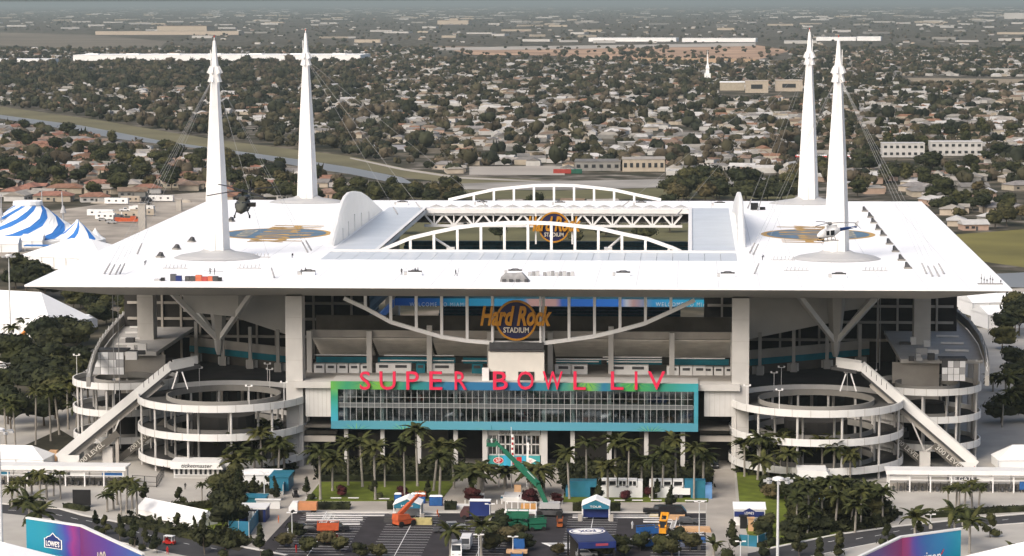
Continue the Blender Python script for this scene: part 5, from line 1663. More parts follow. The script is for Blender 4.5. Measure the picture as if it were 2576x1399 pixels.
# hedges: leafy blocks
def hedge(pts, wd, ht, label):
    P = [g(u, v) for u, v in pts]
    rs = np.random.RandomState(len(label) + int(abs(P[0].x)))
    V, Fc, n = [], [], 0
    L = sum((b - a).length for a, b in zip(P[:-1], P[1:]))
    m = MB()
    for a, b in zip(P[:-1], P[1:]):
        m.bar(a + Vector((0, 0, ht / 2)), b + Vector((0, 0, ht / 2)), wd * .85, ht * .92)
        d = (b - a); ln = d.length; d.normalize(); s = Vector((-d.y, d.x, 0))
        for k in range(int(ln * 26)):
            q = a + d * rs.uniform(0, ln) + s * rs.uniform(-.5, .5) * wd + Vector((0, 0, rs.uniform(.2, 1.06) * ht))
            e, f = Vector(rs.normal(size=3)) * .2, Vector(rs.normal(size=3)) * .2
            m.add([q - e, q - f, q + e, q + f], [(0, 1, 2, 3)])
    o = m.build('hedge', LEAFD)
    tag(o, label, 'hedge')
hedge([(762, 1280), (880, 1280)], 3.2, 1.5, 'clipped hedge on the walk behind the orange truck')
hedge([(1118, 1281), (1148, 1281)], 2.5, 1.8, 'short hedge right of the white and teal booth with orange lift')
hedge([(974, 1280), (992, 1280)], 2.5, 1.8, 'short hedge left of the white and teal booth')
hedge([(1440, 1284), (1466, 1284)], 2.5, 1.8, 'short hedge left of the dark blue booth')
hedge([(1534, 1284), (1560, 1284)], 2.5, 1.8, 'short hedge right of the dark blue booth')
hedge([(806, 1209), (1144, 1207)], 2.5, 1.3, 'long hedge along the back of the green lawn')
hedge([(1420, 1236), (1775, 1236)], 2.0, 1.2, 'long hedge behind the broadcast set')
hedge([(425, 1290), (480, 1282), (555, 1274), (612, 1272)], 3.0, 1.6, 'hedge curving round the small lawn by the ticket booth')
hedge([(305, 1312), (360, 1325), (440, 1345), (520, 1362)], 2.6, 1.2, 'hedge along the left road under the long white tent')
hedge([(2330, 1302), (2400, 1298), (2480, 1290), (2600, 1284)], 2.4, 1.2, 'hedge along the right road before the gate plaza')
hedge([(1910, 1378), (2010, 1358), (2080, 1345)], 2.0, 1.0, 'hedge between grass and the right road')
hedge([(165, 1276), (220, 1286)], 2.0, 1.0, 'low hedge left of the black screen')
hedge([(28, 1270), (60, 1272), (110, 1276)], 2.4, 1.3, 'hedge at the left end of the gate plaza')
hedge([(1880, 1195), (1960, 1196), (2030, 1198)], 2.4, 1.6, 'hedge at the foot of the far front column')
hedge([(570, 1212), (640, 1210), (700, 1206)], 2.4, 1.6, 'hedge behind the white roofed stalls')

# dark low planting under the palms at the foot of the stadium
def undergrowth(polys):
    rs = np.random.RandomState(5)
    m = MB()
    for poly, n in polys:
        us, vs = [p[0] for p in poly], [p[1] for p in poly]
        c = 0
        while c < n:
            u, v = rs.uniform(min(us), max(us)), rs.uniform(min(vs), max(vs))
            if not inside(u, v, poly): continue
            p = g(u, v)
            k = rs.uniform(.5, 1.3)
            for _ in range(9):
                q = p + Vector((rs.normal() * .6, rs.normal() * .6, abs(rs.normal()) * k * .8 + .1))
                e, f = Vector(rs.normal(size=3)) * .38, Vector(rs.normal(size=3)) * .38
                m.add([q - e, q - f, q + e, q + f], [(0, 1, 2, 3)])
            c += 1
    return stuff(tag(m.build('undergrowth', LEAFD), 'dark low plants filling the beds at the foot of the stadium', 'plants'))
undergrowth([([(790, 1166), (1170, 1166), (1150, 1205), (806, 1207)], 900), ([(1405, 1166), (1788, 1166), (1785, 1234), (1420, 1234)], 1000), ([(565, 1166), (742, 1166), (735, 1192), (690, 1230), (565, 1225)], 450), ([(1850, 1166), (2050, 1166), (2050, 1190), (1850, 1188)], 320), ([(1992, 1292), (2210, 1252), (2255, 1300), (2218, 1326), (2060, 1343), (1984, 1338)], 700), ([(300, 1302), (480, 1338), (590, 1347), (630, 1360), (600, 1380), (430, 1343)], 160)])
# ------------------------------------------------------------------ tents, gates, stands, machines, people
CANV = mat('white_canvas', (.78, .78, .77), .7, .04, .15)
BLUEC = mat('big_top_blue', (.03, .16, .46), .7, .08, .1)
ORANGE = mat('lift_orange', (.42, .085, .03), .5, .2, .8)
GREENM = mat('lift_green', (.014, .115, .065), .5, .12, .8)
YELLOW = mat('lift_yellow', (.58, .25, .015), .45, .12, .8)
BLUEM = mat('lift_blue', (.02, .09, .26), .45, .15, .8)
TEALP = mat('teal_print', (.025, .19, .25), .5, .35, .25, col2=(.02, .12, .20))
NAVYP = mat('navy_print', (.012, .025, .12), .5, .15, .4)
WOOD = mat('tan_board', (.50, .31, .17), .85, .15, .6)
TYRE = mat('rubber', (.015, .015, .015), .85, .2, 1)
CARGL = mat('vehicle_glass', (.02, .025, .03), .12, .1, 1, spec=.6)
REDM = mat('cart_red', (.40, .02, .015), .45, .1, .8)
VANW = mat('van_white', (.72, .72, .71), .35, .04, .6)

# striped big top
def big_top():
    t = thing('big_top_tent', 'blue and white spiral striped circus tent at the far left', 'circus tent', g(72, 606))
    prof = [(1.0, 2.0), (.97, 3.2), (.80, 5.6), (.62, 8.6), (.46, 12.0), (.32, 15.4), (.22, 17.6)]
    R, n = 31, 40
    m = MB()
    rings = [m.ring(0, 0, z, R * f, n, j * .36) for j, (f, z) in enumerate(prof)]
    sub = []
    for i in range(len(rings) - 1):
        for k in range(n):
            a, b = rings[i], rings[i + 1]
            m.add([a[k], a[(k + 1) % n], b[(k + 1) % n], b[k]], [(0, 1, 2, 3)], 1 if k % 5 < 2 else 0)
    m.build('striped_roof', [CANV, BLUEC], t)
    MB().lathe([(6.9, 17.3), (7.4, 18.0), (7.1, 19.6), (.1, 19.9)], 16).build('ring_crown', CANV, t)
    MB().lathe([(R, 0), (R, 2.1)], 40).build('side_wall', CANV, t)
    for a in (.2, 1.4, 2.9, 4.1):
        x, y = 17 * math.cos(a), 17 * math.sin(a)
        MB().tube((x, y, 10), (x * .97, y * .97, 24), .35, .25, 7).lathe([(1.6, 13.5), (.5, 17)], 8, x, y).build('king_pole', PADG, t)
    t2 = thing('big_top_tent', 'smaller blue and white striped circus tent beside the large one', 'circus tent', g(196, 612))
    m = MB()
    n = 36
    prof = [(1, 1.8), (.9, 2.6), (.55, 5.4), (.3, 8.2), (.1, 10.4), (.04, 11.6)]
    rings = [m.ring(0, 0, z, 12.5 * f, n, j * .22) for j, (f, z) in enumerate(prof)]
    for i in range(len(rings) - 1):
        for k in range(n):
            a, b = rings[i], rings[i + 1]
            m.add([a[k], a[(k + 1) % n], b[(k + 1) % n], b[k]], [(0, 1, 2, 3)], 1 if (k // 2) % 3 == 0 else 0)
    m.build('striped_roof', [CANV, BLUEC], t2)
    MB().lathe([(12.4, 0), (12.4, 1.9)], 24).build('side_wall', CANV, t2)
    t3 = thing('big_top_tent', 'tiny pointed white tent right of the striped circus tents', 'circus tent', g(240, 611))
    MB().loft([MB().ring(0, 0, z, rr, 16) for z, rr in [(0, 5), (2, 5), (3.2, 3), (6.4, .5), (7.4, .1)]]).build('pointed_roof', [CANV], t3)
    for u, v, wd, ht, lab in ((8, 632, 16, 7, 'plain white marquee in front of the striped circus tent'), (85, 620, 10, 6, 'white ticket tent with a pointed roof below the striped tent')):
        marquee(u, v, wd, 12, ht * .55, ht, .1, lab)
def marquee(u, v, wd, dp, wall, ridge, rz, label, along='x', pt=None):
    t = thing('marquee', label, 'marquee', g(u, v) if pt is None else pt, rz)
    m = MB()
    x, y = wd / 2, dp / 2
    if along == 'x': V = [(-x, -y, wall), (x, -y, wall), (x, y, wall), (-x, y, wall), (-x + .01, 0, ridge), (x - .01, 0, ridge)]
    elif along == 'hip': V = [(-x, -y, wall), (x, -y, wall), (x, y, wall), (-x, y, wall), (-x + y, 0, ridge), (x - y, 0, ridge)]
    if along == 'y': m.add([(-x, -y, wall), (x, -y, wall), (x, y, wall), (-x, y, wall), (0, -y, ridge), (0, y, ridge)], [(0, 4, 5, 3), (1, 2, 5, 4), (0, 1, 4), (2, 3, 5)])
    else: m.add(V, [(0, 1, 5, 4), (2, 3, 4, 5), (1, 2, 5), (3, 0, 4)])
    m.build('canvas_roof', CANV, t)
    MB().box(0, 0, 0, wd - .4, dp - .4, wall + .02).build('canvas_wall', CANV, t)
    k = MB()
    nn = max(2, int(wd / 6))
    for i in range(nn + 1): k.box(-x + i * wd / nn, -y, 0, .22, .22, wall)
    k.build('tent_pole', POLE, t)
    return t
big_top()
marquee(45, 838, 46, 26, 5, 15, -.35, 'large white marquee left of the side concourse, in front of the trees', 'hip')
marquee(205, 668, 44, 34, 5, 12, -.35, 'very large white marquee behind the tip of the roof', 'hip')
marquee(192, 823, 13, 9, 2.6, 5, -.5, 'small white peaked tent beside the large marquee')
marquee(2510, 788, 26, 16, 5, 7.5, .25, 'pale flat topped marquee under the far roof corner')
marquee(2560, 818, 30, 16, 5, 7.5, .3, 'pale marquee in front of the flat topped one at the right edge')
marquee(2455, 770, 16, 12, 3.5, 5, .2, 'narrow pale marquee right of the curved side concourse')
a, b = g(366, 1290), g(524, 1324)
c = (a + b) / 2
marquee(0, 0, (b - a).length, 6.0, 1.4, 3.6, math.atan2(b.y - a.y, b.x - a.x), 'long low white tent lying along the left access road', pt=c)
for pt, wd, dp, wl, rd, rz, lab in ((g(-10, 1475), 22, 16, 5.6, 9.2, -.5, 'white marquee at the lower left corner beside the gradient banner'), (g(300, 1466), 10, 9, 4.0, 6.2, -.6, 'white marquee peeking out under the purple banner face'), (g(2645, 1500), 27, 22, 7.0, 12.0, .5, 'big white marquee at the lower right corner')):
    marquee(0, 0, wd, dp, wl, rd, rz, lab, 'hip', pt)
marquee(20, 1168, 22, 9, 2.2, 5.0, -.1, 'white tent behind the gate roof at the left edge', 'hip')
marquee(2570, 1172, 14, 9, 2.2, 5.4, .1, 'white tent behind the gate roof at the right edge', 'hip')

# entrance gates with turnstiles
def gate(u0, u1, vt, vb, txt, label, s):
    a, b = g(u0, vb), g(u1, vb)
    y = (a.y + b.y) / 2
    h = w((u0 + u1) / 2, vt, y).z
    L = b.x - a.x
    t = thing('gate_pavilion', label, 'gate', (a.x, y, 0), 0, 'entrance gates under flat white roofs')
    MB().box(L / 2, 2.6, h - .6, L + 1.5, 6.0, .5).build('flat_roof', PARA, t)
    MB().box(L / 2, -.55, h - .95, L + 1.5, .2, 1.0).build('roof_edge', STEEL, t)
    n = 7
    for k in range(n + 1):
        MB().box(k * L / n, 0, 0, .3, .3, h - .8).build('post', STEEL, t)
        MB().box(k * L / n, 5.2, 0, .3, .3, h - .6).build('post', STEEL, t)
    MB().box(L / 2, 0, h - 1.5, L, .14, .16).box(L / 2, 0, h - 2.4, L, .14, .16).build('sign_rail', STEEL, t)
    MB().box(L * .5, .1, h - 2.5, 7.0, .12, 1.2).build('opening_shade', DGREY, t)  # added dark panel, stands for the shaded openings behind the letters
    lettering('gate_lettering', txt, STEEL, t, (L * .5, -.2, h - 1.95), wd=5.8, ht=1.1, depth=.12)
    for k in range(4):
        x = L * (.08 + .28 * k)
        if abs(x - L / 2) > 4: MB().box(x, .12, h - 2.35, 5.0, .08, .85).build('sponsor_panel', (TEALP, BLUEM, PARA, BLUEM)[k] if s < 0 else (PARA, PARIN, PARA, PARIN)[k], t)
    tm = MB().box(0, 0, 0, .5, 1.3, 1.05).box(0, 0, 1.05, .12, .12, .5).bar((.2, 0, .8), (.75, 0, .85), .07).mesh('turnstile', [DGREY])
    bars = MB().box(0, 0, 0, .1, .1, 2.3).mesh('gate_bar', BLACK)
    for k in range(int(L / 1.7)):
        x = 1.2 + k * 1.7
        obj('turnstile', tm, t, (x, 1.5 + (k % 3) * .3, 0))
        obj('gate_bar', bars, t, (x + .8, .6, 0))
    MB().box(L / 2, .6, 2.25, L, .12, .1).build('gate_rail', BLACK, t)
    MB().box(L / 2, 5.3, 0, L, .15, 1.2).build('back_rail', PREC2, t)
    if s > 0:
        MB().box(L * .93, .2, .8, 2.2, .1, 2.2).build('poster', BLUEM, t)
        MB().box(L * 1.0, .2, 1.7, 3.0, .1, 1.6).build('notice', mat('notice_red', (.5, .16, .15), .6), t)
gate(-30, 312, 1172, 1223, 'SE GATE', 'flat white roofed entrance gate lettered SE GATE', -1)
gate(2236, 2600, 1184, 1239, 'NE GATE', 'flat white roofed entrance gate lettered NE GATE', 1)
def black_fence(pts, ht, label):
    P = [g(u, v) for u, v in pts]
    t = thing('mesh_fence', label, 'fence', P[0])
    for a, b in zip(P[:-1], P[1:]):
        a, b = a - P[0], b - P[0]
        n = max(2, int((b - a).length / 2.4))
        for k in range(n + 1): MB().box(*((a + (b - a) * k / n).xy), 0, .16, .16, ht).build('post', BLACK, t)
        for z in (.2, ht * .45, ht - .05): MB().bar(a + Vector((0, 0, z)), b + Vector((0, 0, z)), .09).build('rail', BLACK, t)
black_fence([(334, 1222), (394, 1226), (412, 1198)], 2.6, 'tall black frame fence between the gate and ticket booth')
black_fence([(2178, 1238), (2232, 1240)], 2.6, 'tall black frame fence left of the gate by the lamp mast')
# ticket booths at the foot of the ramp towers
for s, u, v, lab in ((-1, 498, 1203, 'white ticket booth with curved canopy at the foot of the ramp'), (1, 2046, 1224, 'white ticket booth half hidden by palms below the other ramp')):
    p = g(u, v)
    t = thing('ticket_booth', lab, 'booth', p)
    L = 13.0 if s < 0 else 8.0
    MB().box(0, 2, 0, L - 1, 4, 2.6).build('booth_wall', PARA, t)
    MB().loft([[(-L / 2, -1.5, 2.5), (L / 2, -1.5, 2.5), (L / 2, 4.5, 2.6), (-L / 2, 4.5, 2.6)], [(-L / 2, -1.3, 4.2), (L / 2 - 1, -1.3, 4.0), (L / 2 - 1, 4.5, 4.4), (-L / 2, 4.5, 4.4)]]).build('canopy', PARA, t)
    for k in range(10 if s < 0 else 6): MB().box(-L / 2 + 1.2 + k * 1.2, -.03, 1.0, .6, .08, 1.3).build('ticket_window', WIN, t)
    MB().box(0, -.3, .8, L - 1.2, .5, .12).build('counter', STEEL, t)
    if s < 0: lettering('booth_lettering', 'ticketmaster', BLACK, t, (0, -1.48, 3.35), wd=7.6, ht=1.0, depth=.06, shear=.25)

# gradient banner walls in the lower corners
def banner(name, a, b, zt, stops, label, m=None):
    L = (b - a).length
    rz = math.atan2(b.y - a.y, b.x - a.x)
    t = thing('banner_wall', label, 'banner wall', (a.x, a.y, 0), rz)
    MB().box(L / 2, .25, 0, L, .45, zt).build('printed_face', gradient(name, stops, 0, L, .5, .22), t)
    MB().box(L / 2, .3, zt, L + .1, .7, .35).build('top_cap', PARA, t)
    for k in range(3): MB().bar((L * (k + .5) / 3, .6, zt * .8), (L * (k + .5) / 3, 4, 0), .2).build('back_brace', POLE, t)
    return t, L
def on(u, v, z): return g(u, v, z)
ZT = 11.5
A, B, Cc = on(65, 1305, ZT), on(201, 1325, ZT), on(357, 1397, ZT)
tl, L = banner('banner_left_a', A, B, ZT, [(0, (.006, .22, .32)), (.35, (.008, .22, .30)), (.55, (.01, .14, .28)), (.75, (.05, .04, .26)), (.88, (.22, .02, .16)), (1, (.10, .02, .16))], 'tall teal to violet banner wall with the house shaped blue logo')
MB().add([(x, 0, z) for x, z in ((-2.0, -1.15), (2.0, -1.15), (2.0, .45), (1.4, .55), (1.4, .75), (.7, .95), (0, 1.55), (-.7, .95), (-1.4, .75), (-1.4, .55), (-2.0, .45))], [tuple(range(11))]).build('logo_border', WPR, tl, (L * .5, -.04, ZT - 3.9)).scale = (1.22, 1, 1.22)
MB().add([(x, 0, z) for x, z in ((-2.0, -1.15), (2.0, -1.15), (2.0, .45), (1.4, .55), (1.4, .75), (.7, .95), (0, 1.55), (-.7, .95), (-1.4, .75), (-1.4, .55), (-2.0, .45))], [tuple(range(11))]).build('logo_plate', NAVYP, tl, (L * .5, -.07, ZT - 3.9)).scale = (1.1, 1, 1.08)
lettering('logo_lettering', "LOWE'S", WPR, tl, (L * .5, -.14, ZT - 4.3), wd=3.7, ht=1.15, depth=.05, offset=.02)
lettering('banner_lettering', 'STADIUM ENTRY', mat('print_teal', (.05, .35, .42), .5), tl, (L * .52, -.1, ZT - 6.6), wd=4.6, ht=.42, depth=.04)
tr_, L2 = banner('banner_left_b', B, Cc, ZT, [(0, (.14, .02, .12)), (.2, (.10, .02, .17)), (.5, (.06, .025, .22)), (1, (.02, .10, .32))], 'purple banner face turning toward the camera beside the teal one')
lettering('banner_lettering', '100', PALEL, tr_, (L2 * .36, -.1, ZT - 4.3), (0, -.22, 0), wd=4.6, ht=2.6, depth=.05, shear=.2)
A, B, Cc = on(2417, 1333, ZT), on(2269, 1353, ZT), on(2150, 1410, ZT)
tl, L = banner('banner_right_a', B, A, ZT, [(0, (.32, .02, .13)), (.12, (.22, .025, .17)), (.25, (.05, .05, .30)), (.42, (.01, .10, .30)), (.7, (.008, .16, .34)), (1, (.006, .24, .34))], 'tall blue banner wall lettered verizon at the lower right')
lettering('banner_lettering', 'verizon', WPR, tl, (L * .42, -.1, ZT - 4.6), wd=6.9, ht=2.1, depth=.05)
MB().add([(0, 0, 0), (.25, 0, -.1), (.9, 0, 1.0), (.7, 0, 1.0)], [(0, 1, 2, 3)]).build('tick_mark', mat('tick_red', (.5, .02, .02), .5), tl, (L * .42 + 3.4, -.1, ZT - 4.3))
tr_, L2 = banner('banner_right_b', Cc, B, ZT, [(0, (.03, .03, .24)), (.5, (.10, .03, .24)), (1, (.30, .02, .14))], 'purple and magenta banner face left of the blue one')

# broadcast set on the right lawn
bp = g(1420, 1252)
def module(x0, x1, label, kind):
    pass
yb = g(1600, 1253).y
bs = thing('broadcast_set', 'row of white and teal two storey display modules on the right lawn', 'stage set', (w(1420, 1252, yb).x, yb, 0))
def bx(u): return w(u, 1240, yb).x - bs.location.x
for (u0, u1, z0, z1, m, nm, dp) in ((1422, 1502, 0, 2.2, TEALP, 'teal_block', 4), (1432, 1500, 2.2, 3.9, TEALP, 'teal_block', 3.4), (1503, 1616, 0, 2.5, VANW, 'white_base', 4), (1484, 1503, 0, 2.5, VANW, 'white_base', 4), (1632, 1690, 0, 2.5, VANW, 'white_base', 4), (1691, 1736, .9, 2.5, VANW, 'white_base', 4), (1737, 1774, 0, 2.5, TEALP, 'teal_block', 4), (1721, 1774, 2.5, 4.2, TEALP, 'teal_block', 3.4), (1603, 1616, 2.5, 4.0, VANW, 'white_end', 3.4), (1632, 1641, 2.5, 4.0, VANW, 'white_end', 3.4)):
    a, b = bx(u0), bx(u1)
    MB().box((a + b) / 2, dp / 2, z0, b - a - .06, dp, z1 - z0).build(nm, m, bs)
for u0, u1 in ((1505, 1526), (1529, 1551), (1554, 1576), (1579, 1602), (1642, 1664), (1667, 1689), (1692, 1718)):
    a, b = bx(u0), bx(u1)
    m = MB()
    for z in (2.5, 4.0): m.box((a + b) / 2, 1.4, z, b - a, 2.8, .28)
    for x in (a + .12, b - .12): m.box(x, 1.4, 2.5, .26, 2.8, 1.6)
    if 1550 < u0 < 1600: m.box((a + b) / 2, .3, 2.6, .2, .2, 1.5)
    m.build('display_frame', VANW, bs)
    MB().box((a + b) / 2, 2.5, 2.7, b - a - .4, .1, 1.3).build('display_back', CARGL if u0 > 1550 else DGREY, bs)
MB().box(bx(1782), 2, 0, 1.6, 4, 3.2).build('blue_wedge', mat('sky_print', (.10, .22, .42), .5, .2, .4), bs)
for k, u in enumerate((1700, 1712)): MB().box(bx(u), -.3, 0, .8, .3, 1.0).build('door_panel', DGREY, bs)
# gabled display booths at the lot edge
def gable_booth(u, v, m, label, txt, navy=False):
    t = thing('gable_booth', label, 'booth', g(u, v), 0, 'gabled display booths at the back of the lot')
    wd, dp, hw, hr = 6.0, 5.5, 3.6, 5.0
    x = wd / 2 + .2
    MB().add([(-x, -.3, hw), (0, -.3, hr), (x, -.3, hw), (-x, dp, hw), (0, dp, hr), (x, dp, hw), (-x, -.3, hw - .2), (0, -.3, hr - .2), (x, -.3, hw - .2)], [(0, 1, 4, 3), (1, 2, 5, 4), (0, 6, 7, 1), (1, 7, 8, 2)]).build('roof', CANV, t)
    MB().add([(-x + .2, -.2, hw - .9), (x - .2, -.2, hw - .9), (x - .2, -.2, hw - .15), (0, -.2, hr - .3), (-x + .2, -.2, hw - .15)], [(0, 1, 2, 3, 4)]).build('gable_panel', m, t)
    lettering('booth_lettering', txt, WPR, t, (0, -.3, hw - .35), wd=2.6, ht=.45, depth=.05)
    for sx in (-1, 1):
        for y in (0, dp - .2): MB().box(sx * wd / 2, y, 0, .22, .22, hw).build('post', STEEL, t)
        MB().box(sx * (wd / 2 + .5), -.2, 0, .9, .9, 1.5).build('counterweight', PREC2, t)
    MB().box(0, dp - .5, 0, wd, .15, hw).build('back_panel', m if navy else PADG, t)
    if navy: MB().box(0, 1, .6, wd - .3, .12, 2.2).build('front_panel', NAVYP, t)
gable_booth(1024, 1308, TEALP, 'white gabled booth with teal gable behind the orange boom lift', 'MIAMI')
gable_booth(1498, 1310, TEALP, 'white gabled booth with dark blue front above the navy tent', 'TOUR', True)
# stalls beside the left walk
def stall(u, v, wd, dp, h, wall, roof, label, rz=0.0, door=False):
    t = thing('stall', label, 'stall', g(u, v), rz)
    MB().box(0, dp / 2, 0, wd, dp, h).build('wall', wall, t)
    MB().box(0, dp / 2, h, wd + .5, dp + .5, .25).build('roof', roof, t)
    if door:
        for k in range(3): MB().box(-wd * .1 + k * .8, -.06, .1, .6, .1, h * .8).build('door_panel', VANW, t)
        MB().box(wd * .1, -.04, 0, wd * .62, .06, h * .92).build('doorway', SHADEW, t)
    return t
stall(634, 1314, 6.0, 6, 3.0, NAVYP, PARA, 'dark blue stall with white flat roof beside the left walk', 0, True)
stall(645, 1226, 10, 7, 3.0, VANW, CANV, 'white stall behind small trees near the front column')
stall(702, 1236, 4.5, 8, 3.4, TEALP, TEALP, 'tall teal block at the end of the white stall')
stall(640, 1276, 5.0, 4, 2.2, TEALP, TEALP, 'low teal block just behind the dark blue stall')
stall(674, 1280, 5.5, .6, 2.0, PARA, PARA, 'pale low wall right of the low teal block')
stall(1885, 1322, 6.8, 7.5, 3.6, VANW, CANV, 'white booth with blue house logo at the right walk')
bb = thing('logo_board', 'navy board with small house shaped logo on the white booth', 'sign', g(1884, 1326))
MB().box(0, 0, 2.3, 6.6, .2, 1.2).build('board', NAVYP, bb)
MB().add([(-1.3, -.14, 2.5), (1.3, -.14, 2.5), (1.3, -.14, 3.6), (0, -.14, 4.3), (-1.3, -.14, 3.6)], [(0, 1, 2, 3, 4)]).build('logo_house', NAVYP, bb)
lettering('logo_lettering', "LOWE'S", WPR, bb, (0, -.2, 3.2), wd=2.0, ht=.6, depth=.04)
stall(1870, 1330, 1.6, 1.5, 2.6, BLACK, BLACK, 'black doorway box at the front of the white booth')
stall(1888, 1338, 1.2, .3, 3.0, WOOD, WOOD, 'tan plank panel leaning by the black doorway')
for u0, v0, u1, v1, lab, h in ((575, 1346, 626, 1348, 'teal fence panel at the road end of the left walk', 3.2), (626, 1348, 659, 1300, 'teal fence running back beside the dark blue stall', 3.0), (1858, 1372, 1905, 1376, 'curved teal counter below the white booth', 2.4), (1905, 1376, 1942, 1362, 'teal counter end turning toward the tall lamp mast', 2.4), (712, 1246, 722, 1212, 'teal screen along the left walk by the teal block', 2.5)):
    a, b = g(u0, v0), g(u1, v1)
    t = thing('screen_fence', lab, 'screen', a)
    n = max(2, int((b - a).length / 2.5))
    for k in range(n):
        p, q = (b - a) * (k / n), (b - a) * ((k + 1) / n)
        MB().bar(p + Vector((0, 0, h / 2)) + (q - p) * .02, q + Vector((0, 0, h / 2)) - (q - p) * .02, .15, h).build('panel', TEALP, t)
        MB().box(p.x, p.y, 0, .12, .12, h + .1).build('post', POLE, t)
# navy canopy with the oval print
ft = thing('canopy_tent', 'navy box canopy with a white oval print on its roof', 'canopy', (24.25, -99.5, 0), .226)
FW, FD, FH = 7.8, 13.2, 5.2
MB().box(0, FD / 2, FH, FW, FD, .5).build('roof', mat('canopy_navy', (.035, .045, .10), .6, .1, .3), ft)
MB().box(0, -.1, FH - 1.0, FW, .2, 1.3).build('front_valance', NAVYP, ft)
MB().box(FW / 2, FD / 2, FH - 1.6, .2, FD, 1.9).build('side_valance', NAVYP, ft)
for sx in (-1, 1):
    for y in (.3, FD - .3): MB().box(sx * (FW / 2 - .2), y, 0, .35, .35, FH).build('post', BLACK, ft)
ov = MB()
def flat_oval(m2, x, y, a, b, z, m): m2.add([(x + a * math.cos(2 * PI * k / 32), y + b * math.sin(2 * PI * k / 32), z) for k in range(32)], [tuple(range(32))], m)
flat_oval(ov, -.2, FD - 3.3, 3.8, 3.2, FH + .52, 0); flat_oval(ov, -.2, FD - 3.3, 3.45, 2.8, FH + .54, 1); flat_oval(ov, -.2, FD - 3.3, 3.1, 2.45, FH + .56, 0)
ov.build('oval_print', [WPR, NAVYP], ft)
me = text_mesh('FOX', wd=3.6, ht=2.3, depth=.02, offset=.03); me.materials.clear(); me.materials.append(NAVYP)
o = obj('oval_lettering', me, ft, (-.2, FD - 3.3, FH + .59))
o.rotation_euler = (Matrix.Rotation(PI, 3, 'Z') @ Matrix.Rotation(-PI / 2, 3, 'X')).to_euler()
MB().box(0, FD - .8, 0, FW - 1, .2, 4.5).build('back_drape', SHADEW, ft)
MB().box(0, 3, 0, 5.0, 2.4, 1.1).build('stage_desk', NAVYP, ft)
MB().box(1.0, -.22, FH - .5, 2.6, .06, .5).build('screen_strip', mat('ticker', (.3, .05, .08), .4), ft)
cp = thing('floor_print', 'white printed mat on the asphalt left of the navy canopy', 'mat', g(1408, 1372))
MB().add([(-4.2, 2.4, .03), (-1.0, -3.2, .03), (3.4, -3.0, .03), (3.4, 2.8, .03)], [(0, 1, 2, 3)]).build('white_border', WPR, cp)
MB().add([(-2.9, 1.8, .04), (-.6, -2.4, .04), (3.0, -2.4, .04), (3.0, 2.1, .04)], [(0, 1, 2, 3)]).build('mat_field', PADG, cp)
# portable toilets
for k, u in enumerate((1086, 1092, 1099, 1107, 998, 1004, 1040, 1046, 1056, 1064)):
    v = 1272 if k < 4 else 1266
    t = thing('portable_toilet', '%s' % ('navy portable toilet with white roof on the walk, %s of the right four' % ordinal(k + 1) if k < 4 else 'navy portable toilet mostly hidden behind the teal gabled booth, %s from left' % ordinal(k - 3)), 'portable toilet', g(u, v), 0, 'navy portable toilets')
    MB().box(0, 0, 0, 1.15, 1.15, 2.2).build('cabin', NAVYP, t)
    MB().loft([[(-.6, -.6, 2.2), (.6, -.6, 2.2), (.6, .6, 2.2), (-.6, .6, 2.2)], [(-.35, -.35, 2.5), (.35, -.35, 2.5), (.35, .35, 2.5), (-.35, .35, 2.5)]]).build('roof', VANW, t)
    MB().box(0, -.6, .15, .85, .06, 1.9).build('door', BLUEM, t)
# white benches on the lawns
for k, (u, v) in enumerate(((783, 1257), (845, 1257), (889, 1257), (966, 1259), (1010, 1257), (1055, 1258), (1100, 1258), (1558, 1263), (1603, 1263), (1650, 1263), (1736, 1264), (1764, 1264))):
    t = thing('bench', 'white slab bench at the lawn edge, %s from the left walk' % ordinal(k + 1), 'bench', g(u, v), 0, 'white slab benches along the lawn edge')
    MB().box(0, 0, .38, 2.5, .6, .14).build('seat', PARA, t)
    for x in (-.8, .8): MB().box(x, 0, 0, .18, .5, .38).build('leg', DGREY, t)
# black screen, flag poles, central stage
t = thing('video_screen', 'black video screen on a stand at the plaza edge', 'screen', g(206, 1276))
MB().box(0, 0, .5, 4.2, .3, 3.6).build('screen_panel', BLACK, t)
MB().box(0, .2, 0, 3.4, 1.6, .5).build('base', DGREY, t)
for k, (u, vt) in enumerate(((1255, 1092), (1286, 1074), (1325, 1094))):
    p = g(u, 1226)
    h = w(u, vt, p.y).z
    t = thing('flagpole', ('bare white flagpole left of the tallest one', 'tallest flagpole with a striped furled flag', 'white flagpole with a limp pale flag')[k], 'flagpole', p)
    MB().tube((0, 0, 0), (0, 0, h), .12, .07, 8).build('pole', STEEL, t)
    if k:
        m = MB()
        for i in range(9):
            zz = h - 2.5 - i * .62
            m.box(.28 + .08 * math.sin(i), 0, zz, .5 - .12 * (i % 2), .18, .64, 0, (i + k) % 2 if k == 1 else 0)
        m.build('flag', [mat('flag_red', (.40, .03, .03), .7) if k == 1 else WPR, WPR], t)
t = thing('stage', 'low white stage with steps on the central walk', 'stage', g(1300, 1262))
MB().box(0, 3.5, 0, 6.6, 7, 1.0).build('platform', PARA, t)
for k in range(3): MB().box(-3.6, 2 + k * .6, 0, .8, .6, .3 + .3 * k).build('step', TEALP if k == 1 else PARA, t)
MB().box(-.3, 7.2, 1.0, 1.6, .8, 1.6).box(-.3, 6.9, 1.5, 1.0, .1, .8, 0, 1).build('lectern', [WOOD, BLACK], t)
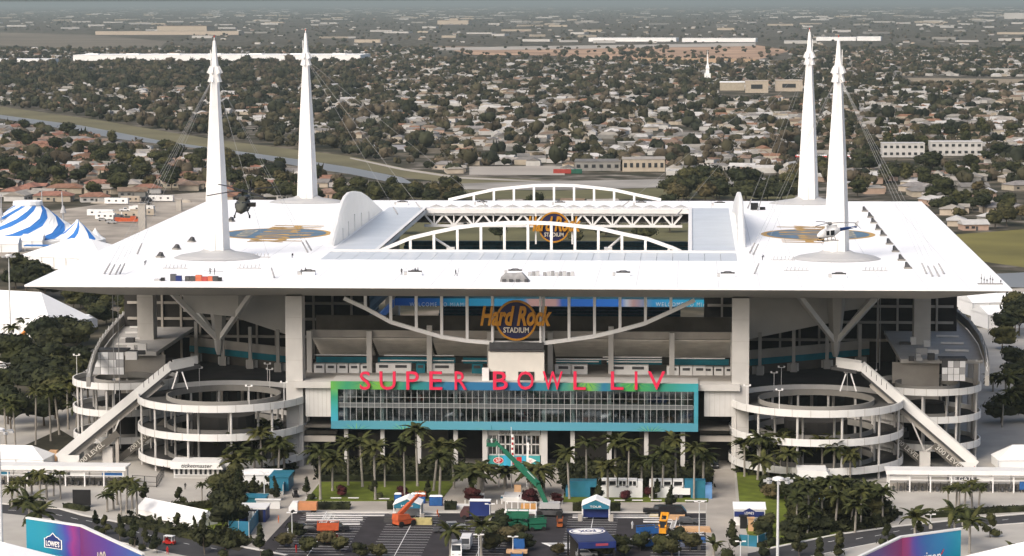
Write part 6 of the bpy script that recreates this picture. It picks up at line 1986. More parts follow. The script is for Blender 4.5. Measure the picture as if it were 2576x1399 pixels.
for k, u in enumerate((1170, 1180, 1196, 1262, 1276, 1344, 1385, 1392, 1399, 1406, 1413, 1250)):
    t = tag(MB().lathe([(.16, 0), (.16, .95), (.1, 1.02)], 8).build('bollard', PARA, None, g(u, 1268)), 'short pale bollard on the central walk, %s from left' % ordinal(k + 1 if k < 11 else 12), 'bollard', 'bollards across the central walk')

# lamp posts
def lamp(u, v, vt, label, heads=2, rad=.14, wd=.6):
    p = g(u, v)
    h = w(u, vt, p.y).z
    t = thing('lamp_post', label, 'lamp post', p)
    MB().tube((0, 0, 0), (0, 0, h), rad, rad * .6, 8).build('pole', POLE, t)
    MB().box(0, 0, 0, .7, .7, .9).build('base', PREC2, t)
    for k in range(heads):
        a = PI * k
        MB().bar((0, 0, h - .15), (wd * math.cos(a), 0, h), .1).box(wd * math.cos(a) * 1.2, 0, h - .05, .8, .4, .2).build('lamp_head', STEEL, t)
for u, v, vt, lab in ((735, 1374, 1290, 'pale lamp post on the island left of the lot'), (1232, 1312, 1268, 'pale lamp post right of the navy box truck'), (1204, 1420, 1345, 'pale lamp post in the lot below the steel frame'), (1290, 1406, 1350, 'thin lamp post on the middle island'), (1758, 1382, 1262, 'pale lamp post by the right end of the lot'), (665, 1268, 1188, 'pale lamp post with cameras before the white stall'), (1862, 1414, 1362, 'lamp post on the road verge below the white booth'), (1990, 1262, 1203, 'slim lamp post just behind the tall lamp mast'), (2340, 1330, 1294, 'low double lamp on the right road verge'), (2422, 1322, 1300, 'short double lamp on the right road edge')): lamp(u, v, vt, lab)
def lamp_mast(u, v, vt, label, r0=.34, ring=3.1):
    p = g(u, v)
    h = w(u, vt, p.y).z
    t = thing('lamp_mast', label, 'lamp mast', p)
    MB().tube((0, 0, 0), (0, 0, h), r0, r0 * .55, 10).build('pole', POLE, t)
    MB().lathe([(.5, h - .1), (1.2, h), (1.2, h + .5), (.5, h + .75)], 10).build('crown_ring', STEEL, t)
    for k in range(8):
        a = 2 * PI * k / 8
        c, s = math.cos(a), math.sin(a)
        MB().bar((c * 1.1, s * 1.1, h + .2), (c * ring * .75, s * ring * .75, h), .1).box(c * ring * .85, s * ring * .85, h - .35, .8, .7, .45, a).build('floodlight', PADG, t)
    return t
lamp_mast(1955, 1430, 1208, 'tall lamp mast with a ring of floodlights at the right walk')
lamp_mast(6, 1440, 1085, 'tall pale lamp mast at the left edge of the picture'.replace(' of the picture', ''), .36)
lamp_mast(27, 868, 645, 'slim lamp mast among trees by the large left marquee', .3, 2.4)
def small_lamp(pt, h, label):
    t = thing('lamp_post', label, 'lamp post', pt, 0, 'slim lamp posts standing on the ramp towers')
    MB().tube((0, 0, 0), (0, 0, h), .10, .07, 6).build('pole', STEEL, t)
    MB().box(0, 0, h - .1, 1.7, .16, .14).box(-.7, 0, h, .45, .4, .4).box(.7, 0, h, .45, .4, .4).build('lamp_head', STEEL, t)
for s, nm in ((-1, 'ticket booth'), (1, 'tall lamp mast')):
    for k, (cx, cy, R, a) in enumerate(((74.5, 19.5, 21.5, 1.25), (74.5, 19.5, 21.5, 1.62), (74.5, 19.5, 14.3, 1.75), (74.5, 19.5, 14.3, 1.3), (74.5, 19.5, 21.5, 2.2), (103.5, 37, 13.5, 1.5), (103.5, 37, 13.5, 1.05), (74.5, 19.5, 21.5, .35))):
        aa = -PI * a if s < 0 else -PI * (1 - a)
        small_lamp((s * cx + R * math.cos(aa), cy + R * math.sin(aa), 16 if R > 13.6 else 18), 6.2, 'slim lamp post on the ramp towers of the %s side, %s of eight' % (nm, ordinal(k + 1)))

# lifting machines and vehicles
def wheels(m, xs, y, rad, wd, mi):
    for x in xs:
        for s in (-1, 1): m.tube((x, s * y - wd / 2, rad), (x, s * y + wd / 2, rad), rad, rad, 10, mi)
def boom_lift(u, v, m, label, rz, reach, elev, sc=1.0, basket=None):
    t = thing('boom_lift', label, 'boom lift', g(u, v), rz)
    MB().box(0, 0, .5, 4.2, 2.2, .8).build('chassis', m, t)
    wm = MB(); wheels(wm, (-1.5, 1.5), 1.05, .6, .5, 0); wm.build('wheels', TYRE, t)
    MB().loft([[(-2.3, -1.1, 1.4), (1.1, -1.1, 1.4), (1.1, 1.1, 1.4), (-2.3, 1.1, 1.4)], [(-2.1, -1.0, 2.6), (.6, -1.0, 2.4), (.6, 1.0, 2.4), (-2.1, 1.0, 2.6)]]).build('turret', m, t)
    o = Vector((-1.2, 0, 2.4))
    d = Vector((math.cos(elev), 0, math.sin(elev)))
    MB().bar(o, o + d * reach * .55, .75, .8).build('boom', m, t)
    MB().bar(o + d * reach * .5, o + d * reach, .5, .55).build('boom_tip', m, t)
    MB().bar(o + d * reach * .2, Vector((.6, 0, 1.5)), .25).build('lift_ram', STEEL, t)
    e = o + d * reach
    MB().box(e.x + .5, 0, e.z - .3, 1.2, 2.2, .2).box(e.x + 1.05, 0, e.z + .5, .08, 2.2, .08).box(e.x - .05, 0, e.z + .5, .08, 2.2, .08).bar((e.x + 1.05, -1.05, e.z), (e.x + 1.05, -1.05, e.z + .6), .08).bar((e.x + 1.05, 1.05, e.z), (e.x + 1.05, 1.05, e.z + .6), .08).build('basket', m, t)
    t.scale = (sc,) * 3
    return t
boom_lift(1016, 1322, ORANGE, 'orange boom lift with raised arm before the teal booth', .75, 6.0, .62, 1.1)
# long green boom reaching up to the entrance windows
p0 = g(1362, 1298)
p1 = w(1247, 1112, p0.y + 14)
t = thing('boom_lift', 'green boom lift with very long arm raised toward the entrance', 'boom lift', p0)
MB().box(1.8, 0, .5, 5.6, 2.6, 1.0).box(1.9, 0, 1.9, 4.6, 2.4, 1.3, 0, 1).build('chassis', [DGREY, PADG], t)
wm = MB(); wheels(wm, (-.4, 4.0), 1.2, .75, .6, 0); wm.build('wheels', TYRE, t)
o = Vector((0, 0, 3.2))
e = p1 - p0
pv = Vector((-.8, 0, 7.2))
MB().bar((1.6, 0, 1.6), pv, .8, 1.0).build('riser', GREENM, t)
MB().bar(pv, pv + (e - pv) * .5, 1.0, 1.1).build('boom', GREENM, t)
MB().bar(pv + (e - pv) * .42, pv + (e - pv) * .8, .72, .8).build('boom_mid', GREENM, t)
MB().bar(pv + (e - pv) * .74, e, .5, .55).build('boom_tip', GREENM, t)
MB().bar(pv + (e - pv) * .12 + Vector((.5, -.6, .2)), pv + (e - pv) * .3 + Vector((.5, -.6, .2)), .16).bar(pv + (e - pv) * .33 + Vector((.4, -.6, .2)), pv + (e - pv) * .44 + Vector((.4, -.6, .2)), .16).build('hose_tray', PARA, t)
bk = MB().box(e.x - 1.0, e.y, e.z - 1.0, 2.4, 1.2, .2)
for dx in (-2.1, .1):
    for dy in (-.55, .55): bk.box(e.x + dx, e.y + dy, e.z - 1, .1, .1, 1.6)
for z in (-.2, .55): bk.box(e.x - 1, e.y - .55, e.z + z, 2.3, .08, .08).box(e.x - 1, e.y + .55, e.z + z, 2.3, .08, .08)
bk.box(e.x - 1, e.y - .58, e.z - .9, 2.3, .06, .7).build('basket', GREENM, t)
BOOM_BASKET = p0 + e
def scissor(u, v, m, label, rz, h, sc=1.0):
    t = thing('scissor_lift', label, 'scissor lift', g(u, v), rz)
    MB().box(0, 0, .4, 3.0, 1.7, .8).build('chassis', m, t)
    wm = MB(); wheels(wm, (-1.1, 1.1), .8, .42, .35, 0); wm.build('wheels', TYRE, t)
    s = MB()
    for y in (-.6, .6): s.bar((-1.3, y, 1.2), (1.3, y, h), .16).bar((1.3, y, 1.2), (-1.3, y, h), .16)
    s.build('scissor_arms', m, t)
    d = MB().box(0, 0, h, 3.2, 1.8, .2)
    for x in (-1.55, 0, 1.55):
        for y in (-.85, .85): d.box(x, y, h, .08, .08, 1.1)
    for y in (-.85, .85): d.box(0, y, h + 1.05, 3.2, .08, .08).box(0, y, h + .2, 3.2, .06, .6)
    d.build('platform', m, t)
    t.scale = (sc,) * 3
scissor(825, 1368, ORANGE, 'orange scissor lift parked at the end of the left stalls', .1, 2.2, 1.45)
scissor(1302, 1334, GREENM, 'green scissor lift behind the middle island shrubs', 0, 1.9, 1.5)
scissor(1350, 1334, GREENM, 'low green machine beside the green scissor lift', .3, 1.4, 1.2)
scissor(1408, 1326, mat('forklift_rust', (.30, .08, .02), .6, .1, .6), 'small rust orange platform truck alone on the asphalt', 1.57, 2.0, .75)
scissor(1628, 1378, BLUEM, 'blue scissor lift behind shrubs near the lamp post', .4, 2.4, 1.35)
t = thing('skid_loader', 'yellow boom machine in the right hand stalls', 'loader', g(1668, 1344), 1.4)
MB().box(0, 0, .5, 3.2, 1.8, 1.1).build('chassis', YELLOW, t)
wm = MB(); wheels(wm, (-1.0, 1.0), 1.0, .6, .5, 0); wm.build('wheels', TYRE, t)
MB().box(-.3, 0, 1.6, 1.3, 1.5, 1.5).build('cab', CARGL, t)
MB().box(-.3, 0, 3.1, 1.5, 1.6, .15).build('cab_roof', YELLOW, t)
MB().bar((-1.3, .7, 1.8), (1.8, .7, 4.2), .35).bar((-1.3, -.7, 1.8), (1.8, -.7, 4.2), .35).box(2.0, 0, 3.8, .5, 1.8, .7).build('lift_arm', YELLOW, t)
def car(u, v, m, label, rz=0.0, kind='car', sc=1.0, cat='car'):
    t = thing('parked_car' if kind != 'van' else 'parked_van', label, cat, g(u, v), rz)
    b = MB()
    if kind == 'van':
        b.loft([[(-2.7, -1, .45), (2.7, -1, .45), (2.7, 1, .45), (-2.7, 1, .45)], [(-2.7, -1, 1.4), (2.6, -1, 1.3), (2.6, 1, 1.3), (-2.7, 1, 1.4)], [(-2.65, -.93, 2.5), (1.6, -.93, 2.5), (1.6, .93, 2.5), (-2.65, .93, 2.5)]])
        gl = MB().add([(2.5, -.8, 1.45), (2.5, .8, 1.45), (1.75, .78, 2.35), (1.75, -.78, 2.35)], [(0, 1, 2, 3)]).add([(.6, -1.0, 1.5), (1.9, -1.0, 1.5), (1.5, -.97, 2.2), (.6, -.97, 2.2)], [(0, 1, 2, 3)])
    elif kind == 'pickup':
        b.loft([[(-2.7, -.95, .5), (2.7, -.95, .5), (2.7, .95, .5), (-2.7, .95, .5)], [(-2.7, -.95, 1.15), (2.65, -.92, 1.05), (2.65, .92, 1.05), (-2.7, .95, 1.15)]])
        b.loft([[(-.6, -.9, 1.12), (1.5, -.9, 1.1), (1.5, .9, 1.1), (-.6, .9, 1.12)], [(-.4, -.75, 1.85), (.8, -.75, 1.85), (.8, .75, 1.85), (-.4, .75, 1.85)]])
        gl = MB().add([(1.48, -.75, 1.18), (1.48, .75, 1.18), (.86, .68, 1.8), (.86, -.68, 1.8)], [(0, 1, 2, 3)])
        for s in (-1, 1): gl.add([(-.45, s * .91, 1.2), (1.3, s * .91, 1.2), (.75, s * .79, 1.78), (-.33, s * .79, 1.78)], [(0, 1, 2, 3) if s < 0 else (3, 2, 1, 0)])
    else:
        b.loft([[(-2.3, -.9, .4), (2.3, -.9, .4), (2.3, .9, .4), (-2.3, .9, .4)], [(-2.3, -.92, 1.0), (2.25, -.88, .9), (2.25, .88, .9), (-2.3, .92, 1.0)]])
        b.loft([[(-2.2, -.88, .98), (1.0, -.88, .95), (1.0, .88, .95), (-2.2, .88, .98)], [(-1.9, -.7, 1.6), (.2, -.7, 1.62), (.2, .7, 1.62), (-1.9, .7, 1.6)]])
        gl = MB().add([(1.02, -.76, 1.0), (1.02, .76, 1.0), (.28, .64, 1.58), (.28, -.64, 1.58)], [(0, 1, 2, 3)]).add([(-2.22, .74, 1.05), (-2.22, -.74, 1.05), (-1.96, -.62, 1.55), (-1.96, .62, 1.55)], [(0, 1, 2, 3)])
        for s in (-1, 1): gl.add([(-1.95, s * .89, 1.03), (.75, s * .89, 1.02), (.15, s * .74, 1.55), (-1.75, s * .74, 1.54)], [(0, 1, 2, 3) if s < 0 else (3, 2, 1, 0)])
    b.build('body', m, t)
    gl.build('windows', CARGL, t)
    for x in (-1.45, 1.45):
        for s in (-1, 1): MB().tube((x, s * .72, .36), (x, s * .97, .36), .36, .36, 10).build('wheel', TYRE, t)
    for s in (-1, 1): MB().box(2.27 if kind == 'car' else 2.66, s * .6, .72, .06, .4, .16).build('headlight', PADG, t)
    t.scale = (sc,) * 3
    return t
CBLK, CGRY, CSIL = mat('car_black', (.012, .012, .014), .3, .1, 1, spec=.5), mat('car_grey', (.07, .072, .078), .35, .1, 1, spec=.5), mat('car_silver', (.32, .33, .34), .3, .08, 1, metal=.3)
car(1797, 1176, CBLK, 'dark car with pale bonnet under the stadium beside the right column', -1.57, 'car', 1.15)
car(845, 1337, CBLK, 'black pickup near the orange scissor lift', .15, 'pickup', 1.1, 'pickup')
car(762, 1332, CGRY, 'grey car half hidden by shrubs at the left of the lot', .3, 'car')
car(790, 1340, CBLK, 'black car among shrubs left of the black pickup', -.2, 'car')
car(1692, 1304, CBLK, 'black van parked by the hedge at the right end of the lot', 0, 'van', 1.2, 'van')
car(1650, 1293, CBLK, 'black pickup along the kerb before the right hedge', 0, 'pickup', 1.1, 'pickup')
car(1148, 1398, VANW, 'white van at the bottom of the middle stalls', -1.5, 'van', 1.15, 'van')
car(1172, 1380, VANW, 'white van with dark windscreen behind the other white van', -1.57, 'van', 1.1, 'van')
car(1120, 1340, CGRY, 'grey pickup behind the dark palm in the middle stalls', .1, 'pickup', 1.0, 'pickup')
car(1145, 1330, CSIL, 'silver car beside the grey pickup', .2, 'car')
car(1475, 1400, CSIL, 'silver car at the foot of the navy canopy', .1, 'car')
car(1562, 1378, CGRY, 'grey motor cart with white seats right of the navy canopy', .2, 'pickup', .9, 'cart')
car(1730, 1318, CGRY, 'grey car behind the tan boards', 0, 'car')
def cart(u, v, m, label, rz=0.0):
    t = thing('golf_cart', label, 'golf cart', g(u, v), rz)
    MB().box(0, 0, .3, 2.6, 1.2, .5).box(-.3, 0, .8, .6, 1.1, .25).box(-.6, 0, 1.0, .15, 1.1, .5).build('body', m, t)
    MB().box(0, 0, 1.9, 2.2, 1.3, .1).build('roof', VANW if m != CBLK else CBLK, t)
    for x in (-1, .9):
        for y in (-.55, .55): MB().box(x, y, .8, .06, .06, 1.1).build('roof_post', STEEL, t)
    for x in (-.9, .9):
        for s in (-1, 1): MB().tube((x, s * .45, .28), (x, s * .65, .28), .28, .28, 8).build('wheel', TYRE, t)
cart(426, 1370, REDM, 'red golf cart with white roof on the left road', -.3)
cart(743, 1250, CBLK, 'black golf cart on the left walk', -1.3)
# orange lorry, navy box lorry, white flatbeds
def lorry(u, v, cab, body, label, rz, L=5.0, h=2.4, flat=False, sc=1.0):
    t = thing('lorry', label, 'lorry', g(u, v), rz)
    MB().loft([[(L / 2 + .2, -1.1, .6), (L / 2 + 2.2, -1.1, .6), (L / 2 + 2.2, 1.1, .6), (L / 2 + .2, 1.1, .6)], [(L / 2 + .2, -1.1, 1.7), (L / 2 + 2.2, -1.05, 1.6), (L / 2 + 2.2, 1.05, 1.6), (L / 2 + .2, 1.1, 1.7)], [(L / 2 + .2, -1, 2.7), (L / 2 + 1.5, -1, 2.7), (L / 2 + 1.5, 1, 2.7), (L / 2 + .2, 1, 2.7)]]).build('cab', cab, t)
    MB().add([(L / 2 + 2.15, -.95, 1.7), (L / 2 + 2.15, .95, 1.7), (L / 2 + 1.6, .9, 2.55), (L / 2 + 1.6, -.9, 2.55)], [(0, 1, 2, 3)]).build('windscreen', CARGL, t)
    if flat: MB().box(0, 0, .9, L, 2.3, .25).box(0, -1.1, 1.1, L, .08, .5).box(0, 1.1, 1.1, L, .08, .5).build('flatbed', body, t)
    else: MB().box(0, 0, .9, L, 2.4, h).build('cargo_box', body, t)
    wm = MB(); wheels(wm, (-L * .3, L / 2 + 1.2), .95, .5, .4, 0); wm.build('wheels', TYRE, t)
    t.scale = (sc,) * 3
    return t
lorry(775, 1291, VANW, mat('tarp_orange', (.50, .22, .10), .6, .1, .5), 'small lorry with white cab and faded orange load', PI, 4.2, 1.7)
lorry(1208, 1305, mat('cab_maroon', (.07, .03, .03), .5), NAVYP, 'navy box lorry with white top facing left', PI, 4.6, 3.3)
tag(MB().box(0, 0, 0, 4.8, 2.5, .12).build('white_tarp', CANV, None, g(1208, 1305) + Vector((0, 0, 4.22))), 'white tarp sheet on top of the navy box lorry', 'tarp')
lorry(1302, 1402, BLUEM, BLUEM, 'blue flatbed lorry loaded with tan boards at the bottom', PI / 2, 6, 1, True, 1.1)
tag(MB().box(0, 0, 0, 4.4, 2.2, .5).build('board_stack', WOOD, None, g(1300, 1406) + Vector((0, 0, 1.4))), 'stack of tan boards on the blue flatbed', 'boards')
# loose truss segments and building material on the asphalt
def truss(a, b, wd, label, ladder=False):
    a, b = g(*a), g(*b)
    t = thing('truss_segment', label, 'truss', a)
    d = b - a
    ln = d.length
    s = Vector((-d.y, d.x, 0)).normalized() * wd
    up = Vector((0, 0, .25))
    m = MB().bar(up, d + up, .14).bar(up + s, d + s + up, .14).bar(up * 3.4, d + up * 3.4, .12)
    m.build('chord', STEEL, t)
    n = max(3, int(ln / (wd * 1.3)))
    z = MB()
    for k in range(n):
        p, q = d * (k / n), d * ((k + 1) / n)
        if ladder: z.bar(p + up, p + s + up, .1)
        else: z.bar(p + up, q + s + up, .1).bar(p + up, p + s + up, .08)
    z.build('lacing', STEEL, t)
truss((770, 1300), (1005, 1300), .9, 'long white truss lying along the top of the left stalls')
truss((770, 1311), (912, 1311), 1.0, 'shorter white truss second from the kerb in the left stalls')
truss((832, 1322), (905, 1322), 1.0, 'short white truss third from the kerb in the left stalls')
truss((822, 1296), (800, 1330), 1.1, 'ladder like white truss crossing the left stalls', True)
truss((1048, 1300), (1100, 1300), .9, 'white truss piece right of the teal gabled booth')
truss((1440, 1305), (1478, 1305), .9, 'white truss piece left of the dark blue gabled booth')
truss((1540, 1305), (1715, 1305), .9, 'long white truss right of the dark blue gabled booth')
truss((1690, 1352), (1702, 1312), 1.0, 'ladder like white truss beside the tan boards', True)
truss((1618, 1316), (1690, 1316), .9, 'white truss above the yellow machine')
truss((1545, 1370), (1770, 1348), .9, 'long pale truss running right from the navy canopy')
for u, v, sx, sy, sz, m, lab in ((1742, 1336, 8.0, 2.6, .9, WOOD, 'wide stack of tan boards at the right end of the lot'), (1700, 1306, 4.2, 2.0, 1.2, WOOD, 'tan crate stack below the black van'), (1660, 1302, 5.0, 1.6, .7, mat('pale_lumber', (.55, .46, .28), .9, .1, .6), 'pale lumber stack along the kerb'), (1330, 1290, 3.8, 2.2, 2.0, mat('amber_crate', (.52, .27, .09), .8, .1, .6), 'amber crate standing before the stage'), (1740, 1362, 6.0, 2.5, .8, BLUEM, 'blue tarp heap on the asphalt by the lamp post'), (1690, 1372, 5.5, 2.5, .7, mat('grey_blue_tarp', (.12, .14, .20), .8, .2, .6), 'grey blue tarp heap left of the blue one'), (1062, 1318, 4.5, 2.2, 1.3, mat('dull_yellow', (.42, .36, .16), .8, .2, .8), 'dull yellow frame pile right of the orange boom lift'), (985, 1312, 3.4, 2.4, 1.5, DGREY, 'dark box left of the teal gabled booth'), (1005, 1297, 1.6, 1.4, 1.9, PREC2, 'grey cabinet at the left foot of the teal booth'), (740, 1346, 3.0, 2.0, 1.6, PADG, 'grey machine case at the left edge of the lot'), (1165, 1276, 7.0, 4.0, .5, PARA, 'low white deck on the walk left of the navy lorry'), (1200, 1266, 3.4, 2.4, 2.3, PARA, 'white container stall by the maroon shrub'), (490 * 0 + 135, 1158, 2.2, 2.2, 2.6, WOOD, 'tan crate stack by the foot of the left escalator')):
    t = thing('material_stack', lab, 'stack', g(u, v))
    n = 3
    for k in range(n): MB().box(.05 * (k % 2), .04 * k, k * sz / n, sx * (1 - .03 * k), sy, sz / n - .04).build('layer', m, t)
# steel frame in the middle of the lot
t = thing('steel_frame', 'pale steel frame stand before the green scissor lift', 'frame', g(1308, 1328))
m = MB()
for x in (-3.4, 3.4):
    for y in (0, 3.0): m.box(x, y, 0, .25, .25, 3.6)
for z in (1.9, 3.2, 3.6): m.box(0, 0, z, 7.0, .18, .22)
for k in range(6): m.box(-3.4 + k * 1.36, 3.0, 3.6, .14, .14, 1.7)
m.box(0, 3.0, 5.2, 7.0, .14, .14).box(0, 1.5, 3.4, 7.0, 3.2, .15)
m.build('frame', STEEL, t)
# ribbed folding grandstand
t = thing('grandstand', 'ribbed silver folding structure beside the ticket booth palms', 'grandstand', g(2122, 1262), -.25)
for k in range(12): MB().bar((-5.2 + k * .95, -1.6, 2.5 + .05 * (k % 2)), (-5.2 + k * .95 + .5, 2.0, 3.5), .3, .22).build('rib', PADG, t)
MB().box(0, 0, 0, 11.0, 4.0, 2.3).build('base', DGREY, t)
MB().box(-4.8, -2.1, .8, 2.2, .15, 1.5).build('blue_panel', mat('sky_print2', (.12, .2, .34), .5), t)

# construction lot left behind the tent
lot_items = random.Random(12)
for k in range(26):
    while True:
        u, v = lot_items.uniform(250, 560), lot_items.uniform(505, 610)
        if v < 640 - (u - 60) * .32 and v > 530 - (u - 240) * .12 * 0 - 30: break
    p = g(u, v)
    if k % 3 == 0:
        t = thing('site_trailer', 'pale site trailer on the dirt lot behind the roof edge, %s placed' % ordinal(k // 3 + 1), 'trailer', p, lot_items.uniform(-.2, .2), 'trailers on the dirt lot')
        L = lot_items.uniform(9, 16)
        MB().box(0, 0, .6, L, 3, 3.2).build('body', (VANW, PARA, BEI)[k % 9 // 3], t)
        for q in range(3): MB().box(-L * .3 + q * L * .3, -1.55, 1.8, 1.2, .1, .9).build('window', WIN, t)
    elif k % 3 == 1:
        car(u, v, (CBLK, VANW, CGRY, CSIL)[k % 4], 'tiny parked vehicle on the dirt lot, %s of nine' % ordinal(k // 3 + 1), lot_items.uniform(-.3, .3), ('car', 'van', 'pickup')[k % 9 // 3], 1.15)['group'] = 'vehicles on the dirt lot'
    else:
        t = thing('dirt_heap', 'low heap of sand and rubble on the dirt lot, %s of eight' % ordinal(k // 3 + 1), 'heap', p, 0, 'heaps on the dirt lot')
        MB().ball(0, 0, 0, lot_items.uniform(3, 7), lot_items.uniform(2, 4), lot_items.uniform(1, 2.2), 12, 6).build('mound', (DIRT, mat('dark_spoil', (.08, .07, .055), .95, .3, .2), DIRT)[k % 9 // 3], t)
for u0, u1, v0, v1, lab in ((348, 366, 515, 581, 'tall pale concrete pier on the dirt lot'), (443, 456, 503, 531, 'shorter pale concrete pier at the back of the lot')):
    block('concrete_pier', lab, 'pier', u0, u1, v0, v1, 3.2, PREC2)
t = thing('crane_base', 'orange red steel machine lying on the dirt lot', 'machine', g(322, 560))
MB().box(0, 0, .6, 15, 2.4, 1.2).bar((-7, 0, 2.4), (7, 0, 1.6), .8).build('boom', ORANGE, t)
MB().box(3, 0, 1.8, 3, 2.6, 1.6).build('cab', ORANGE, t)
t = thing('blue_awning', 'blue awnings before the striped circus tent', 'awning', g(108, 632))
MB().box(0, 0, 2.5, 17, 5, .4).build('awning_roof', BLUEC, t)
for x in (-8, 0, 8): MB().box(x, -2, 0, .2, .2, 2.5).build('post', POLE, t)
a, b = g(36, 872), g(82, 818)
t = thing('orange_arm', 'long orange crane arm leaning among the left trees', 'crane arm', a)
e = w(80, 818, a.y + 4) - a
MB().bar((0, 0, .8), e, 1.3, 1.3).build('arm', mat('arm_orange', (.55, .20, .03), .5, .1, .6), t)
MB().box(0, 0, 0, 4, 2.4, 1.6).build('carrier', DGREY, t)
for k, (u, v) in enumerate(((14, 888), (22, 902), (8, 915), (30, 893), (12, 930), (26, 918))): car(u, v, (VANW, CSIL, VANW, CGRY, VANW, CSIL)[k], 'pale car in the row left of the dark trees, %s up' % ordinal(k + 1), .1)['group'] = 'cars parked by the dark trees'
t = thing('hoarding', 'teal hoarding strip by the large left marquee', 'hoarding', g(20, 845))
MB().box(0, 0, 0, 14, .3, 3).build('panel', TEALP, t)
# ------------------------------------------------------------------ helicopters
def fuselage(m, secs, n=14, mi=0):
    """secs: (x, zc, half width, half height); x to the nose"""
    rings = []
    for x, zc, a, b in secs:
        rings.append([(x, a * (abs(math.cos(t)) ** .7) * (1 if math.cos(t) > 0 else -1), zc + b * (abs(math.sin(t)) ** .7) * (1 if math.sin(t) > 0 else -1)) for t in [2 * PI * k / n for k in range(n)]])
    return m.loft(rings, m=mi)
def rotor(t, z, x, R, nb, a0, m, droop=.03):
    h = obj('rotor_hub', None, t, (x, 0, z))
    MB().lathe([(.45, -.25), (.55, 0), (.3, .3)], 10).tube((0, 0, -1.0), (0, 0, 0), .2, .2, 8).build('hub', m, h)
    for k in range(nb):
        a = a0 + 2 * PI * k / nb
        c, s = math.cos(a), math.sin(a)
        MB().loft([[(c * rr - s * q, s * rr + c * q, zz + th) for q, th in ((-.32, 0), (0, .11), (.32, 0), (0, -.08))] for rr, zz in ((.4, 0), (R * .3, .08), (R * .65, .05), (R, -R * droop))]).build('rotor_blade', m, h)
    return h
def black_hawk():
    p = w(611, 517, -125.0)
    OL, OL2 = mat('army_olive', (.070, .072, .058), .6, .15, .8), mat('rotor_dark', (.016, .016, .017), .5, .1, 1)
    t = thing('helicopter', 'dark olive military helicopter hovering nose-on above the white roof', 'helicopter', p, math.radians(-112))
    t.rotation_euler = (0, math.radians(1.0), math.radians(-87))
    b = MB()
    fuselage(b, [(5.0, -.55, .12, .15), (4.7, -.5, .6, .5), (3.9, -.3, .95, .85), (3.0, 0, 1.12, 1.12), (1.5, 0, 1.2, 1.2), (-2.2, 0, 1.2, 1.2), (-3.4, .25, .9, .95), (-4.6, .5, .55, .6), (-9.5, .9, .28, .32)])
    b.build('fuselage', OL, t)
    for s in (-1, 1):
        e = MB()
        fuselage(e, [(2.0, 0, .1, .1), (1.8, 0, .42, .42), (-1.6, 0, .45, .45), (-2.6, 0, .2, .2)], 10)
        e.build('engine_pod', OL2, t, (0, s * .78, 1.55))
    MB().box(.2, 0, 1.0, 3.4, 1.3, .9).build('rotor_fairing', OL, t)
    for s in (-1, 1):
        MB().add([(4.1, s * .25, .15), (3.35, s * .98, .15), (3.1, s * .95, .95), (3.5, s * .25, .98)], [(0, 1, 2, 3) if s < 0 else (3, 2, 1, 0)]).build('windscreen', CARGL, t)
        MB().box(2.3, s * 1.17, -.25, 1.1, .1, .95).build('cockpit_window', CARGL, t)
        MB().box(-.6, s * 1.2, -.7, 1.9, .1, 1.5).build('cabin_door', OL2, t)
        MB().bar((1.9, s * 1.0, -.7), (1.7, s * 1.45, -1.9), .16).tube((1.7, s * 1.32, -2.0), (1.7, s * 1.6, -2.0), .34, .34, 10).build('main_wheel', TYRE, t)
    MB().box(1.2, 1.85, -.1, 1.4, 1.5, .75).build('open_door', OL2, t)
    MB().bar((-8.3, 0, .5), (-8.5, 0, -1.6), .14).tube((-8.5, -.12, -1.7), (-8.5, .12, -1.7), .22, .22, 8).build('tail_wheel', TYRE, t)
    MB().loft([[(-8.8, -.12, .7), (-9.8, -.12, .7), (-9.8, .12, .7), (-8.8, .12, .7)], [(-10.3, -.08, 3.2), (-10.9, -.08, 3.2), (-10.9, .08, 3.2), (-10.3, .08, 3.2)]]).box(-9.3, 0, .75, 1.2, 4.2, .12).build('tail_fin', OL, t)
    tr = MB()
    for k in range(4):
        a = PI / 4 + k * PI / 2
        tr.bar((-10.6, .3, 2.9), (-10.6 + 1.6 * math.cos(a), .35, 2.9 + 1.6 * math.sin(a)), .22, .06)
    tr.build('tail_rotor', OL2, t)
    rotor(t, 2.85, .2, 8.2, 4, .72, OL2, .012).rotation_euler = (math.radians(-2), math.radians(6), 0)
    MB().box(3.0, 0, -1.35, .5, .5, .3).build('sensor_ball', OL2, t)
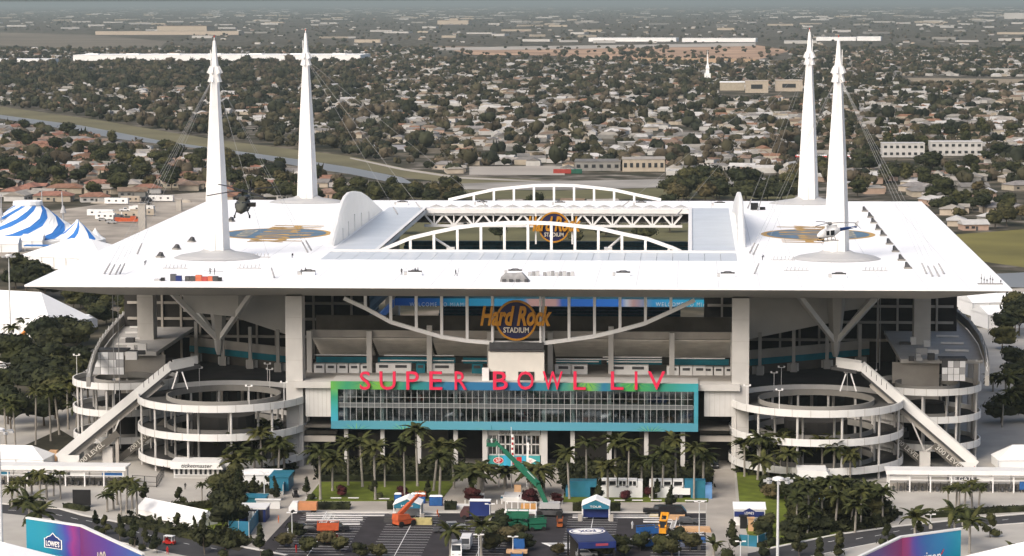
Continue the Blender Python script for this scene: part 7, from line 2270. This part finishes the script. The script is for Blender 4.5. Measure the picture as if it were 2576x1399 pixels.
def white_heli():
    p = w(2086, 586, -95.0)
    WH, BL = mat('heli_white', (.78, .78, .78), .3, .03, 1, spec=.5), mat('heli_blue', (.02, .05, .16), .3, .1, 1, spec=.5)
    t = thing('helicopter', 'white helicopter with dark blue tail hovering before the front mast', 'helicopter', p)
    t.rotation_euler = (0, math.radians(2), math.radians(-152))
    b = MB()
    fuselage(b, [(2.9, -.45, .1, .1), (2.6, -.4, .5, .38), (1.9, -.2, .82, .72), (1.1, 0, .95, .95), (-.6, .05, .95, .95), (-1.6, .3, .6, .65), (-2.3, .5, .36, .4)])
    b.build('cabin', WH, t)
    tb = MB()
    fuselage(tb, [(-2.1, .5, .37, .4), (-4.5, .66, .24, .26), (-6.4, .78, .15, .17)], 10)
    tb.build('tail_boom', BL, t)
    for s in (-1, 1):
        MB().add([(2.45, s * .12, -.02), (1.95, s * .72, -.05), (1.2, s * .82, .68), (1.35, s * .12, .82)], [(0, 1, 2, 3) if s < 0 else (3, 2, 1, 0)]).build('windscreen', CARGL, t)
        MB().box(.95, s * .96, -.35, .7, .05, .9).build('cockpit_window', CARGL, t)
        MB().box(-.15, s * .97, -.4, .9, .06, 1.0).build('cabin_door', CARGL, t)
        MB().bar((-1.6, s * .85, -1.55), (2.0, s * .85, -1.55), .12).bar((2.0, s * .85, -1.55), (2.4, s * .85, -1.35), .12).bar((-.9, s * .5, -.8), (-.9, s * .85, -1.55), .1).bar((.9, s * .5, -.8), (.9, s * .85, -1.55), .1).build('skid', BLACK, t)
    MB().box(-.4, 0, .85, 2.4, .9, .7).build('engine_cowl', WH, t)
    MB().loft([[(-5.6, -.06, .8), (-6.6, -.06, .8), (-6.6, .06, .8), (-5.6, .06, .8)], [(-6.5, -.05, 2.0), (-7.0, -.05, 2.0), (-7.0, .05, 2.0), (-6.5, .05, 2.0)]]).box(-5.2, 0, .7, .5, 2.2, .08).build('tail_fin', WH, t)
    tr = MB()
    for k in range(2): tr.bar((-6.6, .2, .95), (-6.6 + .95 * math.cos(.7 + PI * k), .22, .95 + .95 * math.sin(.7 + PI * k)), .16, .04)
    tr.build('tail_rotor', DGREY, t)
    rotor(t, 1.95, -.1, 5.4, 3, .5, mat('rotor_grey', (.18, .18, .18), .5), .01)
    MB().box(2.2, 0, -1.05, .45, .45, .4).build('camera_ball', BLACK, t)
black_hawk()
white_heli()

# ------------------------------------------------------------------ things standing on the roof
def on_roof(u, v):
    p = r(u, v)
    p.z = zr(p.y) + .02
    return p
HATCH = [('near', k, u, v) for k, (u, v) in enumerate(((775, 691), (1043, 692), (1295, 689), (1567, 694), (1830, 696), (2110, 698)))] + [('far', k, u, v) for k, (u, v) in enumerate(((1012, 515), (1212, 515), (1408, 516), (1612, 516), (1810, 517)))]
for row, k, u, v in HATCH:
    t = thing('roof_hatch', 'low white hatch with dark arched bars on the %s roof edge, %s from left' % ('front' if row == 'near' else 'back', ordinal(k + 1)), 'roof hatch', on_roof(u, v), 0, 'hatches along the roof edges')
    MB().box(0, 0, 0, 3.6, 2.0, .7).build('curb', WHITE, t)
    m = MB()
    m.pipe([(-1.7, .3, .7), (-.6, .3, 1.25), (.6, .3, 1.25), (1.7, .3, .7)], .12, 6)
    m.box(0, .6, .7, 3.5, .5, .35)
    m.build('arched_bar', DGREY, t)
    MB().box(-2.3, -.3, 0, .7, .8, .9).build('side_box', PADG, t)
for k, (u, v) in enumerate(((2175, 533), (2189, 548), (2197, 562), (2209, 579), (2221, 594), (2236.6, 615), (2252, 634), (2267, 656), (2283, 676))):
    t = thing('roof_floodlight', 'dark wedge floodlight on the roof right of the front mast, %s from the back' % ordinal(k + 1), 'floodlight', on_roof(u, v), 0, 'wedge floodlights on the roof')
    MB().add([(-.8, -.7, .4), (.8, -.7, .4), (.8, .7, .4), (-.8, .7, .4), (-.7, .5, 1.7), (-.2, .5, 1.7), (-.7, -.3, 1.5)], [(3, 2, 1, 0), (0, 1, 5, 6), (6, 5, 4), (1, 2, 5), (2, 3, 4, 5), (3, 0, 6, 4)]).build('lamp_housing', DGREY, t)
    MB().box(0, 0, 0, 2.0, 1.6, .4).build('curb', PARIN, t)
for k, (u, v) in enumerate(((482, 609), (444, 628), (403, 648), (581, 558))):
    t = thing('roof_floodlight', 'dark wedge floodlight on the roof left of the front mast, %s from the back' % ordinal((k + 1) % 4 + 1), 'floodlight', on_roof(u, v), 2.6, 'wedge floodlights on the roof')
    MB().add([(-.8, -.7, .4), (.8, -.7, .4), (.8, .7, .4), (-.8, .7, .4), (-.7, .5, 1.6), (-.2, .5, 1.6), (-.7, -.3, 1.4)], [(3, 2, 1, 0), (0, 1, 5, 6), (6, 5, 4), (1, 2, 5), (2, 3, 4, 5), (3, 0, 6, 4)]).build('lamp_housing', DGREY, t)
    MB().box(0, 0, 0, 2.0, 1.6, .4).build('curb', PARIN, t)
for k, (u, v, lab) in enumerate(((440, 676, 'left of the tent-side mast pad'), (626, 676, 'right of the tent-side mast pad'), (2002, 682, 'left of the lamp-side mast pad'), (2200, 682, 'right of the lamp-side mast pad'), (1968, 655, 'behind the lamp-side mast pad'), (650, 648, 'behind the tent-side mast pad'))):
    t = thing('pipe_rack', 'row of thin grey posts %s' % lab, 'post row', on_roof(u, v), 0, 'rows of thin posts by the mast pads')
    for q in range(6): MB().tube((-2.5 + q, 0, 0), (-2.2 + q, 0, 1.1), .1, .1, 6).build('post', PADG, t)
    MB().box(0, 0, 0, 6.4, .5, .18).build('rail', PADG, t)
t = thing('tarp_heap', 'grey tarpaulin heap on the front roof edge at the middle', 'tarp', on_roof(1294, 708))
MB().loft([[(-3.6, -1.2, 0), (3.8, -1.2, 0), (3.8, 1.3, 0), (-3.6, 1.3, 0)], [(-3.3, -.9, 1.2), (2.6, -.9, 1.3), (2.8, 1.0, 1.3), (-3.0, 1.0, 1.4)], [(-2.5, -.3, 1.9), (1.8, -.3, 2.2), (1.9, .6, 2.2), (-2.3, .6, 2.0)]]).build('tarp', mat('grey_tarp', (.24, .24, .24), .8, .2, .7), t)
for x in (-2.5, -.8, .9, 3.0): MB().box(x, -1.5, 0, .9, .7, .7).build('case', DGREY, t)
t = thing('crate_row', 'row of grey crates on the roof right of the grey tarpaulin', 'crates', on_roof(1384, 694))
for k in range(11): MB().box(-5.2 + k * 1.0 + (.8 if k > 2 else 0), .1 * (k % 2), 0, .85, .9, .9 + .15 * (k % 3)).build('crate', (PADG, mat('crate_grey', (.2, .2, .2), .7, .2, .6))[k % 2], t)
t = thing('equipment_pile', 'pile of dark boxes and orange gear on the front roof edge', 'gear', on_roof(480, 707))
for x, m_, sx, h in ((-8.4, PADG, 1.4, .5), (-7.0, BLACK, .9, .8), (-4.4, CGRY, 1.4, 1.7), (-3.0, NAVYP, 1.4, 1.3), (-.8, DGREY, 1.2, 1.2), (.6, DGREY, 1.3, 1.2), (2.0, mat('gear_orange', (.48, .13, .07), .7, .2, .8), 1.5, 1.5), (3.5, mat('gear_red', (.36, .06, .05), .7, .2, .8), 1.4, 1.1), (4.9, mat('gear_orange', (.48, .13, .07)), 1.2, 1.2), (6.2, DGREY, 1.3, 1.2), (7.3, BLACK, .9, .9)): MB().box(x, 0, 0, sx, 1.2, h).build('case', m_, t)
t = thing('antenna_cluster', 'cluster of thin white aerials at the lagoon-side front corner', 'aerials', on_roof(2490, 715))
for x, h in ((-2.2, 2.6), (-1.5, 1.9), (-.8, 1.4), (0, 2.2), (.6, 1.8), (2.6, 1.0)): MB().tube((x, .2 * x, 0), (x, .2 * x, h), .1, .07, 6).box(x, .2 * x, h * .5, .3, .25, .4, 0, 1).build('aerial', [PARIN, DGREY], t)
MB().box(0, 0, 0, 6, 1.5, .15).build('base', PARIN, t)
t = thing('roof_vent', 'dark vent box at the back corner beside the rear lamp-side mast', 'vent', on_roof(1897, 528))
MB().box(0, 0, 0, 2.4, 1.6, 2.2).box(2.6, 0, 0, 1.8, 1.2, .9).build('vent', BLACK, t)

# ------------------------------------------------------------------ people
SKIN = mat('skin', (.34, .19, .12), .6, .08, 2)
HAIR = mat('hair', (.02, .015, .012), .7, .1, 2)
def person_base(name, pose):
    """one continuous body grown from a jointed skeleton"""
    J = dict(pelvis=(0, 0, .95), waist=(0, 0, 1.12), chest=(0, .01, 1.36), neck=(0, 0, 1.50), head0=(0, -.01, 1.60), head1=(0, -.01, 1.72),
             hipL=(.10, 0, .90), kneeL=(.12, -.03, .50), ankL=(.12, .02, .09), toeL=(.13, -.14, .04), hipR=(-.10, 0, .90), kneeR=(-.13, -.05, .50), ankR=(-.14, .04, .09), toeR=(-.15, -.12, .04),
             shL=(.19, 0, 1.42), elL=(.27, .02, 1.15), wrL=(.27, -.12, .93), haL=(.27, -.17, .85), shR=(-.19, 0, 1.42), elR=(-.28, .02, 1.14), wrR=(-.28, -.10, .92), haR=(-.28, -.14, .84))
    if pose == 'reach':
        J.update(elL=(.30, -.20, 1.22), wrL=(.26, -.42, 1.20), haL=(.25, -.50, 1.20), elR=(-.30, -.16, 1.20), wrR=(-.24, -.38, 1.12), haR=(-.23, -.46, 1.11), kneeL=(.14, -.16, .52))
    if pose == 'bend':
        J.update(waist=(0, -.08, 1.07), chest=(0, -.26, 1.22), neck=(0, -.38, 1.28), head0=(0, -.46, 1.32), head1=(0, -.55, 1.38), shL=(.19, -.30, 1.22), shR=(-.19, -.30, 1.22), elL=(.24, -.40, .98), wrL=(.20, -.52, .78), haL=(.19, -.56, .70), elR=(-.24, -.40, .98), wrR=(-.20, -.50, .76), haR=(-.19, -.54, .68), kneeL=(.13, -.14, .52), kneeR=(-.13, -.12, .52))
    if pose == 'walk':
        J.update(kneeL=(.11, -.22, .53), ankL=(.11, -.26, .10), toeL=(.12, -.42, .06), kneeR=(-.11, .06, .50), ankR=(-.11, .30, .14), toeR=(-.12, .18, .05), wrL=(.27, .12, .96), haL=(.27, .14, .88), wrR=(-.27, -.24, .98), haR=(-.27, -.30, .91))
    rad = dict(pelvis=.155, waist=.135, chest=.165, neck=.062, head0=.095, head1=.10, hipL=.105, hipR=.105, kneeL=.068, kneeR=.068, ankL=.045, ankR=.045, toeL=.045, toeR=.045, shL=.075, shR=.075, elL=.048, elR=.048, wrL=.034, wrR=.034, haL=.04, haR=.04)
    names = list(J)
    ed = [('pelvis', 'waist'), ('waist', 'chest'), ('chest', 'neck'), ('neck', 'head0'), ('head0', 'head1')]
    for s in 'LR': ed += [('pelvis', 'hip' + s), ('hip' + s, 'knee' + s), ('knee' + s, 'ank' + s), ('ank' + s, 'toe' + s), ('chest', 'sh' + s), ('sh' + s, 'el' + s), ('el' + s, 'wr' + s), ('wr' + s, 'ha' + s)]
    me = bpy.data.meshes.new('skeleton')
    me.from_pydata([J[n] for n in names], [(names.index(a), names.index(b)) for a, b in ed], [])
    o = bpy.data.objects.new('skeleton', me)
    COL.objects.link(o)
    md = o.modifiers.new('skin', 'SKIN')
    lay = me.skin_vertices[0] if len(me.skin_vertices) else None
    if lay is None:
        bm = bmesh.new(); bm.from_mesh(me); bm.verts.layers.skin.verify(); bm.to_mesh(me); bm.free()
        lay = me.skin_vertices[0]
    for i, n in enumerate(names):
        lay.data[i].radius = (rad[n], rad[n] * (.8 if n in ('chest', 'waist', 'pelvis') else 1))
        lay.data[i].use_root = n == 'pelvis'
    ss = o.modifiers.new('sub', 'SUBSURF')
    ss.levels = ss.render_levels = 1
    bpy.context.view_layer.update()
    out = bpy.data.meshes.new_from_object(o.evaluated_get(bpy.context.evaluated_depsgraph_get()))
    bpy.data.objects.remove(o)
    hd = Vector(J['head1']); nk = Vector(J['neck'])
    idx = []
    for p in out.polygons:
        c = p.center
        if (c - hd).length < .155 and ((c - hd).dot((hd - nk).normalized()) > .045 or c.y > hd.y + .05): k = 3
        elif (c - nk).length < .3 and (c - nk).dot(hd - nk) > .002: k = 2
        elif min((c - Vector(J['ha' + s])).length for s in 'LR') < .09: k = 2
        elif c.z < .10: k = 4
        elif c.z < 1.0 and min((c - Vector(J['wr' + s])).length for s in 'LR') > .2 and min((c - Vector(J['el' + s])).length for s in 'LR') > .16: k = 1
        else: k = 0
        idx.append(k)
    out.polygons.foreach_set('material_index', idx)
    out.polygons.foreach_set('use_smooth', [True] * len(out.polygons))
    return out
POSES = {k: person_base('person', k) for k in ('stand', 'reach', 'bend', 'walk')}
CLOTH = {'red': (.42, .02, .02), 'black': (.014, .014, .016), 'navy': (.015, .02, .06), 'olive': (.06, .06, .035), 'grey': (.15, .15, .15), 'orange': (.6, .13, .02), 'white': (.7, .7, .7), 'khaki': (.25, .19, .11)}
def person(pt, pose, top_c, leg_c, rz, label):
    me = POSES[pose].copy()
    me.materials.clear()
    for m_ in (mat('shirt_' + top_c, CLOTH[top_c], .85, .1, 3), mat('trousers_' + leg_c, CLOTH[leg_c], .85, .1, 3), SKIN, HAIR, BLACK): me.materials.append(m_)
    o = obj('person', me, None, pt, rz)
    tag(o, label, 'person')
    # small face: nose and ears are pieces of the head's own mesh would be under a pixel here
    return o
for u, v, ps, tc_, lc, rz, lab in ((364, 668, 'bend', 'black', 'black', 1.2, 'person in black crouching over gear on the roof near the cables'), (528, 690, 'reach', 'olive', 'black', 1.4, 'person in olive handling a pole before the tent-side mast'), (540, 691, 'stand', 'black', 'olive', -1.2, 'person in black facing the olive clad one before the mast'),
    (735, 650, 'bend', 'black', 'black', .4, 'person in black bending alone on the roof right of the mast'), (768, 690, 'reach', 'black', 'olive', 1.4, 'person reaching over the first front roof hatch'), (758, 693, 'stand', 'grey', 'black', 1.0, 'person in grey left of the first front roof hatch'),
    (1010, 692, 'stand', 'black', 'black', .6, 'person in black left of the second front roof hatch'), (1044, 690, 'walk', 'black', 'black', -1.0, 'person in black walking behind the second front hatch'), (1051, 689, 'stand', 'grey', 'black', 1.4, 'person in grey right of the second front hatch'),
    (1146, 695, 'walk', 'black', 'grey', 1.2, 'lone person walking with a pole between second and third hatch'), (1917, 655, 'bend', 'black', 'black', 2.0, 'person in black kneeling left of the lamp-side mast pad'), (1893, 530, 'stand', 'black', 'black', 1.0, 'person in black at the vent box near the rear mast')):
    person(on_roof(u, v), ps, tc_, lc, rz, lab)
pl_ = thing('work_pole', 'long dark pole carried at waist height before the tent-side mast', 'pole', on_roof(537, 692))
MB().tube((-2.4, -.3, 1.05), (2.6, -.3, .95), .06, .06, 6).build('pole', DGREY, pl_)
pl_ = thing('work_pole', 'thin pole leaning beside the lone walker on the roof', 'pole', on_roof(1150, 695))
MB().tube((0, -.3, 0), (.5, -.3, 2.2), .05, .05, 6).build('pole', DGREY, pl_)
for u, v, ps, tc_, lc, rz, lab in ((421, 1395, 'walk', 'red', 'black', .4, 'person in red shirt and black trousers by the golf cart'), (2450, 1190, 'walk', 'red', 'black', 1.5, 'person in red walking by the foot of the right escalator'), (473, 1178, 'stand', 'orange', 'black', 0, 'person in orange vest near the left lower flight'), (466, 1232, 'stand', 'black', 'khaki', .5, 'person in black standing left of the ticket booth'), (556, 1186, 'stand', 'black', 'navy', .5, 'person in dark clothes under the ramp behind the gate fence'),
    (568, 1382, 'bend', 'red', 'red', .9, 'person in red bending at the road end of the left walk'), (1393, 1298, 'stand', 'grey', 'navy', .2, 'person in grey beside the green boom lift'), (1100, 1300, 'walk', 'orange', 'navy', 1.1, 'person in orange vest right of the teal booth'), (1590, 1330, 'stand', 'white', 'navy', .8, 'person in white shirt on the asphalt left of the yellow machine'), (45, 1150, 'walk', 'navy', 'grey', 1.3, 'person in navy on the path by the left trees'), (2440, 1255, 'stand', 'black', 'black', .3, 'person in black on the plaza before the right gate'),
    (1305, 1264, 'stand', 'white', 'khaki', .1, 'person in white at the front of the white stage'), (700, 1315, 'stand', 'orange', 'navy', 1.8, 'person in orange vest on the wide left walk'), (745, 1390, 'stand', 'red', 'black', 1, 'person in red by the island shrubs at the left of the lot')):
    person(g(u, v) + Vector((0, 0, .02)), ps, tc_, lc, rz, lab)
person(BOOM_BASKET + Vector((-1.0, .0, -.8)), 'reach', 'white', 'navy', 2.9, 'person in white shirt working in the green lift basket')

# ------------------------------------------------------------------ haze
hz = MB().box(0, 0, -1, 250000, 250000, 137)
hm = bpy.data.materials.new('haze')
hm.use_nodes = True
nt = hm.node_tree
nt.nodes.remove(nt.nodes['Principled BSDF'])
pv_ = nt.nodes.new('ShaderNodeVolumePrincipled')
pv_.inputs['Color'].default_value = (.47, .55, .55, 1)
pv_.inputs['Density'].default_value = HAZE_D
pv_.inputs['Anisotropy'].default_value = 0.1
nt.links.new(pv_.outputs[0], nt.nodes['Material Output'].inputs['Volume'])
hz_o = hz.build('haze', hm)
stuff(hz_o)
SC.cycles.volume_bounces = 0
SC.cycles.max_bounces = 6
SC.cycles.transparent_max_bounces = 12
